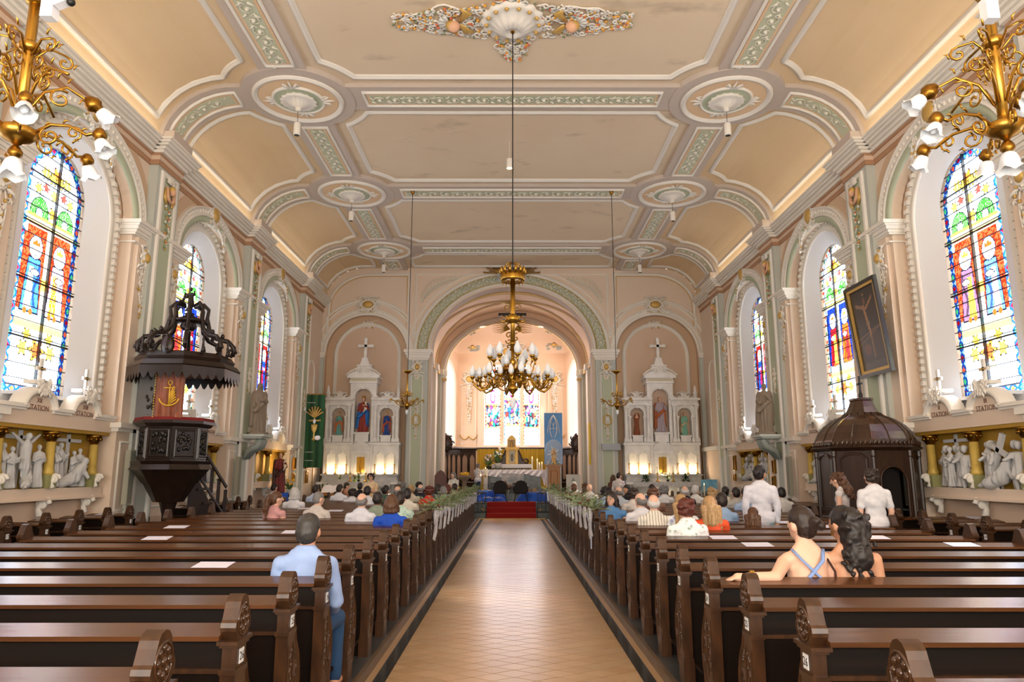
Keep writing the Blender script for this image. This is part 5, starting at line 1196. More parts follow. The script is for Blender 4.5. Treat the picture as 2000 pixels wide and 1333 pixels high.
    if s < 0:
        statue('painted_statue', 'crowned statue in blue mantle holding a child, centre niche of left altar', (X0, Y0+yb-.24, 3.36), 1.40, mat('red_robe', (150, 52, 40), .6), mat('blue_mantle', (30, 110, 190), .55), arms=1, seed=1, crown=GOLD, child=True, veil=False, group=None)
        statue('painted_statue', 'small crowned statue in orange robe, outer niche of left altar', (X0-.95, Y0+yb-.22, 3.24), .92, mat('teal_robe', (110, 170, 160), .6), mat('orange_mantle', (206, 116, 60), .6), arms=0, seed=2, crown=GOLDP)
        statue('painted_statue', 'small crowned statue in red and blue, inner niche of left altar', (X0+.95, Y0+yb-.22, 3.24), .92, mat('deep_blue_robe', (30, 70, 140), .6), mat('coral_mantle', (196, 88, 56), .6), arms=2, seed=3, crown=GOLDP)
    else:
        statue('painted_statue', 'large bearded statue in brown mantle with lily, centre niche of right altar', (X0, Y0+yb-.24, 3.36), 1.42, mat('pale_lilac_robe', (176, 160, 168), .6), mat('russet_mantle', (176, 98, 50), .55), arms=1, seed=4, beard=True, staff=False)
        statue('painted_statue', 'small statue with raised arm in brown drapery, inner niche of right altar', (X0-.95, Y0+yb-.22, 3.24), .88, mat('brown_drapery', (140, 74, 36), .6), None, arms=4, seed=5)
        statue('painted_statue', 'small statue in mint green bishop robe, outer niche of right altar', (X0+.95, Y0+yb-.22, 3.24), .90, mat('mint_robe', (130, 190, 168), .6), mat('cream_mantle', (206, 196, 160), .6), arms=2, seed=6, staff=True)
    side = 'left' if s < 0 else 'right'; od = ['first', 'second', 'third', 'fourth', 'fifth', 'sixth']
    for i, x in enumerate((-1.33, -.97, -.55, .58, .97, 1.33)):
        candlestick(X0+x, Y0-.52, 1.72, .42 if s > 0 else .38, .36, 'brass candlestick on the %s side altar shelf, %s from the left' % (side, od[i]), False, 'candlesticks on the %s altar shelf' % side)
    for i, x in enumerate((-.30, .30)): candlestick(X0+x, Y0-.85, 1.428, .34, .25, 'low brass candlestick on the %s altar table, %s of the tabernacle' % (side, ('left', 'right')[i]), False, 'low candlesticks on the %s altar' % side)
    cr = thing('altar_crucifix', 'small gilt crucifix before the tabernacle of the %s side altar' % side, 'crucifix', (X0, Y0-.62, 1.72)); mb = MB(); mb.lathe([(.07, 0), (.04, .05), (.015, .12), (.012, .3)], 8); mb.build('foot', GOLD, cr, True); mb = MB(); mb.b2(-.012, .012, -.01, .01, .28, .68); mb.b2(-.10, .10, -.01, .01, .54, .565); mb.ell((0, -.02, .46), (.025, .02, .11), 6); mb.build('cross', GOLD, cr)
    if s < 0:
        potted_plant(X0-.72, Y0-.85, 1.43, .34, 'pale orchid in a white pot on the left side altar', mat('cream_bloom', (240, 232, 214), .7), seed=1, n=10)
        for i, x in enumerate((-.16, .42)): potted_plant(X0+x+(-.0), Y0-.72, 1.43+.0, .30, ('lime green pot with red flowers left of the tabernacle', 'lime green pot with red flowers right of the tabernacle')[i], mat('dark_red_bloom', (130, 40, 40), .7), mat('lime_pot', (150, 200, 40), .5), seed=4+i, n=10)
        potted_plant(X0+.05, Y0-.95, 1.43, .36, 'vase of white flowers at the centre of the left side altar', mat('white_bloom', (244, 242, 238), .7), mat('dark_vase', (60, 70, 60), .3), seed=6, n=14)
    else:
        for i, x in enumerate((-.78, .78)): potted_plant(X0+x, Y0-.9, 1.43, .42, ('trailing green plant left of the tabernacle on the right side altar', 'trailing green plant right of the tabernacle on the right side altar')[i], None, seed=8+i, n=60, leafm=LEAFD, drop=1.0)
        potted_plant(X0+.08, Y0-.9, 1.43, .36, 'slim vase of pale flowers before the right altar tabernacle', mat('cream_bloom', (240,232,214)), mat('dark_vase', (60,70,60)), seed=12, n=12)
    for sg in (-1, 1):
        for q in (-.21, .21): light('altar_lamp', 'POINT', (X0+sg*.95+q, Y0-.50, 1.80), (0, 0, 0), 7.5, (1.0, .76, .46)).data.shadow_soft_size = .03
    light('altar_lamp', 'POINT', (X0, Y0-.72, 1.78), (0, 0, 0), 4, (1.0, .74, .42)).data.shadow_soft_size = .03
    light('altar_lamp', 'POINT', (X0, Y0-.9, .75), (0, 0, 0), 5, (1.0, .78, .5)).data.shadow_soft_size = .03
for s in (-1, 1): side_altar(s)
# plants on the floor beside the altars
potted_plant(-6.95, 27.2, .22, 1.15, 'large dark fern at the left end of the left side altar', None, mat('terracotta', (150, 90, 60)), 21, 90, leafm=LEAFD, w=.6)
potted_plant(-3.95, 27.4, .22, 1.15, 'tall leafy plant between left altar and chancel pillar', None, mat('terracotta', (150,90,60)), 22, 40, leafm=LEAF)
potted_plant(4.0, 27.6, .22, 1.0, 'leafy plant between right altar and chancel pillar', None, mat('terracotta', (150,90,60)), 23, 50, leafm=LEAFD)
# ---- high altar ----
ha = thing('altar_table', 'high altar table with dark marble front in the middle of the chancel', 'altar', (0.03, 33.4, .88))
mb = MB(); mb.b2(-1.25, 1.3, -.35, .4, 0, .95); mb.b2(-1.4, 1.42, -.45, .45, .95, 1.02); mb.b2(-1.3, 1.35, -.4, .4, 0, .08); mb.build('marble_block', DKMARB, ha)
mb = MB(); mb.b2(-.14, .14, -.46, -.40, .25, .8); mb.build('side_panel', GREYM, ha)
cl = MB(); n = 60; vs = []
for i in range(n+1):
    x = -1.5+3.08*i/n; sag = .18+.16*abs(sin((x+1.5)*1.55)); 
    if abs(x) > 1.36: sag = .62+.15*sin(x*40)
    for j in range(7): vs.append((x, -.48-.02*j*(1+.8*sin(x*23+j)), 1.035-sag*j/6))
cl.add(vs, [(7*i+j, 7*i+j+1, 7*i+8+j, 7*i+7+j) for i in range(n) for j in range(6)]); cl.b2(-1.5, 1.58, -.48, .48, 1.025, 1.035); o = cl.build('altar_cloth', mat('draped_linen', (228, 224, 232), .85), smooth=False, loc=(0.03, 33.4, .88)); tag(o, 'white draped cloth hanging in folds over the high altar table', 'cloth')
rt_ = thing('reredos', 'dark scrolled reredos with silver tabernacle behind the high altar', 'altar', (.02, 35.2, .88))
mb = MB(); mb.b2(-1.0, 1.0, -.4, .3, 0, 1.22); mb.build('stand', WOODC, rt_)
mb = MB(); mb.b2(-.28, -.16, -.3, .1, 1.22, 2.0); mb.b2(.16, .28, -.3, .1, 1.22, 2.0); mb.b2(-.34, .34, -.34, .1, 2.0, 2.08); mb.b2(-.3, .3, -.3, .1, 1.22, 1.32); mb.b2(-.16, .16, -.2, .1, 1.32, 2.0); mb.build('tabernacle_frame', GOLDP, rt_)
mb = MB(); mb.b2(-.13, .13, -.23, -.19, 1.36, 1.94); mb.ell((0, -.24, 1.62), (.07, .03, .2), 8); mb.build('silver_door', mat('dull_silver', (120, 112, 98), .35, .7), rt_)
mb = MB()
for q in (-1, 1):
    mb.tube([(q*.3, 0, 1.95), (q*.42, 0, 1.75), (q*.5, 0, 1.5)]+spiral((q*.68, 0, 1.42), .17, .03, pi if q > 0 else 0, -1.1*q, 9, BX, BZ), .05, 6); mb.prism([(q*.3, 1.22), (q*.95, 1.22), (q*.62, 1.42), (q*.46, 1.6), (q*.36, 2.0), (q*.3, 2.0)] if q > 0 else [(-.3, 2.0), (-.36, 2.0), (-.46, 1.6), (-.62, 1.42), (-.95, 1.22), (-.3, 1.22)][::1], .08, (0, .05, 0), BX, BZ)
mb.build('scroll_side', WOODC, rt_, False, kind='stuff')
mb = MB()
for i in range(15): mb.lathe([(.05, 0), (.02, .06), (.05, .12), (.03, .2)], 8, (-.98+i*.14, -.42, 1.03))
mb.build('gilt_balusters', GOLDP, rt_, True, kind='stuff')
mb = MB(); mb.b2(-.98, .95, -.55, -.05, 1.26, 1.30); mb.b2(-.98, .95, -.56, -.55, 1.12, 1.30); o = mb.build('gradine_cloth', CLOTH, loc=(.02, 35.2, .88)); tag(o, 'narrow white cloth on the raised shelf behind the altar', 'cloth')
sh_ = thing('gilt_shrine', 'gilded shrine with small statue and cross on top of the tabernacle', 'shrine', (0.0, 35.2, 2.96)); mb = MB(); mb.b2(-.22, -.16, -.15, .1, 0, .42); mb.b2(.16, .22, -.15, .1, 0, .42); mb.b2(-.24, .24, -.18, .1, 0, .04); mb.prism([(-.24, .40), (.24, .40), (.12, .56), (0, .64), (-.12, .56)], .24, (0, .1, 0), BX, BZ); mb.b2(-.012, .012, -.02, .0, .62, .86); mb.b2(-.06, .06, -.02, 0, .74, .765); mb.build('canopy', GOLDP, sh_)
mb = MB(); mb.b2(-.16, .16, .05, .08, .04, .42); mb.build('pale_back', mat('pale_gold', (244, 226, 190)), sh_); mb = MB(); mb.ell((0, -.03, .17), (.07, .05, .15), 8); mb.ell((0, -.04, .33), (.04, .04, .045), 8); mb.build('figure', GOLDP, sh_, True)
# gold curtain behind the altar
mb = MB(); n = 140; vs = []
for i in range(n+1):
    x = -1.72+3.42*i/n
    for z in (.9, 2.95): vs.append((x, 36.0+.045*sin(i*1.9)+.02*sin(i*.7), z))
mb.add(vs, [(2*i, 2*i+2, 2*i+3, 2*i+1) for i in range(n)]); o = mb.build('gold_curtain', mat('gold_fabric', (206, 166, 44), .45, .15), smooth=True); tag(o, 'pleated gold curtain hung behind the high altar', 'curtain')
st = thing('choir_stalls', 'dark carved choir stall panelling on the left of the chancel', 'stalls', (0, 0, 0))
def stalls(s, t):
    xs = [(s*1.78, 35.9), (s*2.5, 35.6), (s*2.95, 34.9), (s*3.25, 34.0), (s*3.4, 33.75)]
    for i in range(4):
        p0, p1 = Vector((*xs[i], 0)), Vector((*xs[i+1], 0)); X = (p1-p0).normalized(); L_ = (p1-p0).length; Yn = X.cross(BZ); Yn = Yn if Yn.y < 0 else -Yn
        if s > 0: pass
        mb = MB(); q0, q1 = p0, p1
        mb.add([q0+BZ*.88, q1+BZ*.88, q1+BZ*2.9, q0+BZ*2.9, q0-Yn*.08+BZ*.88, q1-Yn*.08+BZ*.88, q1-Yn*.08+BZ*2.9, q0-Yn*.08+BZ*2.9], [(0,1,2,3), (4,7,6,5), (0,3,7,4), (1,5,6,2), (3,2,6,7)]); mb.build('panel', WOODC, t)
        nn = 2 if L_ > .6 else 1
        for j in range(nn):
            a, b = q0+X*(L_*(j+.12)/nn), q0+X*(L_*(j+.88)/nn); c = (a+b)/2; hw = (b-a).length/2
            mb = MB(); o_ = [c+Yn*.01+X*(hw*u_)+BZ*z_ for u_, z_ in ((-1, 1.55), (0, 1.4), (1, 1.55), (1, 2.5), (.6, 2.62), (0, 2.68), (-.6, 2.62), (-1, 2.5))]; mb.add(o_+[p+Yn*.015 for p in o_], [tuple(range(8, 16)), tuple(range(7, -1, -1))]); mb.build('inset_panel', mat('stall_inset', (150, 120, 100), .4), t); m2 = MB(); m2.sweep(o_, Yn, half(.05, .05), True); m2.build('panel_moulding', WOODC, t, True)
        mb = MB(); mb.tube([q0+Yn*.06+BZ*2.95, q1+Yn*.06+BZ*2.95], .07, 6); mb.tube([q0+Yn*.1+BZ*1.3, q1+Yn*.1+BZ*1.3], .05, 6); mb.build('cornice_rail', WOODC, t)
    c = Vector((s*3.1, 34.2, 3.15)); mb = MB(); mb.ell(c, (.30, .12, .42), 12)
    for k in range(8): a = k*pi/4; mb.tube(spiral(c+Vector((.26*cos(a), -.08, .34*sin(a))), .12, .02, a, 1, 8, BX, BZ), .035, 5)
    mb.build('carved_cartouche', WOODC, t, True)
stalls(-1, st); st2 = thing('choir_stalls', 'dark carved choir stall panelling on the right of the chancel', 'stalls', (0, 0, 0)); stalls(1, st2)
mb = MB(); mb.b2(-3.3, 3.35, 38.3, 38.6, 2.95, 3.08); mb.b2(-1.75, 1.72, 36.0, 36.15, 2.93, 3.02); tag(mb.build('curtain_rail', WOODC), 'dark wooden rail running above the gold curtain', 'rail')
# picture, candles, flowers on the altar
pc = thing('landscape_picture', 'unframed picture of a cloudy sky leaning before the altar', 'picture', (.04, 32.75, 1.02)); SKYP = mat('painted_sky', (110, 146, 160), .7, kind='noise', rgb2=(240, 228, 226), scale=2.2, stretch=(1, 1, 1.6), amt=.5)
mb = MB(); mb.b2(-.5, .52, 0, .03, .1, .72); mb.build('canvas', SKYP, pc)
dg_ = potted_plant(-.2, 32.4, .88, .6, 'dry brown branches standing before the sky picture', None, seed=30, n=34, leafm=mat('dry_twigs', (120, 92, 76), .8), name='dried_branches')
def pillar_candle(x, y, z, h, r, label, lit=True):
    t = thing('candle', label, 'candle', (x, y, z), 0); candle(t, 0, 0, 0, h, r, lit, 'wax'); mb = MB(); mb.lathe([(r*2, 0), (r*2.2, .02), (r*1.1, .03)], 10); mb.build('dish', GOLDP, t, True)
pillar_candle(-1.14, 31.6, 1.0, .95, .10, 'thick white paschal candle left of the altar'); 
mb = MB(); mb.box((0, -.10, .62), (.05, .005, .14)); mb.box((0, -.10, .62), (.11, .005, .04)); 
o = mb.build('candle_emblem', GOLDP, None, loc=(-1.14, 31.598, 1.0)); tag(o, 'small emblem printed on the white paschal candle', 'emblem')
for i, (u, v0, v1) in enumerate(((1039.5, 917, 895), (1049.5, 918, 900), (1053.5, 918, 907), (1058.5, 918, 906))):
    a = at(u, v0, y=33.5); h = (v0-v1)/1395*33.5; pillar_candle(a.x, 33.5, 1.915, max(h, .2), .03, ['tallest cream candle on the right of the altar', 'second tallest cream candle on the altar', 'short wide lit candle on the altar', 'cream candle at the right end of the altar'][i], True)
potted_plant(-1.12, 34.6, 2.05-.17, .85, 'large bunch of pale pink hydrangeas left of the tabernacle', mat('pink_bloom', (232, 206, 206), .7), mat('dark_vase', (60,70,60)), 31, 30, w=.55)
potted_plant(-.66, 34.6, 2.05-.17+.1, 1.0, 'white lilies with one yellow bloom beside the tabernacle', mat('white_bloom', (244,242,238)), MARBLE, 32, 40, w=.5)
for i, (u, lab) in enumerate(((971.5, 'black side stool left of centre before the altar'), (1014.5, 'black side stool right of centre before the altar'))):
    a = at(u, 943, y=32.0); t = thing('stool', lab, 'stool', (a.x, 32.0, .88), 0, 'stools before the altar'); mb = MB(); mb.b2(-.3, .3, -.18, .18, .40, .46); mb.build('seat', EBONY, t)
    for sx_ in (-1, 1):
        for sy_ in (-1, 1): mb = MB(); mb.b2(sx_*.26-.02, sx_*.26+.02, sy_*.15-.02, sy_*.15+.02, 0, .4); mb.build('leg', EBONY, t)
def arm_chair(x, y, z, lab):
    t = thing('armchair', lab, 'chair', (x, y, z), 0, 'black armchairs at the altar steps'); B = EBONY; k = .84
    mb = MB(); o_ = [(-.26*k, .42*k), (.26*k, .42*k), (.30*k, .7*k), (.27*k, .85*k), (.15*k, .96*k), (0, .99*k), (-.15*k, .96*k), (-.27*k, .85*k), (-.30*k, .7*k)]; mb.prism(o_, .05, (0, -.20*k, 0), BX, BZ); mb.build('back', mat('black_upholstery', (22, 18, 18), .8), t)
    mb = MB(); mb.tube([(x_, -.22*k, z_) for x_, z_ in o_], .022, 6, closed=True); mb.build('back_frame', B, t, True)
    mb = MB(); mb.b2(-.28*k, .28*k, -.22*k, .28*k, .36*k, .45*k); mb.build('seat', MATS['black_upholstery'], t)
    for sx_ in (-1, 1):
        mb = MB(); mb.tube([(sx_*.3*k, -.2*k, .72*k), (sx_*.36*k, .0, .70*k), (sx_*.36*k, .25*k, .66*k), (sx_*.32*k, .24*k, .42*k)], .02, 6); mb.build('armrest', B, t, True)
        for sy_ in (-1, 1): mb = MB(); mb.tube([(sx_*.26*k, sy_*.2*k, .40*k), (sx_*.29*k, sy_*.24*k, .12*k), (sx_*.33*k, sy_*.27*k, 0)], [.025, .018, .022], 6); mb.build('leg', B, t, True)
arm_chair(-.47, 29.7, .62, 'black armchair on the left of the altar steps, seen from behind'); arm_chair(.37, 29.7, .62, 'black armchair on the right of the altar steps, seen from behind')
# wrought-iron communion rails with yellow flowers
for s in (-1, 1):
    t = thing('communion_rail', 'black iron communion rail with gilt flowers, %s of the steps' % ('left' if s < 0 else 'right'), 'railing', (0, 28.74, .23)); t.scale = (1, 1, 1.0); mb = MB(); mb.b2(s*1.0, s*3.2, -.03, .03, .72, .77); mb.b2(s*1.0, s*3.2, -.02, .02, 0, .04); mb.build('handrail', BLACK, t)
    mb = MB()
    for k in range(15): x = s*(1.03+k*.15); mb.b2(x-.012, x+.012, -.012, .012, .04, .72); mb.tube(spiral((x+s*.07, 0, .38), .07, .02, 0, 1.2, 9, BX, BZ), .012, 4)
    mb.build('bars', BLACK, t, kind='stuff')
    mb = MB(); q = random.Random(5)
    for k in range(30): mb.ell((s*(1.05+q.random()*2.1), -.04, q.choice((.08, .62, .66, .4))+q.random()*.06), (.03, .02, .03), 5)
    mb.build('gilt_flowers', GOLDP, t, True, kind='stuff')
# blue draped cloths with shells and photographs
BLUE = mat('royal_blue_cloth', (34, 106, 220), .7, kind='noise', rgb2=(20, 72, 180), scale=3)
def drape(x, y, z, w, d, h, lab, seed):
    q = random.Random(seed); mb = MB(); ph = q.random()*6
    def f(u, v):
        a = u*2*pi; r = (.0 if v < .01 else (.5 if v < .34 else .5+.25*(v-.3))); zz = h*(1-max(0, v-.3)/.7)
        k = 1+.10*sin(7*a+ph)*(v) + .05*sin(13*a)
        return (cos(a)*w*r*k*(v/.34 if v < .34 else 1), sin(a)*d*r*k*(v/.34 if v < .34 else 1), max(zz, 0)+.02*sin(9*a)*(v < .5))
    mb.grid(f, 40, 10); t = thing('blue_cloth', lab, 'cloth', (x, y, z)); mb.build('draped_fabric', BLUE, t, True)
    mb = MB()
    for k in range(9): a = q.random()*6.28; mb.ell((cos(a)*w*.36, sin(a)*d*.36-.05, h+.02), (.05, .04, .02), 6)
    mb.build('shells', mat('pale_shell', (226, 214, 200), .6), t, True, kind='stuff')
drape(-1.0, 30.9, .6, 1.1, .8, .42, 'royal blue cloth heaped round the paschal candle, scattered with shells', 1); drape(-.85, 30.2, .6, .9, .6, .15, 'lower blue cloth spilling towards the left armchair', 2); drape(1.05, 30.6, .6, 1.3, .8, .36, 'royal blue cloth with photographs right of the armchairs', 3)
for i, (x, c_) in enumerate(((.72, (150, 110, 80)), (.95, (190, 140, 60)), (1.18, (110, 120, 140)), (1.4, (170, 120, 100)))):
    mb = MB(); mb.box((0, 0, .07), (.18, .02, .14)); o = mb.build('photograph', mat('photo_%s' % ['sepia', 'amber', 'slate', 'rose'][i], c_, .4, kind='noise', rgb2=tuple(int(v*.5) for v in c_), scale=12), loc=(x, 30.3, .985)); tag(o, ['sepia photograph at the left of the blue cloth', 'amber photograph standing on the blue cloth', 'slate blue photograph on the blue cloth', 'rose-toned photograph at the right of the blue cloth'][i], 'photograph', 'photographs on the blue cloth')
mb = MB(); mb.box((0, 0, .16), (.15, .02, .32)); o = mb.build('white_card', WHITE, loc=(.62, 30.4, .96)); tag(o, 'white folded card standing left of the photographs', 'card')
# blue banner with glass-domed statue on wooden pedestal
bn = thing('blue_banner', 'light blue banner with a white monogram, right of the altar', 'banner', (1.92, 33.0, 2.15)); mb = MB(); mb.b2(-.42, .42, 0, .02, 0, 2.35); mb.build('fabric', mat('sky_blue_cloth', (90, 164, 240), .7, kind='noise', rgb2=(128, 178, 232), scale=.8), bn)
mb = MB(); y_ = -.01
for q in (-1, 1):
    mb.tube([(q*.05, y_, 2.2), (q*.19, y_, 1.95), (q*.26, y_, 1.6), (q*.25, y_, 1.42)], .017, 5); mb.tube([(0, y_, 2.25), (q*.13, y_, 1.95), (q*.17, y_, 1.6), (q*.12, y_, 1.35), (q*.05, y_, 1.2)], .022, 5)
    mb.tube([(q*.15, y_, 1.4), (q*.13, y_, 2.0), (0, y_, 1.75)], .015, 5)
mb.b2(-.012, .012, y_-.01, y_+.01, 1.4, 1.9); mb.b2(-.13, .13, y_-.01, y_+.01, 1.62, 1.65); mb.build('white_monogram', WHITE, bn, True)
pd = thing('pedestal', 'tall varnished wooden pedestal with panelled front beside the altar', 'pedestal', (1.84, 31.6, .6)); OAKY = mat('yellow_oak', (190, 128, 56), .4, kind='noise', rgb2=(160, 100, 40), scale=4, stretch=(4, 4, .5))
mb = MB(); mb.b2(-.26, .26, -.2, .2, .1, 1.42); mb.b2(-.36, .36, -.28, .28, 0, .1); mb.b2(-.34, .34, -.26, .26, 1.42, 1.5); mb.build('body', OAKY, pd); mb = MB(); mb.sweep(xz([(-.14, .3), (.14, .3), (.14, 1.25), (-.14, 1.25)], -.2), FRN, half(.03, .02), True); mb.build('front_panel', OAKY, pd)
for sx_ in (-1, 1): mb = MB(); mb.lathe([(.04, .1), (.035, .2), (.035, 1.3), (.045, 1.42)], 10, (sx_*.29, -.22, 0)); mb.build('column', GREYM, pd, True)
dm = thing('domed_statuette', 'gilded statuette with white star rays under a clear glass dome', 'statue', (1.84, 31.6, 2.10)); P_, hd, k_ = robe_prims(.75, 0); link('gilded_figure', fuse(P_+[('e', (0, 0, .69), (.045, .05, .06))], .012, 1, 'fig', folds(1, .75, .01), [GOLD]), dm)
mb = MB()
for k in range(10): a = 2*pi*k/10; mb.tube([(0, .08, .45), (.28*cos(a)*(1 if k % 2 else .75), .08, .45+.42*sin(a)*(1 if k % 2 else .75))], [.06, .01], 4)
mb.build('white_rays', WHITE, dm); mb = MB(); mb.lathe([(.36, 0), (.40, .4), (.40, .65), (.30, .95), (.12, 1.10), (.005, 1.13)], 24); mb.build('glass_dome', GLASSC, dm, True); mb = MB(); q = random.Random(9)
for k in range(16): a = q.random()*6.28; mb.ell((.26*cos(a), .2*sin(a)-.05, .05+.12*q.random()), (.04, .03, .04), 6, k % 2)
mb.build('flowers_at_base', [WHITE, LEAF], dm, True, kind='stuff')
potted_plant(1.84, 30.9, 1.02, .4, 'green plant in a white pot on a little iron stand', None, WHITEP, 33, 16); t = thing('plant_stand', 'black iron plant stand before the wooden pedestal', 'stand', (1.84, 30.9, .6)); mb = MB(); mb.b2(-.14, .14, -.14, .14, .39, .42); mb.build('shelf', BLACK, t)
for a in range(4): mb = MB(); mb.tube([(.12*cos(a*pi/2+.8), .12*sin(a*pi/2+.8), 0), (.12*cos(a*pi/2+.8), .12*sin(a*pi/2+.8), .4)], .012, 5); mb.build('leg', BLACK, t)
potted_plant(1.42, 31.2, .6, .62, 'bushy yellow flowers at the right foot of the altar', mat('yellow_bloom', (226, 178, 30), .7), seed=34, n=30); potted_plant(-2.35, 31.0, .6, .6, 'bushy yellow flowers behind the lector', MATS['yellow_bloom'], seed=35, n=30)
lec = thing('lectern_panel', 'white ambo with a grey emblem, right of the chancel', 'lectern', (2.56, 30.2, .6)); mb = MB(); mb.b2(-.29, .29, -.04, .04, .3, 1.1); mb.b2(-.29, .29, 0, .3, 1.06, 1.1); mb.build('front_board', mat('offwhite_panel', (216, 214, 206), .6), lec); mb = MB(); mb.tube([(-.07, -.05, .82), (0, -.05, .98), (.07, -.05, .82)], .012, 5); mb.tube([(-.04, -.05, .84), (0, -.05, .9), (.04, -.05, .84)], .01, 5); mb.ell((0, -.045, .66), (.02, .01, .02), 6); mb.build('emblem', mat('grey_emblem', (110, 140, 140), .6), lec); mb = MB(); mb.tube([(.1, .05, 1.1), (-.06, -.02, 1.18)], .008, 5); mb.build('microphone', BLACK, lec); mb = MB(); mb.b2(-.25, .25, .0, .25, 0, .3); mb.build('foot', WOODC, lec)
# font with yellow flowers, left
ft = thing('stone_font', 'stone pedestal font with a yellow flower bowl left of the altar', 'font', (-2.1, 32.3, .88)); mb = MB(); mb.lathe([(.24, 0), (.24, .08), (.11, .16), (.10, .5), (.16, .58), (.26, .68), (.27, .78), (.2, .78)], 14); mb.build('bowl_and_shaft', STONEB, ft, True); mb = MB(); q = random.Random(3)
for k in range(24): a = q.random()*6.28; r = .2*q.random(); mb.ell((r*cos(a), r*sin(a), .80+.08*q.random()), .045, 5)
mb.build('yellow_flowers', MATS['yellow_bloom'], ft, True, kind='stuff')
mb = MB(); o_ = at(1164, 867, y=31.3); mb.b2(-.02, .02, -.28, .28, -.9, .85); o = mb.build('yellow_banner', mat('yellow_cloth', (232, 196, 20), .7), loc=(3.28, 30.3, 3.0)); tag(o, 'plain bright yellow banner hanging inside the right chancel jamb', 'banner')
mb = MB(); mb.b2(-.37, .37, -.08, .08, -.13, .13); o = mb.build('screen_case', mat('grey_casing', (168, 172, 176), .5), loc=(3.95, YA-.32, 2.78)); tag(o, 'long grey box fixed low on the right chancel pillar', 'box')
# wooden chair backs and reading desk near the steps
ch = thing('bishop_chair', 'high dark red wooden chair beside the left chancel pillar', 'chair', (-2.95, 29.9, .6)); mb = MB(); mb.prism([(-.25, 0), (.25, 0), (.25, 1.05), (.12, 1.22), (0, 1.28), (-.12, 1.22), (-.25, 1.05)], .06, (0, .2, 0), BX, BZ); mb.build('back', mat('reddish_wood', (92, 40, 26), .4), ch); mb = MB(); mb.b2(-.25, .25, -.3, .2, .4, .48); mb.build('seat', MATS['reddish_wood'], ch)
for sx_ in (-1, 1):
    for sy_ in (-.27, .17): mb = MB(); mb.b2(sx_*.22-.02, sx_*.22+.02, sy_-.02, sy_+.02, 0, .4); mb.build('leg', MATS['reddish_wood'], ch)
# green banner at the left
gb = thing('green_banner', 'tall green woven banner with golden wheat, chalice and bread emblem', 'banner', (-7.22, 26.2, 0)); mb = MB(); n = 24
mb.grid(lambda u, v: (-.34+.68*u, .02*sin(u*14), 1.95+2.65*v), 24, 4); mb.build('green_fabric', mat('green_weave', (34, 84, 48), .8, kind='wave', rgb2=(18, 58, 34), scale=1.2), gb, True)
mb = MB(); mb.b2(-.025, .025, -.05, -.03, 2.9, 4.05); mb.b2(-.20, .22, -.05, -.03, 3.62, 3.68)
for k in range(7): a = radians(30+k*20); mb.tube([(0, -.06, 3.75), (.34*cos(a), -.06, 3.75+.42*sin(a))], [.02, .035], 5)
mb.lathe([(.09, 2.95), (.03, 3.02), (.025, 3.2), (.10, 3.32), (.12, 3.5)], 10, (0, -.05, 0), sy=.3); mb.build('gold_emblem', GOLDP, gb, True)
mb = MB(); mb.ell((.14, -.06, 3.02), (.12, .03, .09), 8); mb.ell((0, -.07, 3.62), (.05, .02, .09), 8)
for z in (2.2, 2.5, 4.3): mb.b2(-.3, .0, -.035, -.03, z, z+.012)
mb.build('white_emblem', WHITE, gb, True); mb = MB(); mb.tube([(-.36, 0, 4.62), (.36, 0, 4.62)], .018, 6); mb.tube([(0, .03, .1), (0, .03, 4.62)], .018, 6); mb.build('pole', GOLDD, gb)
sign = thing('blue_poster_stand', 'small blue poster on a stand with candle, right of the right altar', 'sign', (7.35, 27.0, .22)); mb = MB(); mb.b2(-.3, .3, 0, .03, .85, 1.3); mb.build('poster', mat('blue_poster', (60, 150, 200), .6, kind='noise', rgb2=(150, 200, 220), scale=5), sign); mb = MB(); mb.tube([(0, .05, 0), (0, .03, 1.3)], .02, 6); mb.build('post', BLACK, sign); pillar_candle(7.05+.0, 26.6, .9, .42, .035, 'lit candle beside the small blue poster'); t = thing('small_table', 'small dark table carrying the candle by the blue poster', 'table', (7.05, 26.6, .1)); mb = MB(); mb.b2(-.2, .2, -.2, .2, .76, .8); mb.build('top', WOODC, t); mb = MB(); mb.lathe([(.14, 0), (.03, .05), (.03, .76)], 8); mb.build('leg', WOODC, t)
# ================= PULPIT, CONFESSIONAL, STATIONS, PICTURES =================
def ngon(n, r, a0=0.0, sx=1, sy=1): return [(r*cos(a0+2*pi*i/n)*sx, r*sin(a0+2*pi*i/n)*sy) for i in range(n)]
def hexband(mb, r0, r1, z0, z1, n=8, a0=pi/8, sx=1, sy=1, mi=None):
    a = [(x, y, z0) for x, y in ngon(n, r0, a0, sx, sy)]; b = [(x, y, z1) for x, y in ngon(n, r1, a0, sx, sy)]
    mb.add(a+b, [(i, (i+1) % n, n+(i+1) % n, n+i) for i in range(n)]+[tuple(range(n-1, -1, -1)), tuple(range(n, 2*n))], mi)
DKO = mat('pulpit_oak', (44, 29, 21), .34, kind='noise', rgb2=(28, 18, 12), scale=3, stretch=(4, 4, .6), spec=.5)
BRONZE = mat('dark_bronze_relief', (40, 36, 34), .3, .4, spec=.6)
pu = thing('pulpit', 'dark carved wooden pulpit with crown-shaped canopy and winged figure on top', 'pulpit', (-6.75, 14.3, 0))
mb = MB(); hexband(mb, .62, .62, 1.98, 2.66); mb.build('body', DKO, pu)
mb = MB()
for r0, r1, z0, z1 in ((.70, .74, 1.92, 1.98), (.76, .70, 1.82, 1.92), (.66, .72, 2.64, 2.70), (.75, .75, 2.70, 2.76)): hexband(mb, r0, r1, z0, z1)
mb.build('mouldings', DKO, pu, kind='stuff')
mb = MB(); hexband(mb, .74, .72, 2.76, 2.82); mb.build('velvet_armrest', REDV, pu)
mb = MB()
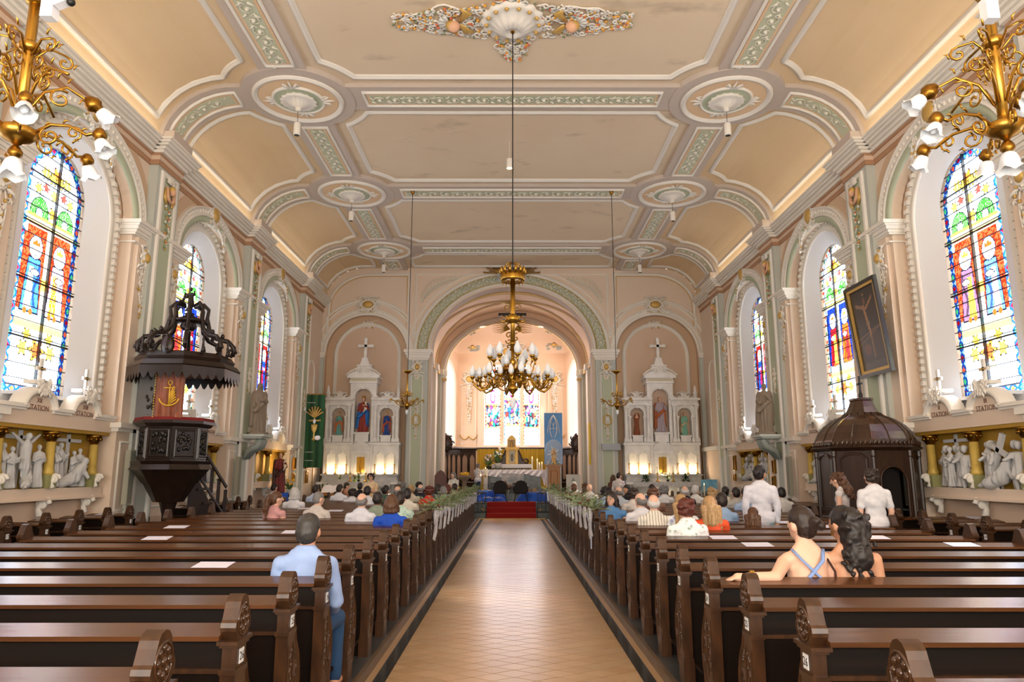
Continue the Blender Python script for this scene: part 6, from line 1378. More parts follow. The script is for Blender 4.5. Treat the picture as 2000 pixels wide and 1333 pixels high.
for r0, r1, z0, z1 in ((.50, .70, 1.55, 1.82), (.28, .48, 1.2, 1.55), (.30, .36, 1.58, 1.64), (.10, .18, .95, 1.25)): hexband(mb, r0, r1, z0, z1)
mb.lathe([(.16, 0), (.18, .1), (.10, .3), (.10, .98)], 10); mb.build('tapered_base', DKO, pu)
for i in range(8):
    a = pi/8+2*pi*(i+.5)/8; c = Vector((.62*cos(pi/8)*cos(a), .62*cos(pi/8)*sin(a), 2.32)); N = Vector((cos(a), sin(a), 0)); X = Vector((-sin(a), cos(a), 0))
    if N.y > .5: continue
    mb = MB(); mb.sweep([c+X*p+BZ*q for p, q in ((-.19, -.26), (.19, -.26), (.19, .26), (-.19, .26))], N, prof(.07, .04), True); pf = mb.build('carved_panel', DKO, pu)
    mb = MB(); q = random.Random(i); mb.add([c+X*p+BZ*r+N*.004 for p, r in ((-.16, -.23), (.16, -.23), (.16, .23), (-.16, .23))], [(0, 1, 2, 3)])
    for k in range(20): mb.ell(c+X*((q.random()-.5)*.24)+BZ*((q.random()-.5)*.40)+N*.01, (.035, .035, .05), 6)
    mb.build('bronze_relief', BRONZE, pf, True, kind='stuff')
# back board
mb = MB(); o = [(0, 2.82), (.62, 2.82), (.60, 3.1), (.66, 3.3), (.58, 3.5), (.62, 3.7), (.52, 3.92), (0, 3.92)]; mb.M = Matrix.Translation((-.62, -.30, 0)) @ Matrix.Rotation(radians(18), 4, 'Z'); mb.prism(o[::1], .06, (0, 0, 0), BX, BZ); mb.prism([(.08, 2.9), (.48, 2.9), (.48, 3.85), (.08, 3.85)], .02, (0, -.06, 0), BX, BZ)
q = random.Random(4)
for k in range(24): mb.ell((.14+.28*q.random(), -.09, 2.98+.8*q.random()), (.03, .02, .05), 5)
mb.build('back_board', DKO, pu)
# canopy
mb = MB(); Cc = .18
def oct_(r, z): return [(x+Cc*.6, y, z) for x, y in ngon(8, r, pi/8)]
for r0, r1, z0, z1 in ((1.02, 1.06, 3.98, 4.02), (1.06, .98, 4.02, 4.10), (.90, .94, 4.10, 4.16), (.94, .86, 4.16, 4.24)):
    a = oct_(r0, z0)+oct_(r1, z1); mb.add(a, [(i, (i+1) % 8, 8+(i+1) % 8, 8+i) for i in range(8)]+[tuple(range(7, -1, -1)), tuple(range(8, 16))])
mb.build('canopy', DKO, pu)
mb = MB(); a = oct_(.98, 3.975); mb.add(a, [tuple(range(7, -1, -1))]); mb.build('canopy_ceiling', mat('tan_ceiling_board', (150, 108, 80), .5), pu)
mb = MB()
pp = oct_(1.05, 4.0)
for i in range(8):
    a, b = Vector(pp[i]), Vector(pp[(i+1) % 8])
    for k in range(5):
        p, r = a.lerp(b, k/5), a.lerp(b, (k+1)/5); m = (p+r)/2; mb.add([p, r, r-BZ*.10, (r+m)/2-BZ*.17, m-BZ*.20, (p+m)/2-BZ*.17, p-BZ*.10], [(0, 1, 2, 3, 4, 5, 6)])
mb.build('scalloped_valance', DKO, pu, kind='stuff')
for i in range(8):
    a = pi/8+2*pi*i/8; d = Vector((cos(a), sin(a), 0)); c = Vector((Cc*.6, 0, 0))
    mb = MB(); mb.tube([c+d*.88+BZ*4.28, c+d*.90+BZ*4.42, c+d*.78+BZ*4.52, c+d*.55+BZ*4.56, c+d*.40+BZ*4.68, c+d*.34+BZ*4.88, c+d*.36+BZ*5.02, c+d*.26+BZ*5.10, c+d*.12+BZ*5.06], [.045, .045, .04, .04, .045, .04, .035, .035, .03], 6); mb.tube(spiral(c+d*.86+BZ*4.33, .09, .03, 0, 1, 8, d, BZ), .03, 5)
    mb.ell(c+d*.66+BZ*4.60, .045, 6); mb.build('crown_rib', EBONY, pu, True)
mb = MB(); c = Vector((Cc*.6, 0, 0)); mb.M = Matrix.Translation(c); mb.lathe([(.36, 4.78), (.38, 4.8), (.36, 4.83), (.32, 4.83)], 16); mb.lathe([(.1, 4.66), (.17, 4.72), (.13, 4.79), (.19, 4.84), (.15, 4.88), (.08, 4.91), (.10, 4.94), (.03, 4.96)], 12)
for i in range(8): a = 2*pi*i/8; mb.lathe([(.045, 4.24), (.03, 4.3), (.02, 4.4), (.03, 4.44), (.005, 4.52)], 6, (.84*cos(a), .84*sin(a), 0))
mb.ell((0, -.80, 4.32), (.14, .06, .16), 8); mb.ell((-.75, -.2, 4.30), (.08, .12, .14), 8); mb.build('crown_finials', EBONY, pu, True, kind='stuff')
P_, hd, k_ = robe_prims(.62, 1); P_ = [cap((0, 0, 0), (.02, 0, .2), .03, .05), cap((.02, 0, .2), (0, 0, .38), .07, .06), cap((-.06, 0, .44), (.06, 0, .44), .04, .04), ('e', (0, -.01, .56), (.035, .04, .05)), cap((-.07, 0, .43), (-.05, -.09, .34), .025, .02), cap((.07, 0, .43), (.10, -.06, .5), .025, .02), cap((.02, 0, .2), (-.12, .05, .08), .04, .02)]
ag = link('winged_figure', fuse(P_, .011, 1, 'angel', None, [EBONY]), pu, loc=(Cc*.6, 0, 4.98), scale=.92); mb = MB()
for sg in (-1, 1):
    for j in range(5): mb.tube([(sg*.03-.04, .05, .42), (sg*.07-.09-j*.012, .08, .50-.04*j), (sg*.08-.13, .10, .36-.09*j)], [.03, .035, .008], 5, flat=.5)
mb.build('wings', EBONY, ag, True)
MB().tube([(-.75, .3, 4.75), (.2, -.1, 4.35)], .012, 5).build('tie_rod', BLACK, pu)
# stairs behind
mb = MB(); mb.add([(.35, .45, 1.95), (1.35, 1.15, .55), (1.35, 1.15, .25), (.35, .45, 1.05), (.30, .52, 1.95), (1.30, 1.22, .55), (1.30, 1.22, .25), (.30, .52, 1.05)], [(0, 1, 2, 3), (4, 7, 6, 5), (0, 4, 5, 1), (2, 6, 7, 3), (1, 5, 6, 2), (0, 3, 7, 4)]); mb.build('stair_flank', DKO, pu)
mb = MB(); mb.tube([(.30, .42, 2.62), (1.38, 1.12, 1.45)], .05, 6); mb.tube([(.30, .42, 2.02), (1.38, 1.12, .85)], .04, 6)
for k in range(6): t_ = k/5; mb.box((.34+1.0*t_, .46+.66*t_, 2.30-1.15*t_), (.12, .03, .52), rz=.6)
mb.build('stair_balustrade', DKO, pu, kind='stuff')
for k in range(6): t_ = k/5; mb = MB(); mb.box((.42+.9*t_, .80+.55*t_, 1.72-1.45*t_), (.28, .6, .05), rz=.55); mb.build('stair_tread', DKO, pu)
for o in bpy.data.objects:
    if o.parent == pu and o.name.split('.')[0] in ('canopy', 'canopy_ceiling', 'scalloped_valance', 'crown_rib', 'crown_finials', 'tie_rod'): o.scale = (1, 1, 1.28); o.location.z = 4.8*(1-1.28)
    elif o.parent == pu and o.name.startswith('stair'): o.scale = (.5, 1, 1)
    elif o.parent == pu and o.name.startswith('back_board'): o.scale = (1, 1, .86); o.location.z = 2.82*.14
vb = thing('velvet_banner', 'rust velvet banner with golden anchor and wheat under the pulpit canopy', 'banner', (-6.58, 13.62, 2.80)); mb = MB()
mb.grid(lambda u, v: (-.27+.54*u+(v-1)*.02, .03*sin(u*15)+.05*(1-v), .92*v), 30, 6); VEL = mat('rust_velvet', (164, 88, 46), .5, kind='noise', rgb2=(112, 52, 26), scale=5, stretch=(3, 3, 1)); mb.build('velvet', VEL, vb, True)
mb = MB(); y_ = -.05; mb.tube([(.02, y_, .22), (.02, y_, .62)], .014, 5); mb.tube([(-.09, y_, .56), (.13, y_, .56)], .012, 5); mb.tube([(.02+.19*cos(a), y_, .38+.16*sin(a)) for a in [pi+.15+(pi-.3)*k/10 for k in range(11)]], .016, 5); mb.tube([(.02+.04*cos(a), y_, .66+.04*sin(a)) for a in [2*pi*k/8 for k in range(8)]], .01, 4, closed=True)
for k in range(6): mb.tube([(.02, y_, .24+.03*k), (.16-.012*k, y_-.01, .34+.05*k)], [.012, .016], 4)
mb.build('gold_anchor_embroidery', mat('gold_thread', (232, 182, 60), .5, .3), vb, True); mb = MB(); mb.tube([(-.29, -.01, .93), (.28, -.01, .93)], .018, 6)
for k in range(18): mb.b2(-.29, -.28, -.02, .0, .05*k, .05*k+.03)
mb.build('gold_fringe_and_rod', MATS['gold_thread'], vb, kind='stuff')
# ---- confessional ----
cf = thing('confessional', 'dark oak confessional booth with ribbed domed roof and small cross', 'confessional', (6.92, 14.1, PZ)); cf.scale = (.80, .86, .985); R8 = 1.10
def oc(r, z, k=1.0): return [(max(-r, min(r, r*1.08*cos(a)))*.92*k, max(-r, min(r, r*1.08*sin(a)))*1.0*k, z) for a in [pi/8+2*pi*i/8 for i in range(8)]]
def ring(mb, A, B, cap_=True): n = len(A); mb.add(A+B, [(i, (i+1) % n, n+(i+1) % n, n+i) for i in range(n)]+([tuple(range(n-1, -1, -1)), tuple(range(n, 2*n))] if cap_ else []))
O8 = oc(R8, 0)
for i in range(8):
    a, b = Vector(O8[i]), Vector(O8[(i+1) % 8]); X = (b-a).normalized(); N = X.cross(BZ); L_ = (b-a).length; door_ = (i == 5); mb = MB()
    if N.dot((a+b)/2) < 0: N = -N
    if door_:
        hole = [(L_*.14, 0.02)]+[(L_*.14, 1.55)]+arc(L_*.5, 1.55, L_*.36, .26, 180, 0, 10)+[(L_*.86, .02)]
        mb.prism([(0, 0), (L_, 0), (L_, 2.10), (0, 2.10)], -.05, a, X, BZ, holes=[hole]); mb.build('door_frame_panel', WOODC, cf)
        mb = MB(); mb.prism([(L_*.1, 0), (L_*.9, 0), (L_*.9, 1.95), (L_*.1, 1.95)], .02, a-N*.35, X, BZ); mb.build('curtain_inside', mat('dark_curtain', (26, 18, 14), .9), cf)
        mb = MB(); mb.sweep([a+X*p+BZ*q for p, q in hole], N, half(.05, .04)); mb.build('arch_moulding', WOODC, cf, True)
    else:
        mb.prism([(0, 0), (L_, 0), (L_, 2.10), (0, 2.10)], -.05, a, X, BZ); mb.build('side_panel', WOODC, cf)
        for z0, z1 in ((.15, .85), (1.0, 1.95)):
            o = [(L_*.16, z0), (L_*.84, z0), (L_*.84, z1)]+([] if z0 < .5 else [(L_*.7, z1+.08), (L_*.5, z1+.1), (L_*.3, z1+.08)])+[(L_*.16, z1)]; mb = MB(); mb.sweep([a+X*p+BZ*q for p, q in o], N, prof(.06, .035), True); mb.build('panel_moulding', WOODC, cf)
    mb = MB(); mb.lathe([(.06, 0), (.06, .12), (.045, .14), (.045, 1.98), (.06, 2.0), (.06, 2.1)], 8, (a.x, a.y, 0)); mb.build('corner_post', WOODC, cf)
mb = MB()
for r0, z0, r1, z1 in ((1.12, 2.10, 1.22, 2.16), (1.22, 2.16, 1.16, 2.20)): ring(mb, oc(r0, z0), oc(r1, z1))
mb.build('cornice', WOODC, cf)
DOMEM = mat('polished_dome_wood', (74, 50, 34), .22, kind='noise', rgb2=(44, 28, 18), scale=3, spec=.7)
prf = [(1.14, 2.20), (1.10, 2.32), (1.02, 2.46), (.88, 2.60), (.68, 2.72), (.46, 2.80), (.38, 2.86), (.30, 2.98), (.25, 3.10), (.27, 3.12)]
mb = MB()
for (r0, z0), (r1, z1) in zip(prf[:-1], prf[1:]): ring(mb, oc(r0, z0), oc(r1, z1), False)
ring(mb, oc(.27, 3.12), oc(.27, 3.16)); mb.build('domed_roof', DOMEM, cf, False)
for i in range(8):
    for f in (0, .5):
        pts = []
        for r, z in prf[:7]: A_ = oc(r, z); p = Vector(A_[i]).lerp(Vector(A_[(i+1) % 8]), f); pts.append(p*1.0+Vector((p.x, p.y, 0)).normalized()*.008)
        MB().tube(pts, .014, 5).build('roof_rib', DOMEM, cf, True)
mb = MB(); A_ = oc(1.16, 2.24)
for i in range(8):
    for k in range(9): p = Vector(A_[i]).lerp(Vector(A_[(i+1) % 8]), (k+.5)/9); mb.ell(p, (.035, .035, .05), 5)
mb.build('leaf_border', DOMEM, cf, True, kind='stuff')
mb = MB(); mb.b2(-.02, .02, -.02, .02, 3.16, 3.62); mb.b2(-.02, .02, -.10, .10, 3.44, 3.48); mb.tube([(0, .07*cos(a), 3.22+.07*sin(a)) for a in [2*pi*k/10 for k in range(10)]], .016, 5, closed=True); mb.build('cross', BLACK, cf)
# ---- big crucifixion painting on the right pilaster ----
pt = thing('framed_painting', 'large dark framed painting of a pale figure on a cross, leaning from the right wall', 'painting', (7.45, 14.35, 3.72)); pt.rotation_euler = (0, radians(-6), 0)
def frame(t, w_, h_, inn, ms, names, x=0):
    for (e0, e1, d, m_, nm_) in zip(inn[:-1], inn[1:], (.07, .05, .03), ms, names):
        mb = MB(); O = [(-w_/2+e0, e0), (w_/2-e0, e0), (w_/2-e0, h_-e0), (-w_/2+e0, h_-e0)]; I = [(-w_/2+e1, e1), (w_/2-e1, e1), (w_/2-e1, h_-e1), (-w_/2+e1, h_-e1)]
        mb.prism(O, d, (x, 0, 0), (0, -1, 0), (0, 0, 1), holes=[I]); o = mb.build(nm_, m_, t)
W_, H_ = 1.30, 1.95; frame(pt, W_, H_, (0, .07, .13), (mat('black_green_frame', (22, 30, 26), .3, spec=.6), GOLDP), ('outer_frame', 'gilt_inner_frame'))
mb = MB(); nx, nz = 54, 84; R_ = np.random.RandomState(2); nz_ = R_.rand(nz, nx); Z_, X_ = np.mgrid[0:nz, 0:nx]; x = (X_+.5)/nx*2-1; z = (Z_+.5)/nz; img = np.ones((nz, nx, 3))*np.array(lin((32, 27, 22)))*(.7+.6*nz_[..., None])
def pc_(m, c): img[m] = np.array(lin(c))*(.8+.4*nz_[m][:, None])
pc_(z < .42+.05*np.sin(x*4), (54, 46, 38)); pc_((np.abs(z-.45-.06*x) < .008) | (np.abs(z-.41-.09*x) < .006), (110, 84, 60)); pc_(z < .10, (70, 64, 58)); pc_((np.hypot((x+.35)/.25, (z-.25)/.07) < 1), (96, 60, 44))
xs_ = lambda zz: .12*np.sin(zz*5)-.02
pc_((np.abs(x-xs_(z)) < .085-.05*np.abs(z-.62)) & (z > .38) & (z < .80), (150, 106, 64)); pc_((np.abs(x-.1) < .05) & (z > .14) & (z < .42), (120, 86, 54)); pc_(np.hypot((x-.0)/.08, (z-.84)/.045) < 1, (110, 74, 46)); pc_((np.abs(z-.74-.20*np.abs(x-.02)) < .018) & (x > 0) & (x < .62), (146, 100, 60)); pc_((np.abs(z-.75-.10*np.abs(x+.02)) < .022) & (x < 0) & (x > -.72), (130, 94, 70)); pc_((np.abs(x) < .07) & (z > .90) & (z < .94), (120, 90, 60)); pc_((np.abs(z-.56) < .025) & (np.abs(x-.02) < .14), (130, 100, 66))
vs = [(-.0-.012, .52*(1-2*i/nx), .13+1.69*j/nz) for j in range(nz+1) for i in range(nx+1)]; fs = [(j*(nx+1)+i, j*(nx+1)+i+nx+1, j*(nx+1)+i+nx+2, j*(nx+1)+i+1) for j in range(nz) for i in range(nx)]
CANV = bpy.data.materials.new('oil_canvas'); CANV.use_nodes = True; a_ = CANV.node_tree.nodes.new('ShaderNodeAttribute'); a_.attribute_name = 'Col'; CANV.node_tree.links.new(a_.outputs['Color'], CANV.node_tree.nodes['Principled BSDF'].inputs[0]); CANV.node_tree.nodes['Principled BSDF'].inputs['Roughness'].default_value = .35
me = bpy.data.meshes.new('canvas'); me.from_pydata(vs, [], fs); me.materials.append(CANV); ca_ = me.color_attributes.new('Col', 'FLOAT_COLOR', 'CORNER'); arr = np.ones((len(fs), 4, 4), dtype=np.float32); arr[:, :, :3] = img.reshape(-1, 3)[:, None, :]; ca_.data.foreach_set('color', arr.ravel()); link('canvas', me, pt)
# small framed pictures beside the statues
SMP = mat('small_picture', (190, 170, 150), .5, kind='noise', rgb2=(90, 70, 60), scale=14)
for i, (u, v, w_, h_, s, lab) in enumerate(((573, 906, .2, .42, -1, 'upper small framed picture left of the green banner'), (571, 932, .18, .26, -1, 'lower small framed picture left of the green banner'), (597, 905, .2, .42, -1, 'upper small picture on the pilaster behind the green banner'), (597, 932, .2, .46, -1, 'lower small picture on the pilaster behind the green banner'), (1437, 905, .22, .5, 1, 'tall narrow framed picture on the right wall below the third window'), (1437, 933, .2, .24, 1, 'small framed picture under the tall narrow one on the right wall'), (1514, 912, .2, .4, 1, 'small framed picture below the right bracket statue'), (1514, 940, .2, .3, 1, 'lowest framed picture below the right bracket statue'))):
    X_ = 7.60; p = at(u, v, x=s*X_); t = thing('small_picture', lab, 'picture', (s*X_, p.y, p.z-h_/2), 0, 'small pictures on the walls'); t.rotation_euler = (0, 0, 0 if s > 0 else pi)
    frame(t, w_, h_, (0, .03, .03+1e-3), (GOLDD, GOLDP), ('frame',)); MB().b2(-.015, 0, -w_/2+.02, w_/2-.02, .02, h_-.02).build('print', SMP, t)
# ---- statues on wall brackets ----
def bracket(s, y, lab):
    t = thing('wall_bracket', lab, 'bracket', (s*7.60, y, 0)); mb = MB(); mb.box((-s*.30, 0, 2.80), (.66, .72, .07)); mb.box((-s*.27, 0, 2.74), (.56, .60, .05)); mb.build('shelf', GREYP, t)
    mb = MB()
    for q in (-.18, 0, .18): mb.tube([(-s*.5, q, 2.70), (-s*.42, q, 2.50), (-s*.15, q, 2.38), (-s*.04, q, 2.15)], [.08, .09, .09, .04], 7); mb.tube(spiral((-s*.42, q, 2.60), .10, .03, 0, 1.1, 8, BX, BZ), .04, 5)
    mb.build('acanthus_scroll', mat('grey_green_plaster', (150, 158, 150), .7), t, True, kind='stuff')
bracket(-1, 20.5, 'scrolled plaster bracket carrying the left grey statue'); bracket(1, 20.5, 'scrolled plaster bracket carrying the right grey statue')
for s, nm_ in ((-1, 'sand-grey statue in long mantle and hood on the left wall bracket'), (1, 'sand-grey statue with flowing mantle on the right wall bracket')):
    o = statue('bracket_statue', nm_, (s*7.28, 20.5, 2.90), 1.42, STONEB, STONEB, rz=s*radians(-35), arms=2 if s < 0 else 1, seed=12+s, veil=s < 0, skin=STONEB, hair=STONEB, beard=s > 0)
    mb = MB(); mb.ell((0, 0, 0), (.24, .2, .07), 10); mb.box((0, 0, -.035), (.5, .42, .07)); mb.build('rocky_base', STONEB, o, True)
# ---- stations of the cross ----
def relief_figs():
    out = []; Z = STONE
    def F(P_, nm_): out.append(fuse(P_, .017, 1, nm_, folds(len(out)*2, .72, .008, 7), [Z]))
    def body(h, lean=0, arms=0, tw=0):
        k = h/1.75; P_, hd, _ = robe_prims(h, arms); P_ += [('e', (0, -.01, 1.62*k), (.08*k, .09*k, .11*k)), ('e', (0, .03*k, 1.64*k), (.09*k, .09*k, .11*k))]; return P_
    F(body(.72, arms=0), 'robed'); F(body(.70, arms=1), 'robed'); F(body(.68, arms=3), 'robed')
    k = .4; b = [cap((-.05, 0, 0), (-.06, 0, .2), .03, .04), cap((.08, 0, 0), (.05, -.02, .2), .03, .04), cap((0, 0, .2), (.02, 0, .42), .07, .07), cap((-.07, 0, .45), (.09, 0, .45), .045, .045), ('e', (.02, -.01, .58), (.045, .05, .06)), ('e', (.02, .0, .61), (.055, .055, .04)), cap((.09, 0, .44), (.15, -.06, .32), .03, .025), cap((-.07, 0, .44), (-.15, -.06, .38), .03, .025), ('l', [(.03, .12), (.11, .16), (.08, .30), (.03, .32)], (0, 0, 0), 1, .7)]
    F(b, 'soldier')
    b = [cap((-.18, 0, .06), (.02, 0, .14), .08, .10), cap((.02, 0, .14), (.12, -.02, .30), .10, .07), ('e', (.17, -.03, .40), (.045, .05, .06)), cap((.12, -.02, .30), (.22, -.06, .14), .035, .03), cap((.12, 0, .3), (.0, -.08, .2), .035, .03), cap((-.18, 0, .06), (-.32, 0, .03), .06, .03)]
    F(b, 'kneeling')
    b = [cap((0, 0, .06), (0, -.02, .30), .03, .045), cap((.03, 0, .06), (.03, -.03, .30), .03, .045), cap((.01, 0, .30), (0, 0, .60), .07, .085), ('e', (0, -.03, .74), (.045, .05, .06)), cap((-.06, 0, .63), (-.30, .01, .78), .035, .02), cap((.06, 0, .63), (.30, .01, .78), .035, .02), ('l', [(.05, .26), (.085, .28), (.08, .38), (.05, .4)], (.01, 0, 0), 1, .8)]
    F(b, 'crucified'); return out
RF = relief_figs()
def station_unit(s, yc, nums, scenes, niche=False):
    x0 = XR
    lab = 'gold-columned station relief frame under the %s window on the %s, stations %s' % ({12.3: 'nearest', 17.8: 'second', 23.35: 'third'}[yc], 'left' if s < 0 else 'right', ' and '.join(nums)) if not niche else 'gilt-columned wall niche under the third window on the left'
    lab = lab.replace('station relief frame under the', 'frame under the').replace(', stations', ', marked'); t = thing('station_shrine', lab, 'wall shrine', (0, yc, 0)); B = lambda mb, xa, xb, *r: mb.b2(s*xa, s*xb, *r)
    hw = 1.58
    mb = MB(); B(mb, 8.08, 7.84, -hw, hw, 1.32, 1.50); B(mb, 8.08, 7.80, -hw-.03, hw+.03, 1.30, 1.34); mb.build('lower_shelf', PEACH, t)
    mb = MB(); B(mb, 8.06, 8.03, -hw, hw, 1.50, 2.46); mb.build('ochre_ground', GOLDBG, t)
    mb = MB(); B(mb, 8.08, 7.80, -hw, hw, 2.46, 2.52); mb.build('gilt_architrave', GOLDBG, t); mb = MB(); B(mb, 8.08, 7.78, -hw, hw, 2.52, 2.78); mb.build('peach_frieze', PEACH, t)
    mb = MB()
    for a, b_ in ((-hw-.04, -.95), (-.25, .25), (.95, hw+.04)): B(mb, 8.08, 7.70, a, b_, 2.78, 2.84); B(mb, 8.08, 7.74, a, b_, 2.74, 2.78)
    mb.build('white_cornice', WHITEP, t, kind='stuff')
    for i, y in enumerate((-1.28, 0, 1.28)):
        mb = MB(); mb.lathe([(.10, 1.72), (.10, 1.78), (.078, 1.82), (.07, 2.28)], 20, (s*7.90, y, 0), flute=10, fd=.05); mb.lathe([(.085, 1.72), (.09, 1.74), (.08, 1.90), (.075, 1.9)], 12, (s*7.90, y, 0)); mb.build('gold_column', mat('yellow_gilt_column', (206, 176, 88), .5, .15), t, True)
        mb = MB(); mb.lathe([(.07, 2.28), (.10, 2.34), (.13, 2.42), (.14, 2.46)], 10, (s*7.90, y, 0))
        for a in range(8): mb.ell((s*7.90+.11*cos(a*.785), y+.11*sin(a*.785), 2.38), .032, 6)
        mb.build('leaf_capital', GOLDD, t, True)
        mb = MB(); B(mb, 8.06, 7.80, y-.12, y+.12, 1.50, 1.72); mb.build('column_base', mat('olive_green_paint', (150, 150, 100), .7), t)
        for z_, k in ((1.61, .11), (1.18, .15)):
            mb = MB(); c = Vector((s*(7.76 if k < .12 else 7.92), y, z_)); mb.tube(spiral(c+BZ*k*.4, k*.8, .02, 0, 1.2, 10, BX*-s, BZ), k*.28, 6); mb.tube([c+BZ*k*.9, c-BZ*k*.2+BX*s*.06, c-BZ*k*1.0+BX*s*.03], [k*.4, k*.35, k*.4], 6); mb.build('scroll_console', WHITEP, t, True)
    for i, y in enumerate((-.64, .64)):
        yy_ = y*(1 if s < 0 else 1)
        mb = MB(); c = arc(y, 2.78, .34, .26, 180, 0, 14)
        if s < 0: mb.prism(c, .24, (s*8.0, 0, 0), BY, BZ)
        else: mb.prism([(-p, q) for p, q in c[::-1]], .24, (s*8.0, 0, 0), -BY, BZ)
        mb.build('arched_tablet', PEACH, t); mb = MB(); mb.sweep([(s*7.75, p, q) for p, q in arc(y, 2.78, .40, .31, 175, 5, 16)], (-s, 0, 0), [(-.06, -.2), (-.06, .04), (0, .07), (.06, .04), (.06, -.2)]); mb.build('arched_gable', WHITEP, t, True)
        mb = MB(); leaf_spray(mb, (s*7.70, y, 3.24), (0, 1, 0), BZ, Vector((-s, 0, 0)), .22, .26, 3+i, 14, .022); mb.ell((s*7.72, y, 3.14), (.05, .16, .12), 8); mb.build('rocaille_crest', WHITEP, t, True, kind='stuff')
        mb = MB(); mb.b2(s*7.80-.02, s*7.80+.02, y-.03, y+.03, 3.20, 3.62); mb.b2(s*7.80-.02, s*7.80+.02, y-.11, y+.11, 3.42, 3.48); mb.box((s*7.85, y, 3.22), (.2, .34, .06)); cr_ = mb.build('cross', [WHITEP], t); MB().b2(s*7.775, s*7.79, y-.08, y+.08, 3.44, 3.46).build('gilt_front', GOLDP, cr_)
        rot = (pi/2, 0, pi/2 if s < 0 else -pi/2)
        if not niche: text(nums[i], .11, t, (s*7.755, y, 2.92), rot, GREYINK, 'numeral', .002); text('STATION', .125, t, (s*7.755, y, 2.80), rot, GREYINK, 'lettering', .001)
        if not niche:
            for (fi, dy, dx, sc, rz) in scenes[i]:
                link('relief_figure', RF[fi], t, loc=(s*(7.95-dx), y+dy, 1.51), rot=(0, 0, rz+(pi/2 if s < 0 else -pi/2)), scale=sc)
            if any(f[0] == 5 for f in scenes[i]) or i == 1: mb = MB(); B(mb, 8.02, 7.98, y-.03, y+.03, 1.52, 2.44); B(mb, 8.02, 7.98, y-.36, y+.36, 2.30, 2.36); mb.build('relief_cross', STONE, t)
            elif scenes[i][0][0] == 3: mb = MB(); mb.M = Matrix.Translation((s*7.84, y, 2.0)) @ Matrix.Rotation(radians(28), 4, 'X'); mb.b2(-.03, .03, -.04, .04, -.45, .42); mb.b2(-.03, .03, -.22, .22, .1, .17); mb.build('carried_cross', STONE, t)
    return t
sc1 = [(0, -.42, 0, 1.0, .4), (1, -.28, .05, .95, -.2), (5, 0, .06, 1.12, 0), (0, .36, .05, 1.0, -.5), (2, .22, -.03, .9, .2), (4, .04, .10, .85, .6)]
sc2 = [(0, -.42, .03, 1.0, .3), (1, -.22, -.03, 1.12, 0), (4, -.02, .10, 1.15, -.4), (0, .14, .0, .9, -.2), (1, .34, -.02, 1.0, -.4), (2, .28, .09, .8, .3)]
sc3 = [(3, -.38, .08, 1.12, .3), (0, -.2, .04, 1.0, .1), (1, -.02, .10, 1.02, -.3), (3, .2, .03, 1.15, -.4), (0, .36, -.02, .95, .0), (3, .06, -.04, 1.15, .5)]
sc4 = [(3, -.40, .05, 1.15, .6), (3, -.22, -.03, 1.18, 0), (4, .0, .10, 1.2, .3), (3, .2, .06, 1.2, -.4), (1, .38, .0, 1.1, -.2), (3, .30, -.03, 1.2, .8)]
station_unit(-1, 12.3, ('XII', 'XIII'), (sc1, sc2)); station_unit(1, 12.3, ('III', 'II'), (sc4, sc3)); station_unit(-1, 17.8, ('X', 'XI'), (sc3, sc2)); station_unit(1, 17.8, ('V', 'IV'), (sc4, sc1)); station_unit(1, 23.35, ('VII', 'VI'), (sc3, sc4))
station_unit(-1, 23.35, ('', ''), ((), ()), True)
statue('painted_statue', 'dark-haired statue in deep red robe holding a child, in the lit left niche', (-7.35, 22.9, 1.15), 1.25, mat('deep_red_robe', (120, 36, 30), .6), mat('dark_mantle', (70, 40, 30), .6), rz=radians(40), arms=1, seed=30, child=True)
t = thing('statue_stand', 'small blue-draped stand carrying the statue in the left wall niche', 'stand', (-7.35, 22.9, 0)); mb = MB(); mb.lathe([(.34, .1), (.36, .4), (.30, 1.06), (.30, 1.15)], 16, flute=8, fd=.05); mb.build('blue_drape', BLUE, t, True)
light('niche_lamp', 'POINT', (-7.55, 23.9, 2.1), (0, 0, 0), 14, (1, .72, .36)).data.shadow_soft_size = .05
t = thing('niche_lamp', 'lit warm globe lamp beside the statue in the left wall niche', 'lamp', (-7.62, 23.6, 1.5)); mb = MB(); mb.tube([(0, 0, 0), (0, 0, .5)], .012, 6); mb.build('stem', GOLDD, t); mb = MB(); mb.ell((0, 0, .56), .07, 10); mb.build('lit_globe', LAMPG, t, True)
potted_plant(-7.2, 23.5, 1.1, .5, 'yellow flowers beside the red-robed wall niche statue', MATS['yellow_bloom'], seed=41, n=20)
t = thing('flower_stand', 'dark iron stand carrying the yellow flowers at the left wall niche', 'stand', (-7.2, 23.5, .1)); mb = MB(); mb.lathe([(.16, 0), (.03, .05), (.025, .9), (.14, .98), (.14, 1.0)], 10); mb.build('pillar', BLACK, t, True)
# open book on a wooden stand left
t = thing('book_stand', 'wooden reading stand with a large open book, left near the front', 'lectern', (-6.1, 24.6, .1)); mb = MB(); mb.lathe([(.16, 0), (.05, .06), (.04, .95)], 8); mb.add([(-.35, -.2, .95), (.35, -.2, .95), (.35, .2, 1.2), (-.35, .2, 1.2), (-.35, -.2, .91), (.35, -.2, .91), (.35, .2, 1.16), (-.35, .2, 1.16)], [(0, 1, 2, 3), (4, 7, 6, 5), (0, 4, 5, 1), (1, 5, 6, 2), (2, 6, 7, 3), (3, 7, 4, 0)]); mb.build('stand', OAKY, t); mb = MB()
mb.grid(lambda u, v: (-.33+.66*u, -.18+.38*v, .975+.25*v+.04*abs(sin(u*2*pi))), 12, 2); mb.build('open_pages', WHITE, t, True)
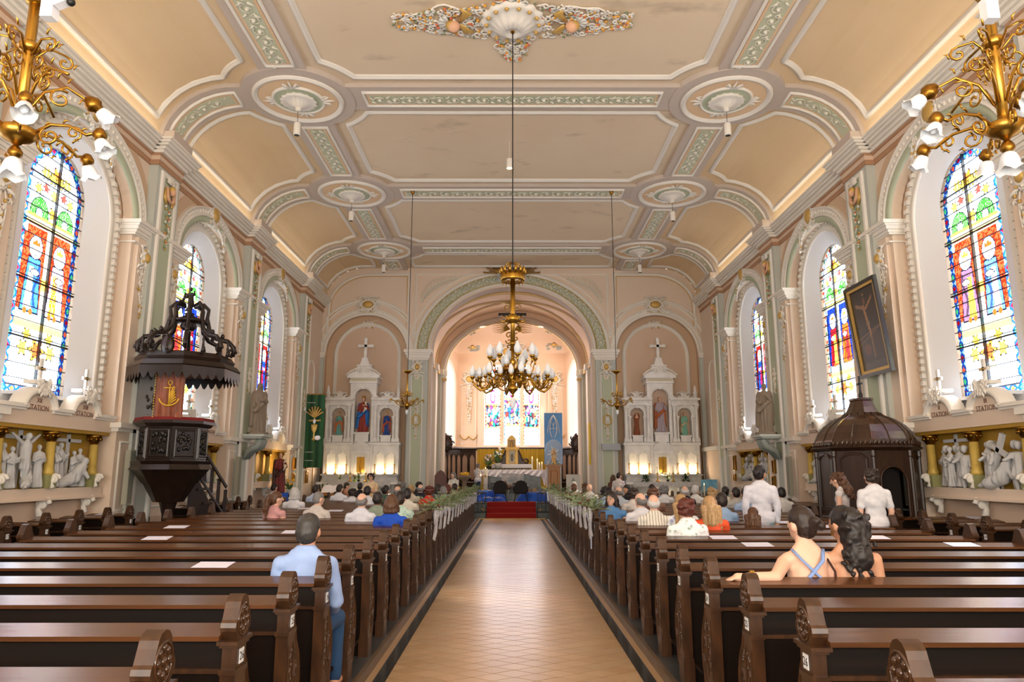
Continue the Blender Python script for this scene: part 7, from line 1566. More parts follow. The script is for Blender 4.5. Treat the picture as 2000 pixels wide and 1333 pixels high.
# radiators / loudspeaker columns leaning by the pilasters
for i, (x, y) in enumerate(((-7.52, 14.2), (7.52, 13.75), (-7.52, 19.85), (7.52, 19.6))):
    t = thing('column_loudspeaker', ['slim grey column loudspeaker on the wall left of the pulpit', 'slim grey column loudspeaker right of the confessional', 'slim grey column loudspeaker left of the left bracket statue', 'slim grey column loudspeaker near the right bracket statue'][i], 'loudspeaker', (x, y, 1.15), 0, 'column loudspeakers'); mb = MB(); mb.b2(-.05, .05, -.10, .10, 0, 1.05); mb.build('cabinet', mat('speaker_grey', (168, 166, 150), .6), t); sx_ = -1 if x > 0 else 1; mb = MB(); mb.b2(sx_*.05, sx_*.056, -.085, .085, .03, 1.02); mb.build('grille', mat('speaker_cloth', (140, 140, 126), .9), t)
t = thing('smoke_sensor', 'two small white sensor brackets high on the left side pilaster', 'sensor', (-7.60, 26.1, 4.0)); mb = MB(); mb.b2(0, .06, -.04, .04, 0, .12); mb.build('housing', WHITE, t); mb = MB(); mb.tube([(.03, 0, 0), (.10, 0, -.06)], .012, 5); mb.build('arm', WHITE, t)
# ================= CHANDELIERS AND HANGING LAMPS =================
def flame_shade():
    mb = MB(); n = 12; pr = [(.018, 0), (.034, .02), (.042, .05), (.038, .085), (.026, .115), (.012, .14), (.002, .155)]
    vs = []; 
    for j, (r, z) in enumerate(pr):
        for i in range(n): a = 2*pi*i/n+j*.18; q = r*(1+.10*cos(4*(2*pi*i/n))); vs.append((q*cos(a), q*sin(a), z))
    mb.add(vs, [(j*n+i, j*n+(i+1) % n, (j+1)*n+(i+1) % n, (j+1)*n+i) for j in range(len(pr)-1) for i in range(n)]); return mb.mesh('flame_shade', GLASSW, True)
FS = flame_shade(); mb = MB(); mb.lathe([(.008, -.10), (.014, -.07), (.012, -.05), (.036, -.02), (.042, -.008), (.022, 0), (.02, .01)], 10); CUPM = mb.mesh('candle_cup', GOLD, True)
cc = at(1000, 745, y=12.2); CHY = 12.2
ch = thing('chandelier', 'great gilt chandelier with many frosted flame bulbs hanging over the aisle', 'chandelier', (0, CHY, 0)); Z0 = 3.30
mb = MB(); mb.tube([(0, 0, 5.30), (0, 0, 10.12)], .012, 6); mb.build('suspension_rod', BLACK, ch); mb = MB(); mb.lathe([(.09, 10.10), (.07, 10.02), (.02, 9.95)], 12); mb.build('ceiling_hook', GOLDD, ch, True)
mb = MB(); mb.tube([(0, 0, 3.85), (0, 0, 5.12)], .042, 10); mb.tube([(0, 0, 3.2), (0, 0, 3.85)], .03, 10); mb.build('stem', GOLD, ch, True)
mb = MB(); mb.lathe([(.03, 3.95), (.06, 3.97), (.03, 4.0)], 12)
mb.lathe([(.05, 4.33), (.11, 4.38), (.12, 4.42), (.09, 4.47), (.045, 4.5)], 16, flute=8, fd=.08)
for a in range(6): q = a*pi/3; mb.tube([(.1*cos(q), .1*sin(q), 4.38), (.19*cos(q), .19*sin(q), 4.36), (.22*cos(q), .22*sin(q), 4.44)], [.02, .02, .005], 5)
mb.build('leaf_knop', GOLD, ch, True)
mb = MB(); mb.lathe([(.17, 5.10), (.20, 5.09), (.215, 5.13), (.20, 5.17), (.205, 5.24), (.19, 5.24), (.19, 5.14)], 28)
for a in range(14): q = 2*pi*a/14; d = Vector((cos(q), sin(q), 0)); mb.tube([d*.205+BZ*5.22, d*.225+BZ*5.30, d*.20+BZ*5.36], [.03, .024, .006], 5); mb.ell(d*.21+BZ*5.155, .018, 5); mb.tube([d*.19+BZ*5.1, d*.19+BZ*5.04], [.012, .004], 4)
for a in range(6): q = 2*pi*a/6; mb.tube([(.19*cos(q), .19*sin(q), 5.3), (.10*cos(q), .10*sin(q), 5.42), (0, 0, 5.44)], .012, 5)
mb.build('crown', GOLD, ch, True)
mb = MB(); mb.lathe([(.005, 3.03), (.03, 3.05), (.02, 3.08), (.05, 3.12), (.09, 3.16), (.10, 3.20), (.06, 3.24), (.05, 3.34), (.09, 3.40), (.05, 3.46), (.04, 3.6), (.08, 3.64), (.04, 3.7)], 16); mb.build('central_boss', GOLD, ch, True)
mb = MB(); mb.lathe([(.005, 2.82), (.03, 2.87), (.055, 2.93), (.05, 2.98), (.03, 3.03)], 14, flute=7, fd=.05); mb.build('pendant_glass', GLASSW, ch, True)
for k in range(8):
    a = 2*pi*k/8+.2; X = Vector((cos(a), sin(a), 0)); arm = MB(); p = lambda r, z: X*r+BZ*z
    arm.tube([p(.06, 3.30), p(.16, 3.40), p(.28, 3.42), p(.38, 3.30), p(.44, 3.18), p(.56, 3.14), p(.66, 3.22), p(.70, 3.30)], [.02]*7+[.014], 7)
    arm.tube(spiral(p(.24, 3.29), .08, .02, 1, 1.3, 12, X, BZ), .012, 5); arm.tube(spiral(p(.50, 3.25), .07, .02, 4, 1.2, 10, X, BZ), .011, 5)
    arm.tube([p(.30, 3.42), p(.36, 3.52), p(.38, 3.62)], [.014, .012, .01], 6)
    for r, z in ((.14, 3.42), (.36, 3.36), (.6, 3.2)): arm.tube([p(r, z), p(r+.03, z+.06), p(r+.07, z+.05)], [.014, .016, .004], 5)
    T = Vector((-sin(a), cos(a), 0)); b3 = [(p(.70, 3.38), 1.0)]+[(p(.60, 3.36)+T*sg*.15, .9) for sg in (-1, 1)]+[(p(.40, 3.74), 1.15)]
    for c, sc in b3[1:3]: arm.tube([p(.56, 3.2), (p(.56, 3.2)+c)/2-BZ*.06, c-BZ*.09], .010, 5)
    if k % 2: b3.append((p(.20, 3.58), 1.0)); arm.tube([p(.10, 3.4), p(.2, 3.40), p(.2, 3.5)], .010, 5)
    ao = arm.build('arm', GOLD, ch, True)
    for c, sc in b3: link('cup', CUPM, ao, loc=c, scale=sc*1.15); link('flame_shade', FS, ao, loc=c, scale=sc*1.25)
mb = MB(); mb.lathe([(.30, 3.47), (.315, 3.485), (.30, 3.50)], 32); mb.build('ring', GOLDD, ch, True)
# two sanctuary lamps
for s, u, v in ((-1, 798, 775), (1, 1206, 775)):
    x = s*3.0; t = thing('hanging_lamp', 'small gilt hanging lamp with scrolled arms, %s of the chandelier' % ('left' if s < 0 else 'right'), 'lamp', (x, 20.3, 0)); mb = MB(); mb.tube([(0, 0, 4.62), (0, 0, 10.14)], .010, 6); mb.build('rod', BLACK, t); mb = MB(); mb.lathe([(.07, 10.14), (.06, 10.08), (.012, 10.0)], 10); mb.build('ceiling_hook', GOLDD, t, True)
    mb = MB(); mb.tube([(0, 0, 3.7), (0, 0, 4.62)], .022, 8); mb.lathe([(.02, 4.55), (.13, 4.62), (.14, 4.65), (.02, 4.66)], 14); mb.lathe([(.02, 3.95), (.04, 3.97), (.02, 4.0)], 10); mb.lathe([(.005, 3.52), (.04, 3.56), (.07, 3.62), (.10, 3.66), (.06, 3.72), (.03, 3.78)], 12); mb.build('stem', GOLD, t, True)
    for k in range(6):
        a = k*pi/3+.3; X = Vector((cos(a), sin(a), 0)); p = lambda r, z: X*r+BZ*z; mb = MB(); mb.tube([p(.05, 3.72), p(.16, 3.64), p(.28, 3.68), p(.36, 3.78), p(.44, 3.80), p(.50, 3.74)], .014, 6); mb.tube(spiral(p(.22, 3.76), .06, .015, 0, 1.2, 9, X, BZ), .010, 5); mb.tube(spiral(p(.12, 3.98), .09, .015, 2, 1.2, 9, X, BZ), .012, 5); mb.lathe([(.035, 0), (.045, .03), (.02, .04)], 8, p(.46, 3.80)); mb.build('arm', GOLD, t, True)
    mb = MB(); mb.lathe([(.005, 3.38), (.035, 3.43), (.04, 3.5), (.02, 3.53)], 10); mb.build('pendant_glass', GLASSW, t, True)
# near wall-side chandeliers with tulip shades
def tulip():
    mb = MB(); n = 20; pr = [(.02, 0), (.045, -.02), (.058, -.06), (.062, -.10), (.085, -.135)]; vs = []
    for j, (r, z) in enumerate(pr):
        for i in range(n): a = 2*pi*i/n; q = r*(1+(.10*cos(5*a) if j > 2 else .03*cos(10*a))); vs.append((q*cos(a), q*sin(a), z+(.015*cos(5*a) if j == 4 else 0)))
    mb.add(vs, [(j*n+i, j*n+(i+1) % n, (j+1)*n+(i+1) % n, (j+1)*n+i) for j in range(len(pr)-1) for i in range(n)]); mb.ell((0, 0, -.07), (.03, .03, .04), 8); return mb.mesh('tulip_shade', GLASSW, True)
TU = tulip(); mb = MB(); mb.lathe([(.01, .10), (.03, .09), (.055, .05), (.055, .02), (.035, 0), (.03, -.02)], 12); GC = mb.mesh('gilt_socket', GOLDD, True)
for s, (ub, vb_), (ut, vt) in ((-1, (34, 262), (86, 0)), (1, (1963, 252), (1931, 0))):
    D_ = 5.4; b = at(ub, vb_, y=D_); p1 = at(ut, vt, y=D_); t = thing('scrolled_chandelier', 'gilt scrollwork chandelier with tulip glass shades at the top %s of the photo' % ('left' if s < 0 else 'right'), 'chandelier', (b.x, D_, 0)); zb = b.z; zt = ZC-.1
    mb = MB(); mb.tube([(0, 0, zb), (0, 0, zb+1.35)], .042, 12); mb.build('stem', GOLD, t, True); mb = MB(); mb.tube([(0, 0, zb+1.35), (0, 0, zt)], .02, 8); mb.build('suspension_rod', GOLDD, t, True)
    for z_ in (zb+.78, zb+1.22): mb = MB(); mb.lathe([(.045, z_-.05), (.07, z_-.03), (.085, z_), (.07, z_+.03), (.045, z_+.05)], 20, flute=10, fd=.06); mb.build('leaf_collar', GOLD, t, True)
    mb = MB(); mb.lathe([(.02, zb-.10), (.05, zb-.07), (.10, zb-.05), (.15, zb), (.14, zb+.04), (.06, zb+.07), (.045, zb+.1)], 22); mb.build('lower_bowl', GOLD, t, True)
    link('gilt_socket', GC, t, loc=(0, 0, zb-.2)); link('tulip_shade', TU, t, loc=(0, 0, zb-.2), scale=1.25)
    for k in range(6):
        a = k*pi/3+(.15 if s < 0 else .15); X = Vector((cos(a), sin(a), 0)); p = lambda r, z: X*r+BZ*(zb+z)
        mb = MB(); mb.tube([p(.12, .02), p(.24, .10), p(.38, .10), p(.52, .03), p(.60, .06)], [.014]*5, 6)
        mb.tube(spiral(p(.24, .0), .085, .02, 2, 1.3, 14, X, BZ), .011, 5); mb.tube(spiral(p(.42, .04), .07, .015, 5, 1.3, 12, X, BZ), .010, 5)
        for r, z in ((.2, .09), (.33, .12), (.48, .06), (.3, -.08), (.42, -.05)): mb.tube([p(r, z), p(r+.02, z+.03), p(r+.05, z+.02)], [.009, .012, .002], 4)
        lo = mb.build('lower_arm', GOLD, t, True); link('gilt_socket', GC, lo, loc=p(.62, .0), rot=(0, 0, 0)); link('tulip_shade', TU, lo, loc=p(.62, .0), rot=(Matrix.Rotation(a, 3, 'Z') @ Matrix.Rotation(-.5, 3, 'Y')).to_euler())
        a2 = a+pi/6; X = Vector((cos(a2), sin(a2), 0)); mb = MB()
        mb.tube([p(.05, .22), p(.14, .42), p(.30, .52), p(.44, .46), p(.52, .42)], [.013]*5, 6); mb.tube(spiral(p(.26, .40), .09, .02, 1, 1.3, 14, X, BZ), .011, 5); mb.tube(spiral(p(.14, .62), .08, .015, 3, 1.2, 12, X, BZ), .010, 5); mb.tube([p(.05, .70), p(.14, .82), p(.26, .80)]+spiral(p(.26, .73), .07, .015, pi/2, -1.1, 10, X, BZ), .011, 5)
        for r, z in ((.12, .46), (.3, .56), (.4, .40), (.2, .85), (.33, .70)): mb.tube([p(r, z), p(r+.01, z+.04), p(r+.04, z+.05)], [.009, .012, .002], 4)
        up = mb.build('upper_arm', GOLD, t, True)
        if k % 2 == 0: q = p(.54, .40); r_ = (Matrix.Rotation(a2, 3, 'Z') @ Matrix.Rotation(-.9, 3, 'Y')).to_euler(); link('gilt_socket', GC, up, loc=q, rot=r_, scale=1.3); link('tulip_shade', TU, up, loc=q, rot=r_, scale=1.1)
    c_ = at(*((98, 16) if s < 0 else (1932, 20)), y=D_-.12); t2 = thing('security_camera', 'white box with small camera clamped to the rod of the %s chandelier' % ('left' if s < 0 else 'right'), 'camera', c_); mb = MB(); mb.box((0, 0, 0), (.10, .09, .20)); mb.build('housing', WHITE, t2)
    if s < 0: mb = MB(); mb.M = Matrix.Translation((.12, -.03, .05)) @ Matrix.Rotation(radians(-25), 4, 'Y'); mb.box((0, 0, 0), (.14, .08, .08)); mb.build('camera_body', WHITE, t2); mb = MB(); mb.ell((.20, -.05, .02), .035, 8); mb.build('lens', BLACK, t2, True)
    else: mb = MB(); mb.box((0, -.03, .10), (.07, .05, .05)); mb.build('lens', BLACK, t2)
# ceiling spotlights hanging from each medallion, and central ceiling lamp
for y, d_ in ((14.95, .55), (20.5, .55), (26.1, .5)):
    for s in (-1, 1):
        t = thing('ceiling_spotlight', 'white cylinder spotlight hanging from the %s ceiling medallion on the %s' % ({14.95: 'nearest', 20.5: 'middle', 26.1: 'farthest'}[y], 'left' if s < 0 else 'right'), 'lamp', (s*MX, y, 0), 0, 'cylinder spotlights under the medallions'); mb = MB(); mb.tube([(0, 0, 9.55), (0, 0, 9.95)], .006, 5); mb.build('wire', BLACK, t); mb = MB(); mb.lathe([(.07, 9.26), (.075, 9.27), (.075, 9.53), (.07, 9.55)], 16); mb.build('cylinder', WHITEP, t, True); mb = MB(); mb.lathe([(.06, 9.255), (.001, 9.256)], 16); mb.build('dark_lens', BLACK, t)
c_ = at(995, 318, z=9.65); t = thing('ceiling_spotlight', 'lit cylinder spotlight hanging in the middle of the ceiling', 'lamp', (c_.x, c_.y, 0)); mb = MB(); mb.tube([(0, 0, 9.7), (0, 0, 10.24)], .006, 5); mb.build('wire', WHITEP, t); mb = MB(); mb.lathe([(.07, 9.50), (.075, 9.51), (.075, 9.74), (.07, 9.76)], 16); mb.build('cylinder', WHITEP, t, True); mb = MB(); mb.lathe([(.065, 9.495), (.001, 9.495)], 16); mb.build('lit_lens', LAMPG, t)
# plaster rosette over the chandelier
rs = thing('ceiling_rosette', 'large coloured plaster rosette with cherubs and flowers around the chandelier rod', 'rosette', (0, 12.2, ZC)); RM = [WHITEP, GOLDP, LEAFS, MATS['coral_flower'], MATS['skin_plaster'], mat('amber_flower', (226, 160, 60), .6), mat('pale_blue_plaster', (216, 214, 208), .7)]
mb = MB(); mb.M = Matrix.Rotation(pi, 4, 'X'); mb.lathe([(.56, 0), (.60, .06), (.52, .12), (.42, .10), (.30, .20), (.16, .30), (.13, .26)], 56, flute=14, fd=.05); mb.build('shell_boss', RM[0], rs, True); mb = MB()
D = Vector((0, 0, -1))
def sprig(cx, cy, a, L_, W__, seed, n):
    q = random.Random(seed); X = Vector((cos(a), sin(a), 0)); Y = Vector((-sin(a), cos(a), 0)); c0 = Vector((cx, cy, 0))
    for sg in (-1, 1):
        mb.tube([c0+X*(L_*t_)+Y*(sg*W__*sin(pi*min(t_*1.1, 1))*(1-.4*t_)+.05*sin(t_*17))+D*.03 for t_ in [k/16 for k in range(17)]], [.02]*16+[.008], 5, 0)
        for k in range(n):
            t_ = q.random(); p = c0+X*(L_*t_)+Y*(sg*W__*(1-.6*t_)*q.random())+D*(.03+.03*q.random()); r = q.random()
            if r < .35: mb.tube(spiral(p, .10*(1-.5*t_), .015, q.random()*6, 1, 8, X, Y), .020, 4, 0 if r < .25 else 6)
            elif r < .55: mb.ell(p, (.035, .035, .03), 6, (1, 3, 5, 5)[k % 4])
            else: d = (X*(q.random()-.3)+Y*(q.random()-.5)*2)*.12; mb.tube([p, p+d*.5, p+d], [.012, .026, .004], 4, (2, 0, 1, 2)[k % 4], flat=.5)
sprig(.5, 0, 0, 1.75, .52, 1, 130); sprig(-.5, 0, pi, 1.75, .52, 2, 130); sprig(0, .45, pi/2, .85, .40, 3, 60); sprig(0, -.45, -pi/2, .85, .40, 4, 40)
for s in (-1, 1):
    mb.ell((s*1.12, .04, -.12), (.12, .11, .12), 10, 4); mb.ell((s*1.16, .06, -.09), (.13, .13, .11), 8, 1)
    for q in (-1, 1): mb.tube([(s*1.0, q*.06, -.08), (s*.84, q*.28, -.08), (s*.98, q*.38, -.04)], [.05, .10, .02], 6, 1, flat=.4)
    for k in range(5): a = (pi if s < 0 else 0)+radians(-70+35*k); mb.tube([(s*1.22, .02, -.05), (s*1.22+.2*cos(a), .02+.2*sin(a), -.05)], [.02, .05], 5, 6)
for k in range(14): a = 2*pi*k/14; mb.ell((.5*cos(a), .5*sin(a), -.12), .045, 6, 1)
mb.build('plaster_sprays', RM, rs, True, kind='stuff')
# ================= PEOPLE =================
SK = [mat('skin_light', (228, 182, 156), .55), mat('skin_warm', (206, 152, 120), .55), mat('skin_brown', (120, 80, 58), .5)]
HC = Vector((0, .035, 1.225))
def head_prims(turn=0.0, nod=0.0):
    R = Matrix.Rotation(turn, 3, 'Z') @ Matrix.Rotation(nod, 3, 'X'); piv = Vector((0, .01, 1.12)); T = lambda p: tuple(piv+R @ (Vector(p)-piv))
    return [cap((0, -.01, 1.0), (0, .02, 1.14), .062, .058), ('e', T((0, .025, 1.235)), (.082, .100, .112), R), ('e', T((0, .07, 1.165)), (.046, .048, .048), R), ('e', T((0, .134, 1.215)), (.014, .022, .024), R), ('e', T((-.084, .03, 1.21)), (.012, .022, .032), R), ('e', T((.084, .03, 1.21)), (.012, .022, .032), R)], R, piv
def hand(P_, w, d, sg, s_=1.0, up=Vector((0, 0, 1))):
    """palm, four fingers and a thumb from wrist w pointing along d"""
    w = Vector(w); d = Vector(d).normalized(); side = d.cross(up).normalized()*sg; c = w+d*.05*s_
    P_.append(cap(tuple(w), tuple(w+d*.07*s_), .026*s_, .032*s_))
    for i, (o, l) in enumerate(((-.028, .065), (-.009, .078), (.010, .072), (.028, .055))):
        b = w+d*.075*s_+side*o*s_; m = b+d*l*.55*s_-up*.006*s_; P_.append(cap(tuple(b), tuple(m), .0105*s_, .0095*s_)); P_.append(cap(tuple(m), tuple(m+d*l*.45*s_-up*.014*s_), .0095*s_, .008*s_))
    t0 = w+d*.03*s_-side*.03*s_; P_.append(cap(tuple(t0), tuple(t0+d*.045*s_-side*.025*s_), .012*s_, .009*s_))
ARM0 = [((s*.185, -.01, .985), (s*.235, .03, .72), (s*.15, .27, .62)) for s in (-1, 1)]
def torso(e=0.0, w=1.0, sh=1.0): return [('e', (0, 0, .54), (.165*w+e, .125+e, .12)), ('e', (0, -.005, .70), (.140*w+e, .105+e, .20)), ('e', (0, -.015, .87), (.172*sh+e, .108+e, .17)), cap((-.155*sh, -.015, .985), (0, -.015, 1.01), .054+e, .07+e), cap((.155*sh, -.015, .985), (0, -.015, 1.01), .054+e, .07+e), cap((-.07*sh, -.02, 1.045), (.07*sh, -.02, 1.045), .048+e, .048+e), cap((-.04, -.015, 1.075), (.04, -.015, 1.075), .042+e, .042+e)]
def legs(e=0.0, st=False):
    P_ = []
    for s in (-1, 1):
        if st: P_ += [cap((s*.085, 0, .50), (s*.09, .01, .02), .085+e, .06+e), cap((s*.09, .01, .02), (s*.10, -.02, -.38), .058+e, .042+e)]
        else: P_ += [cap((s*.09, .03, .53), (s*.13, .43, .53), .085+e, .06+e), cap((s*.13, .43, .53), (s*.13, .44, .09), .056+e, .042+e)]
        if not e: f = (s*.13, .43, .05) if not st else (s*.10, -.02, -.41); P_ += [cap(f, (f[0], f[1]+.15, f[2]-.01), .042, .035)]
    return P_
def arms_p(A, e=0.0, frac=1.0, w=1.0):
    P_ = []
    for (a, b, c) in A:
        P_.append(cap(a, b if frac >= .5 else tuple(Vector(a).lerp(Vector(b), frac*2)), .052*w+e, .044*w+e))
        if frac > .5: P_.append(cap(b, tuple(Vector(b).lerp(Vector(c), (frac-.5)*2)), .043*w+e, .032*w+e))
    return P_
_BM = {}
def bmesh_body(key, A=ARM0, turn=0.0, nod=0.0, w=1.0, sh=1.0, st=False, up=Vector((0, 0, 1)), dirs=None):
    if key in _BM: return _BM[key]
    hp, R, piv = head_prims(turn, nod); P_ = torso(0, w, sh)+hp+legs(0, st)+arms_p(A)
    for i, (a, b, c) in enumerate(A): hand(P_, c, dirs[i] if dirs else Vector(c)-Vector(b), -1 if i == 0 else 1, 1.0, up)
    _BM[key] = (fuse(P_, .0125, 2, 'person_body', None, [SK[0]]), R, piv); return _BM[key]
_CM = {}
def cloth(key, prims, m, t, name, vox=.014, warp=None):
    if key not in _CM: _CM[key] = fuse(prims, vox, 2, name, warp, [m])
    o = link(name, _CM[key], t); o.material_slots[0].link = 'OBJECT'; o.material_slots[0].material = m; return o
def creases(co): return co+Vector((0, .006*sin(co.z*38+co.x*22)*(co.z < .95), .0))
def hairwarp(a, f): return lambda co: Vector((.007*sin(13*atan2(co.y+.03, co.x)+5*co.z)*(co.z < 1.17)*(a < .01)*(1 if co.x > 0 else -1), .007*sin(13*atan2(co.y+.03, co.x))*(co.z < 1.17)*(a < .01), 0))+ Vector((co.x*1.10, .03+(co.y-.03)*1.08, 1.225+(co.z-1.225)*1.06 if co.z > 1.1 else co.z))+noise.noise_vector(co*f)*a+Vector((0, 0, 0))
HMAT = {k: mat('hair_'+k, c, .5, kind='noise', rgb2=c2, scale=30, stretch=(3, 3, .6), amt=.5) for k, c, c2 in (('black', (24, 20, 20), (44, 36, 34)), ('dark', (52, 36, 28), (30, 22, 18)), ('brown', (104, 68, 42), (70, 44, 28)), ('auburn', (104, 44, 26), (66, 28, 18)), ('blonde', (196, 164, 116), (140, 104, 64)), ('grey', (140, 138, 138), (98, 94, 92)), ('white', (222, 220, 218), (180, 178, 178)), ('salt', (34, 30, 28), (66, 62, 60)))}
def hair_prims(style):
    e = lambda c, r: ('e', c, r); base = [e((0, .018, 1.262), (.082, .094, .092)), e((0, -.02, 1.215), (.078, .062, .085))]
    if style == 'short': return base
    if style == 'ring': return [e((0, -.012, 1.205), (.083, .082, .055)), e((.055, 0, 1.23), (.03, .07, .045)), e((-.055, 0, 1.23), (.03, .07, .045))]
    if style == 'shaved': return [e((0, .022, 1.255), (.077, .090, .090)), e((0, -.01, 1.215), (.073, .062, .075))]
    if style == 'bob': return base+[e((0, -.02, 1.19), (.098, .085, .105)), cap((-.075, .03, 1.25), (-.08, .03, 1.12), .03, .028), cap((.075, .03, 1.25), (.08, .03, 1.12), .03, .028), cap((-.05, -.05, 1.12), (.05, -.05, 1.12), .045, .045)]
    if style == 'long': return base+[cap((0, -.03, 1.22), (0, -.07, 1.0), .080, .055)]+[cap((.03*k, -.045, 1.2), (.034*k+.012*(k % 2), -.085+.006*abs(k), .93-.02*((k*7) % 3)), .04, .012) for k in range(-3, 4)]
    if style == 'curly': 
        q = random.Random(3); return base+[e((.095*cos(a)*cos(b), .01-.075*abs(sin(a))*(1 if sin(a) > 0 else 1)+.02, 1.24+.095*sin(b)), (.034, .034, .034)) for a in [k*.55 for k in range(12)] for b in (-.6, .1, .75)]
    if style == 'curly_long':
        q = random.Random(5); P_ = base+[cap((0, -.03, 1.26), (0, -.075, 1.0), .088, .09)]
        for k in range(90): z = 1.30-.46*q.random(); P_.append(e(((q.random()-.5)*.23*(1.1 if z < 1.1 else .9), -.045-.07*q.random(), z), (.020, .020, .024)))
        return P_
    if style == 'bun': return base+[e((0, -.085, 1.24), (.048, .045, .048)), e((.015, -.12, 1.225), (.03, .03, .035)), e((-.015, -.11, 1.255), (.03, .03, .03))]
    if style == 'ponytail': return base+[e((0, -.08, 1.27), (.035, .035, .035)), cap((0, -.10, 1.26), (-.02, -.14, 1.06), .04, .05), cap((-.02, -.14, 1.06), (-.01, -.11, .90), .05, .015)]
PATT = {'stripe': lambda: mat('striped_shirt', (50, 50, 56), .8, kind='stripe', rgb2=(236, 230, 218), scale=7.5, stretch=(1, .0, 0), amt=.06),
 'floral': lambda: mat('leaf_print_blouse', (90, 140, 120), .8, kind='voronoi', rgb2=(240, 244, 244), scale=15, amt=.14), 'bluefloral': lambda: mat('blue_print_dress', (30, 70, 160), .8, kind='voronoi', rgb2=(236, 240, 248), scale=12, amt=.28),
 'mintfloral': lambda: mat('mint_print_shirt', (120, 170, 150), .8, kind='voronoi', rgb2=(196, 220, 208), scale=24, amt=.2), 'yellowfloral': lambda: mat('yellow_print_dress', (222, 130, 70), .8, kind='voronoi', rgb2=(232, 210, 170), scale=18, amt=.25), 'blackfloral': lambda: mat('cream_print_blouse', (70, 64, 60), .8, kind='voronoi', rgb2=(232, 226, 214), scale=26, amt=.22), 'check': lambda: mat('fine_check_shirt', (216, 208, 202), .85, kind='noise', rgb2=(186, 176, 170), scale=60)}
def cmat(c): return PATT[c]() if isinstance(c, str) else mat('fabric_%d_%d_%d' % c, c, .8, kind='noise', rgb2=tuple(int(x*.86) for x in c), scale=7)
def dress_up(t, spec, sk, hair, hcol, top, trou, R, piv, sleeve, w, sh, st, A, wkey, glasses=False, face=False):
    M4 = Matrix.Translation(piv) @ R.to_4x4() @ Matrix.Translation(-piv)
    if top is not None:
        tp = torso(.013, w, sh)[0 if not st else 1:]+([('e', (0, 0, .56), (.165*w+.04, .155, .15))] if st else [])
        if sleeve == 'bare': tp = [('e', (0, 0, .54), (.178*w, .138, .12)), ('e', (0, -.005, .68), (.153*w, .118, .17)), ('e', (0, .02, .80), (.165*sh, .09, .12))]
        else: tp = tp+arms_p(A, .013, {'long': .97, 'short': .36, 'none': .06, 'mid': .55}[sleeve])+([('l', [(.078, 1.06), (.070, 1.11), (.072, 1.125)], (0, .0, 0))] if sleeve in ('long', 'short') and w >= 1 else [])
        cloth(('top', sleeve, wkey), tp, cmat(top), t, 'top', .013, creases)
    lg = legs(.012, st)+[('e', (0, 0, .53), (.175*w, .135, .105))]
    cloth(('legs', st, w), lg, cmat(trou), t, 'trousers', .016)
    if hair:
        o = cloth(('hair', hair), hair_prims(hair), HMAT[hcol], t, 'hair', .009, hairwarp(.014 if 'curly' in hair else .004, 26 if 'curly' in hair else 40)); o.matrix_local = M4
    if glasses: mb = MB(); [mb.tube([(s*.034+.026*cos(a), .138, 1.235+.02*sin(a)) for a in [2*pi*k/10 for k in range(10)]], .003, 4, closed=True) for s in (-1, 1)]; [mb.tube([(s*.06, .136, 1.238), (s*.078, .03, 1.235)], .003, 4) for s in (-1, 1)]; o = mb.build('glasses', BLACK, t); o.matrix_local = M4
    if face: 
        mb = MB(); [mb.ell((s*.030, .122, 1.238), (.011, .006, .006), 6) for s in (-1, 1)]; [mb.tube([(s*.048, .115, 1.262), (s*.018, .124, 1.266)], .003, 4) for s in (-1, 1)]; o = mb.build('eyes_and_brows', HMAT['black'], t); o.matrix_local = M4
        mb = MB(); mb.ell((0, .118, 1.170), (.022, .006, .007), 8); o = mb.build('lips', mat('lips', (176, 84, 76), .5), t, True); o.matrix_local = M4
def person(u, v, lab, sex='m', hair='short', hcol='dark', top=(236, 238, 246), trou=(40, 46, 62), sleeve='long', sk=0, rz=0.0, turn=0.0, nod=0.0, y=None, rows=None, zf=PZ, sc=1.0, st=False, glasses=False, face=False, A=ARM0, key=None, up=Vector((0, 0, 1)), dirs=None):
    zc = zf+(1.225*sc if not st else (1.225+.425)*sc); yy_ = y
    if yy_ is None:
        yy_ = at(u, v, z=zc).y; R_ = ROWL if u < 1000 else ROWR; sl_ = abs(at(u, v, y=1.0).x); yy_ = max(yy_, 1.66/max(sl_, .01)); r = min(R_, key=lambda q: abs(q+.19-yy_)); yy_ = r+.17
    p = at(u, v, y=yy_); w, sh = (1.0, 1.0) if sex == 'm' else (.92, .84)
    if sex == 'm' and A is ARM0: pass
    t = thing('person', lab, 'person', (p.x, yy_, zf+(.425*sc if st else 0)), rz); t.scale = (sc, sc, sc)
    kk = key or (sex, round(turn, 1), round(nod, 1), st); me, R, piv = bmesh_body(kk, A, turn, nod, w, sh, st, up, dirs); o = link('body', me, t); o.material_slots[0].link = 'OBJECT'; o.material_slots[0].material = SK[sk]
    dress_up(t, None, sk, hair, hcol, top, trou, R, piv, sleeve, w, sh, st, A, (sex, key, st), glasses, face); return t
WHT = (238, 238, 246); NAVY = (28, 34, 52); LB = (176, 202, 240)
P = person
P(601, 1025, 'man with dark greying hair in light blue shirt, seated alone nearest on the left', hair='short', hcol='salt', top=(160, 186, 236), trou=(36, 74, 116), sk=1, rz=-.05, y=ly(3)+.20)
P(538, 974, 'woman with long half-tied brown hair in pink strappy dress, turned right', 'f', 'ponytail', 'brown', (216, 160, 160), (216, 160, 160), 'none', 0, -.5, -.5)
P(620, 974, 'man with shaved grey head and glasses in beige checked shirt', hair='shaved', hcol='grey', top='check', sk=0, rz=-.25, turn=-.5, glasses=True)
P(706, 980, 'balding grey man in white shirt beside the woman in bright blue', hair='ring', hcol='grey', top=(226, 228, 240), sk=0, rz=-.1)
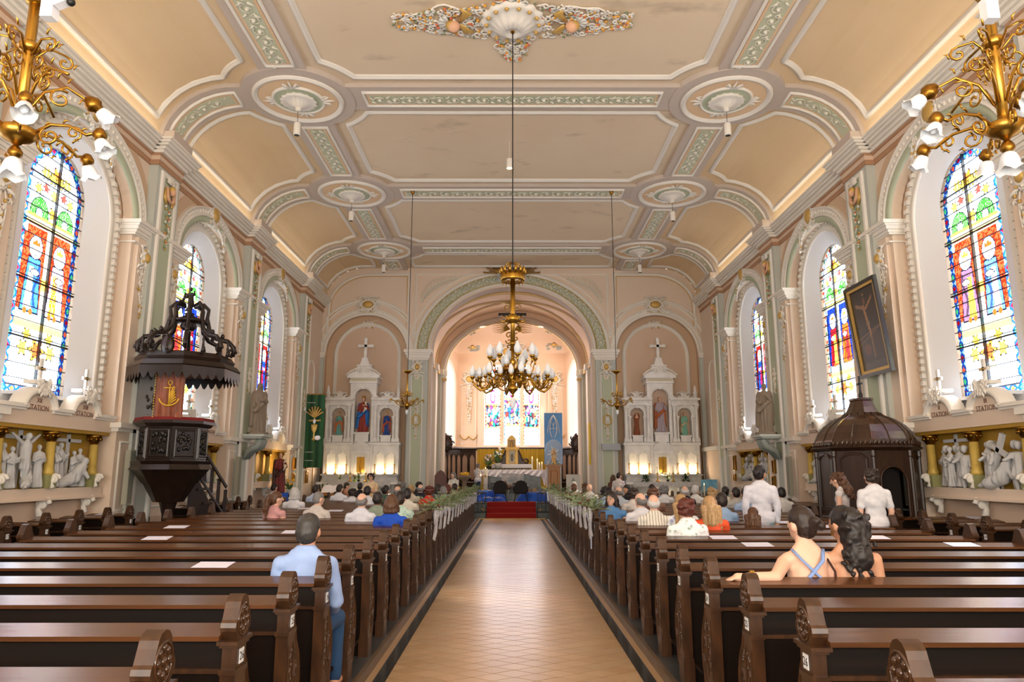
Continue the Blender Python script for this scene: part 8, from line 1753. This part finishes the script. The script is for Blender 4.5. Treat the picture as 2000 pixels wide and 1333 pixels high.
P(764, 986, 'woman with brown bob in bright blue dress with open back', 'f', 'bob', 'brown', (20, 80, 200), (20, 80, 200), 'mid', 0)
P(781, 974, 'dark-haired person in mint print shirt beside the woman in blue', hair='short', hcol='dark', top='mintfloral', sleeve='short', sk=1)
P(737, 974, 'man with close-cropped black hair in sage green jacket', hair='shaved', hcol='black', top=(150, 166, 150), sk=2)
P(663, 955, 'dark-haired man in white shirt turned to a neighbour on the left', hair='short', hcol='dark', top=WHT, sk=0, turn=-.5)
P(688, 964, 'boy with thick dark hair in white shirt', hair='curly', hcol='dark', top=WHT, sleeve='short', sc=.93)
P(575, 964, 'white-haired woman in sleeveless white top', 'f', 'bob', 'white', WHT, WHT, 'none', 1)
P(616, 957, 'dark-haired man in pale blue shirt, left front', hair='short', hcol='dark', top=(206, 220, 244), sk=1, rz=-.2)
P(535, 953, 'man with glasses in grey shirt at the far left of the seated people', hair='short', hcol='dark', top=(206, 208, 214), sk=0, turn=-.5, glasses=True)
P(676, 950, 'man with glasses looking back over his shoulder, left front', hair='short', hcol='dark', top=(206, 150, 120), sk=0, rz=-.9, turn=-.5, glasses=True)
P(703, 951, 'short-haired man in black clothes, left front', hair='short', hcol='dark', top=(30, 30, 34), sk=0)
P(717, 960, 'dark-haired man in white shirt behind the sage green jacket', hair='short', hcol='black', top=WHT, sk=2)
P(753, 959, 'woman with dark bun in green top', 'f', 'bun', 'black', (60, 96, 80), (60, 96, 80), 'short', 1, turn=-.5)
P(795, 966, 'dark-haired person in cream t-shirt, left block', hair='short', hcol='black', top=(236, 230, 216), sleeve='short', sk=0)
P(776, 961, 'older man with grey-fringed bald head, left block', hair='ring', hcol='grey', top=(180, 190, 206), sk=0)
P(838, 960, 'woman with curly auburn hair in bright red dress', 'f', 'curly', 'auburn', (224, 44, 34), (224, 44, 34), 'short', 1)
P(821, 955, 'bald man in navy jacket left of the woman in red', hair='ring', hcol='grey', top=NAVY, sk=0)
P(866, 960, 'man with shaved head in dark navy suit near the aisle', hair='shaved', hcol='grey', top=(24, 32, 48), sk=0)
P(803, 954, 'person with blonde updo, left front', 'f', 'bun', 'blonde', (220, 206, 190), (220, 206, 190), 'short', 0, y=ROWL[20]+.17)
P(818, 946, 'dark curly-haired person in the front left pews', hair='curly', hcol='dark', top=(60, 50, 50), sk=1)
P(788, 947, 'grey-haired man in the foremost left pews', hair='short', hcol='grey', top=(110, 110, 116), sk=0)
P(855, 954, 'dark-haired person beside the woman in red', 'f', 'bob', 'dark', (90, 90, 100), NAVY, 'long', 0)
P(888, 953, 'woman with dark updo nearest the aisle on the left', 'f', 'bun', 'dark', (214, 168, 160), NAVY, 'none', 0)
P(874, 956, 'person with brown hair behind the woman with the updo', 'f', 'bob', 'auburn', (130, 150, 190), NAVY, 'short', 0)
P(1122, 963, 'white-haired woman in white top nearest the aisle on the right', 'f', 'bob', 'white', WHT, WHT, 'short', 0)
P(1121, 953, 'person with short reddish hair, front right', 'f', 'short', 'auburn', (200, 180, 160), NAVY, 'short', 0, y=ROWR[22]+.17)
P(1143, 966, 'bare-shouldered woman with long wavy braided brown hair', 'f', 'curly_long', 'brown', (206, 160, 140), (206, 160, 140), 'bare', 1)
P(1152, 960, 'bald man in cream shirt leaning towards the aisle', hair=None, top=(234, 226, 208), sk=0, turn=.5)
P(1184, 965, 'person with dark curly hair in pale blue shirt, right block', hair='curly', hcol='black', top=LB, sk=1)
P(1196, 981, 'woman with dark bob and glasses in blue dress looking back at the camera', 'f', 'bob', 'dark', (88, 140, 196), (88, 140, 196), 'none', 0, rz=.1, turn=2.35, glasses=True, face=True, y=12.3)
P(1209, 961, 'grey-haired man in pale grey-blue shirt, right block', hair='ring', hcol='grey', top=(198, 208, 222), sk=0, turn=.5, y=ROWR[17]+.17)
P(1225, 957, 'dark-haired man in dark suit turning his face back, right front', hair='short', hcol='dark', top=(30, 30, 36), sk=1, rz=.7, turn=1.7, face=True)
P(1237, 967, 'woman with dark wavy bob in grey top, right block', 'f', 'curly', 'dark', (206, 202, 196), NAVY, 'short', 0)
P(1252, 977, 'man with thinning grey hair in white shirt, right block', hair='ring', hcol='grey', top=WHT, sk=0, turn=.5)
P(1277, 984, 'white-haired balding man in cream shirt with dark stripes', hair='ring', hcol='white', top='stripe', sk=0, sleeve='mid')
P(1297, 959, 'person with short curly grey hair in white top', 'f', 'curly', 'grey', (238, 238, 240), NAVY, 'short', 0)
P(1274, 956, 'long dark-haired person in blue, front right', 'f', 'long', 'black', (80, 110, 160), NAVY, 'short', 0, turn=.5)
P(1276, 966, 'person with short brown curls behind the striped shirt', 'f', 'curly', 'brown', (120, 90, 80), NAVY, 'short', 0)
P(1330, 981, 'woman with straight blonde hair in blue and white print dress', 'f', 'long', 'blonde', 'bluefloral', (200, 210, 230), 'short', 0)
P(1338, 960, 'bald man with pink scalp in navy suit, right block', hair='ring', hcol='white', top=NAVY, sk=0)
P(1358, 958, 'white-haired man with glasses in white shirt, right block', hair='short', hcol='white', top=(240, 238, 234), sk=0, rz=-.3, turn=-.5, glasses=True)
P(1390, 964, 'woman with big curly blonde hair, right block', 'f', 'curly_long', 'blonde', (210, 190, 170), NAVY, 'short', 0)
P(1341, 997, 'woman with short auburn hair in white leaf-print blouse', 'f', 'curly', 'auburn', 'floral', (230, 236, 236), 'mid', 0, turn=.5)
P(1386, 986, 'woman with blonde hair in bright orange top', 'f', 'long', 'blonde', (226, 84, 34), NAVY, 'short', 0)
P(1410, 978, 'man with short dark hair in light blue jacket', hair='short', hcol='dark', top=(160, 192, 232), sk=0)
P(1417, 962, 'woman with dark updo in cream print blouse', 'f', 'bun', 'black', 'blackfloral', NAVY, 'short', 0, turn=-.5)
P(1438, 964, 'man with black undercut hair in grey striped shirt', hair='short', hcol='black', top=(202, 200, 196), sk=1)
P(1456, 965, 'dark-haired person partly hidden left of the standing man', hair='short', hcol='dark', top=LB, sk=1)
P(1471, 1006, 'girl with long brown hair and pink hair clip', 'f', 'long', 'brown', (230, 190, 170), (200, 180, 180), 'none', 0, sc=.86, turn=-.5)
P(1527, 964, 'dark-haired man in white shirt right of the standing man', hair='short', hcol='black', top=(240, 238, 238), sk=1)
AL = [((-.165, -.02, .965), (-.29, -.19, .888), (-.49, -.21, .893)), ((.165, -.01, .965), (.20, .03, .70), (.13, .26, .62))]
w1 = P(1568, 1016, 'woman with dark low bun in light blue cross-back dress, arm along the pew', 'f', 'bun', 'dark', (140, 172, 232), (140, 172, 232), 'bare', 0, turn=.5, key='armout', A=AL, y=ry(3)+.20, dirs=[Vector((-1, -.05, -.02)), Vector((-.3, 1, 0))], sc=1.04)
mb = MB(); mb.tube([(-.11, -.04, 1.06), (-.07, -.125, .99), (.04, -.142, .88), (.12, -.13, .79)], .014, 6, flat=.5); mb.tube([(.11, -.04, 1.06), (.07, -.125, .99), (-.04, -.142, .88), (-.12, -.13, .79)], .014, 6, flat=.5); mb.build('crossed_straps', cmat((140, 172, 232)), w1, True); mb = MB(); mb.tube([(.12, -.03, 1.03), (.145, -.13, .92), (.155, -.13, .76)], .009, 5); mb.build('bag_strap', mat('dark_leather', (60, 30, 24), .5), w1); mb = MB(); mb.tube([(-.46, -.208+.036*cos(a), .892+.036*sin(a)) for a in [2*pi*k/12 for k in range(12)]], .008, 5, closed=True); mb.box((-.46, -.208, .93), (.03, .03, .012)); mb.build('wristwatch', GOLD, w1)
w2 = P(1650, 1014, 'bare-backed woman with long curly black hair and hoop earring', 'f', 'curly_long', 'black', (236, 236, 240), (236, 236, 240), 'bare', 1, turn=.5, y=ry(3)+.20, sc=1.04)
mb = MB(); mb.lathe([(.062, 1.04), (.064, 1.07), (.06, 1.09)], 14, (0, 0, 0)); mb.build('neck_scarf', CLOTH, w2, True); mb = MB(); mb.tube([(-.085, .035+.016*cos(a), 1.165+.016*sin(a)) for a in [2*pi*k/10 for k in range(10)]], .004, 4, closed=True); mb.build('hoop_earring', GOLD, w2)
# standing people
AD = [((-.185, -.01, .985), (-.235, -.02, .72), (-.225, .06, .50)), ((.185, -.01, .985), (.235, -.02, .72), (.225, .06, .50))]; AF = [((-.185, -.01, .985), (-.22, .05, .74), (-.10, .27, .80)), ((.185, -.01, .985), (.22, .05, .74), (.10, .27, .80))]
P(1483, 926, 'standing man with dark tied hair and glasses in white shirt, teal trousers', hair='bun', hcol='black', top=(232, 232, 244), trou=(120, 154, 160), sk=1, st=True, A=AD, key='stand', rz=-.25, turn=-.5, y=at(1483, 926, z=1.74).y if 0 else 11.2, sc=1.0, glasses=True)
P(1704, 938, 'teenage boy with curly dark hair in white polo, standing by the confessional', hair='curly', hcol='dark', top=(244, 244, 250), trou=(120, 124, 130), sk=0, st=True, A=AD, key='stand2', turn=.5, y=10.6, sleeve='short', glasses=True, sc=.97)
P(1641, 944, 'woman with wavy brown hair in white tank top, standing and looking down', 'f', 'curly_long', 'brown', (238, 232, 234), (200, 196, 196), 'none', 0, rz=.9, st=True, A=AD, key='standf', nod=-.35, y=12.1, sc=.94)
P(725, 931, 'standing woman with dark curly hair and glasses in yellow floral dress, facing back', 'f', 'curly', 'dark', 'yellowfloral', (230, 206, 170), 'short', 0, rz=pi-.2, st=True, A=AF, key='standf2', y=22.5, sc=.93, glasses=True, face=True)
P(886, 935, 'grey-haired woman with bandana in black and cream blouse, facing the pews', 'f', 'bob', 'grey', 'blackfloral', (220, 214, 206), 'mid', 0, rz=pi-.6, st=True, A=AF, key='standf2', y=27.6, zf=.1, sc=.96, face=True)
P(933, 919, 'man in white t-shirt and jeans holding a small lit candle beside the altar', hair='short', hcol='grey', top=(232, 232, 240), trou=(34, 52, 78), sleeve='short', sk=1, rz=-.8, st=True, A=AF, key='stand3', y=31.0, zf=.6, sc=.88)
P(1208, 927, 'boy in white shirt standing with his back to the camera beside the right altar', hair='short', hcol='dark', top=(238, 232, 226), trou=(50, 50, 56), sk=0, rz=-.5, st=True, A=AD, key='stand', turn=-.5, y=26.2, sc=.94, zf=.1)
P(1197, 936, 'person in brown jacket behind the boy in white at the right altar', 'f', 'bob', 'brown', (104, 64, 44), (60, 40, 34), 'long', 0, rz=-.9, st=True, A=AD, key='standf3', y=26.9, zf=.1, sc=.90)
a = at(939, 931, y=30.75); t = thing('tea_light', 'small lit candle in the hands of the man in the white t-shirt', 'candle', (a.x-.0, 30.72, a.z-.03)); mb = MB(); mb.lathe([(.03, 0), (.035, .05), (.01, .05)], 8); mb.build('cup', GLASSW, t); mb = MB(); mb.ell((0, 0, .08), (.018, .018, .04), 6); mb.build('flame', FLAME, t)
# ================= OLIVE SPRAYS AND TULLE BOWS =================
def olive(seed):
    q = random.Random(seed); mb = MB()
    for b in range(13):
        a = q.random()*6.28; el = q.random()*.9-.25; L_ = .16+.20*q.random(); d = Vector((cos(a)*cos(el)*.75, sin(a)*cos(el)*1.2, sin(el))); s = d.cross(BZ).normalized(); p0 = Vector((0, 0, .02)); mb.tube([p0, p0+d*L_*.6, p0+d*L_-BZ*.03], [.003, .003, .001], 3, 0)
        for k in range(9):
            t_ = .2+.8*k/9; p = p0+d*L_*t_; g = (1 if k % 2 else -1); e = d*.03+s*g*.035+BZ*(q.random()-.3)*.02; n_ = BZ*.006+s*.003; mb.add([p, p+e*.5+n_, p+e*1.3, p+e*.5-n_*1.6], [(0, 1, 2, 3)], 1 if q.random() < .75 else 2)
    for b in range(2): a = q.random()*6.28; mb.ell((.09*cos(a), .12*sin(a), .05+.06*q.random()), .018, 5, 3)
    return mb.mesh('olive_spray', [mat('olive_twig', (110, 90, 60), .8), LEAFS, LEAF, mat('rust_berry', (120, 60, 40), .7)])
def bow(seed):
    q = random.Random(seed); mb = MB()
    def rib(pts, w0, w1, n=7):
        pts = [Vector(p) for p in pts]; vs = []; k = len(pts)
        for i, p in enumerate(pts):
            w_ = w0+(w1-w0)*i/(k-1); t_ = (pts[min(i+1, k-1)]-pts[max(i-1, 0)]).normalized(); s = t_.cross(Vector((1, 0, 0))).normalized()
            for j in range(n): f = j/(n-1)-.5; vs.append(p+s*(w_*f)+Vector((.018*sin(j*2.4+i+seed), 0, 0)))
        mb.add(vs, [(i*n+j, i*n+j+1, (i+1)*n+j+1, (i+1)*n+j) for i in range(k-1) for j in range(n-1)])
    for sg in (-1, 1):
        rib([(0, 0, 0), (.03, sg*.11, .08), (.04, sg*.19, .01), (.03, sg*.13, -.08), (0, 0, 0)], .05, .07); rib([(.01, sg*.01, 0), (.03, sg*.07, -.12), (.015, sg*(.10+.03*q.random()), -.20-.14*q.random())], .03, .11); rib([(.015, -sg*.01, -.02), (.03, sg*.03, -.2), (.02, sg*.015, -.16-.12*q.random())], .02, .05)
    mb.ell((.01, 0, 0), (.025, .03, .03), 8); return mb.mesh('tulle_bow', TULLE, True)
OL = [olive(k) for k in range(4)]; BW = [bow(k) for k in range(4)]
for s, R_, xa, nm_ in ((-1, ROWL, -1.385, 'left'), (1, ROWR, 1.40, 'right')):
    ys = [y for y in R_ if y > 11.6]
    for i, y in enumerate(ys):
        o = link('olive_spray', OL[i % 4], None, loc=(xa-s*.035, y, 1.15), rot=(0, 0, i*1.7), kind='thing'); lab = ('nearest sprig of olive leaves tied to a pew end %s of the aisle' % nm_) if i == 0 else 'sprig of olive leaves in the long row on the pew ends %s of the aisle' % nm_; tag(o, lab, 'greenery', 'olive sprigs on the pew ends, %s of the aisle' % nm_); o.scale = (1.15, 1.35, 1.15)
        b = link('tulle_bow', BW[(i*3) % 4], None, loc=(xa-s*.075, y, 1.06), rot=(0, 0, 0 if s < 0 else pi), kind='thing'); lab = ('nearest white tulle bow hanging from a pew end %s of the aisle' % nm_) if i == 0 else 'white tulle bow in the long row on the pew ends %s of the aisle' % nm_; tag(b, lab, 'bow', 'tulle bows on the pew ends, %s of the aisle' % nm_)
        if i == 0: b.scale = (1.2, 1.2, 1.25)
mb = MB(); mb.grid(lambda u, v: (.01*sin(u*6), (-.07+.14*u)*(1-.55*v), -.42*v), 6, 6); o = mb.build('pale_ribbon', mat('pale_blue_satin', (206, 214, 236), .4), None, loc=(1.40-.09, ROWR[12], .93)); o.rotation_euler = (0, 0, 0); tag(o, 'broad pale satin ribbon hanging on a right pew end below the first bows', 'ribbon')
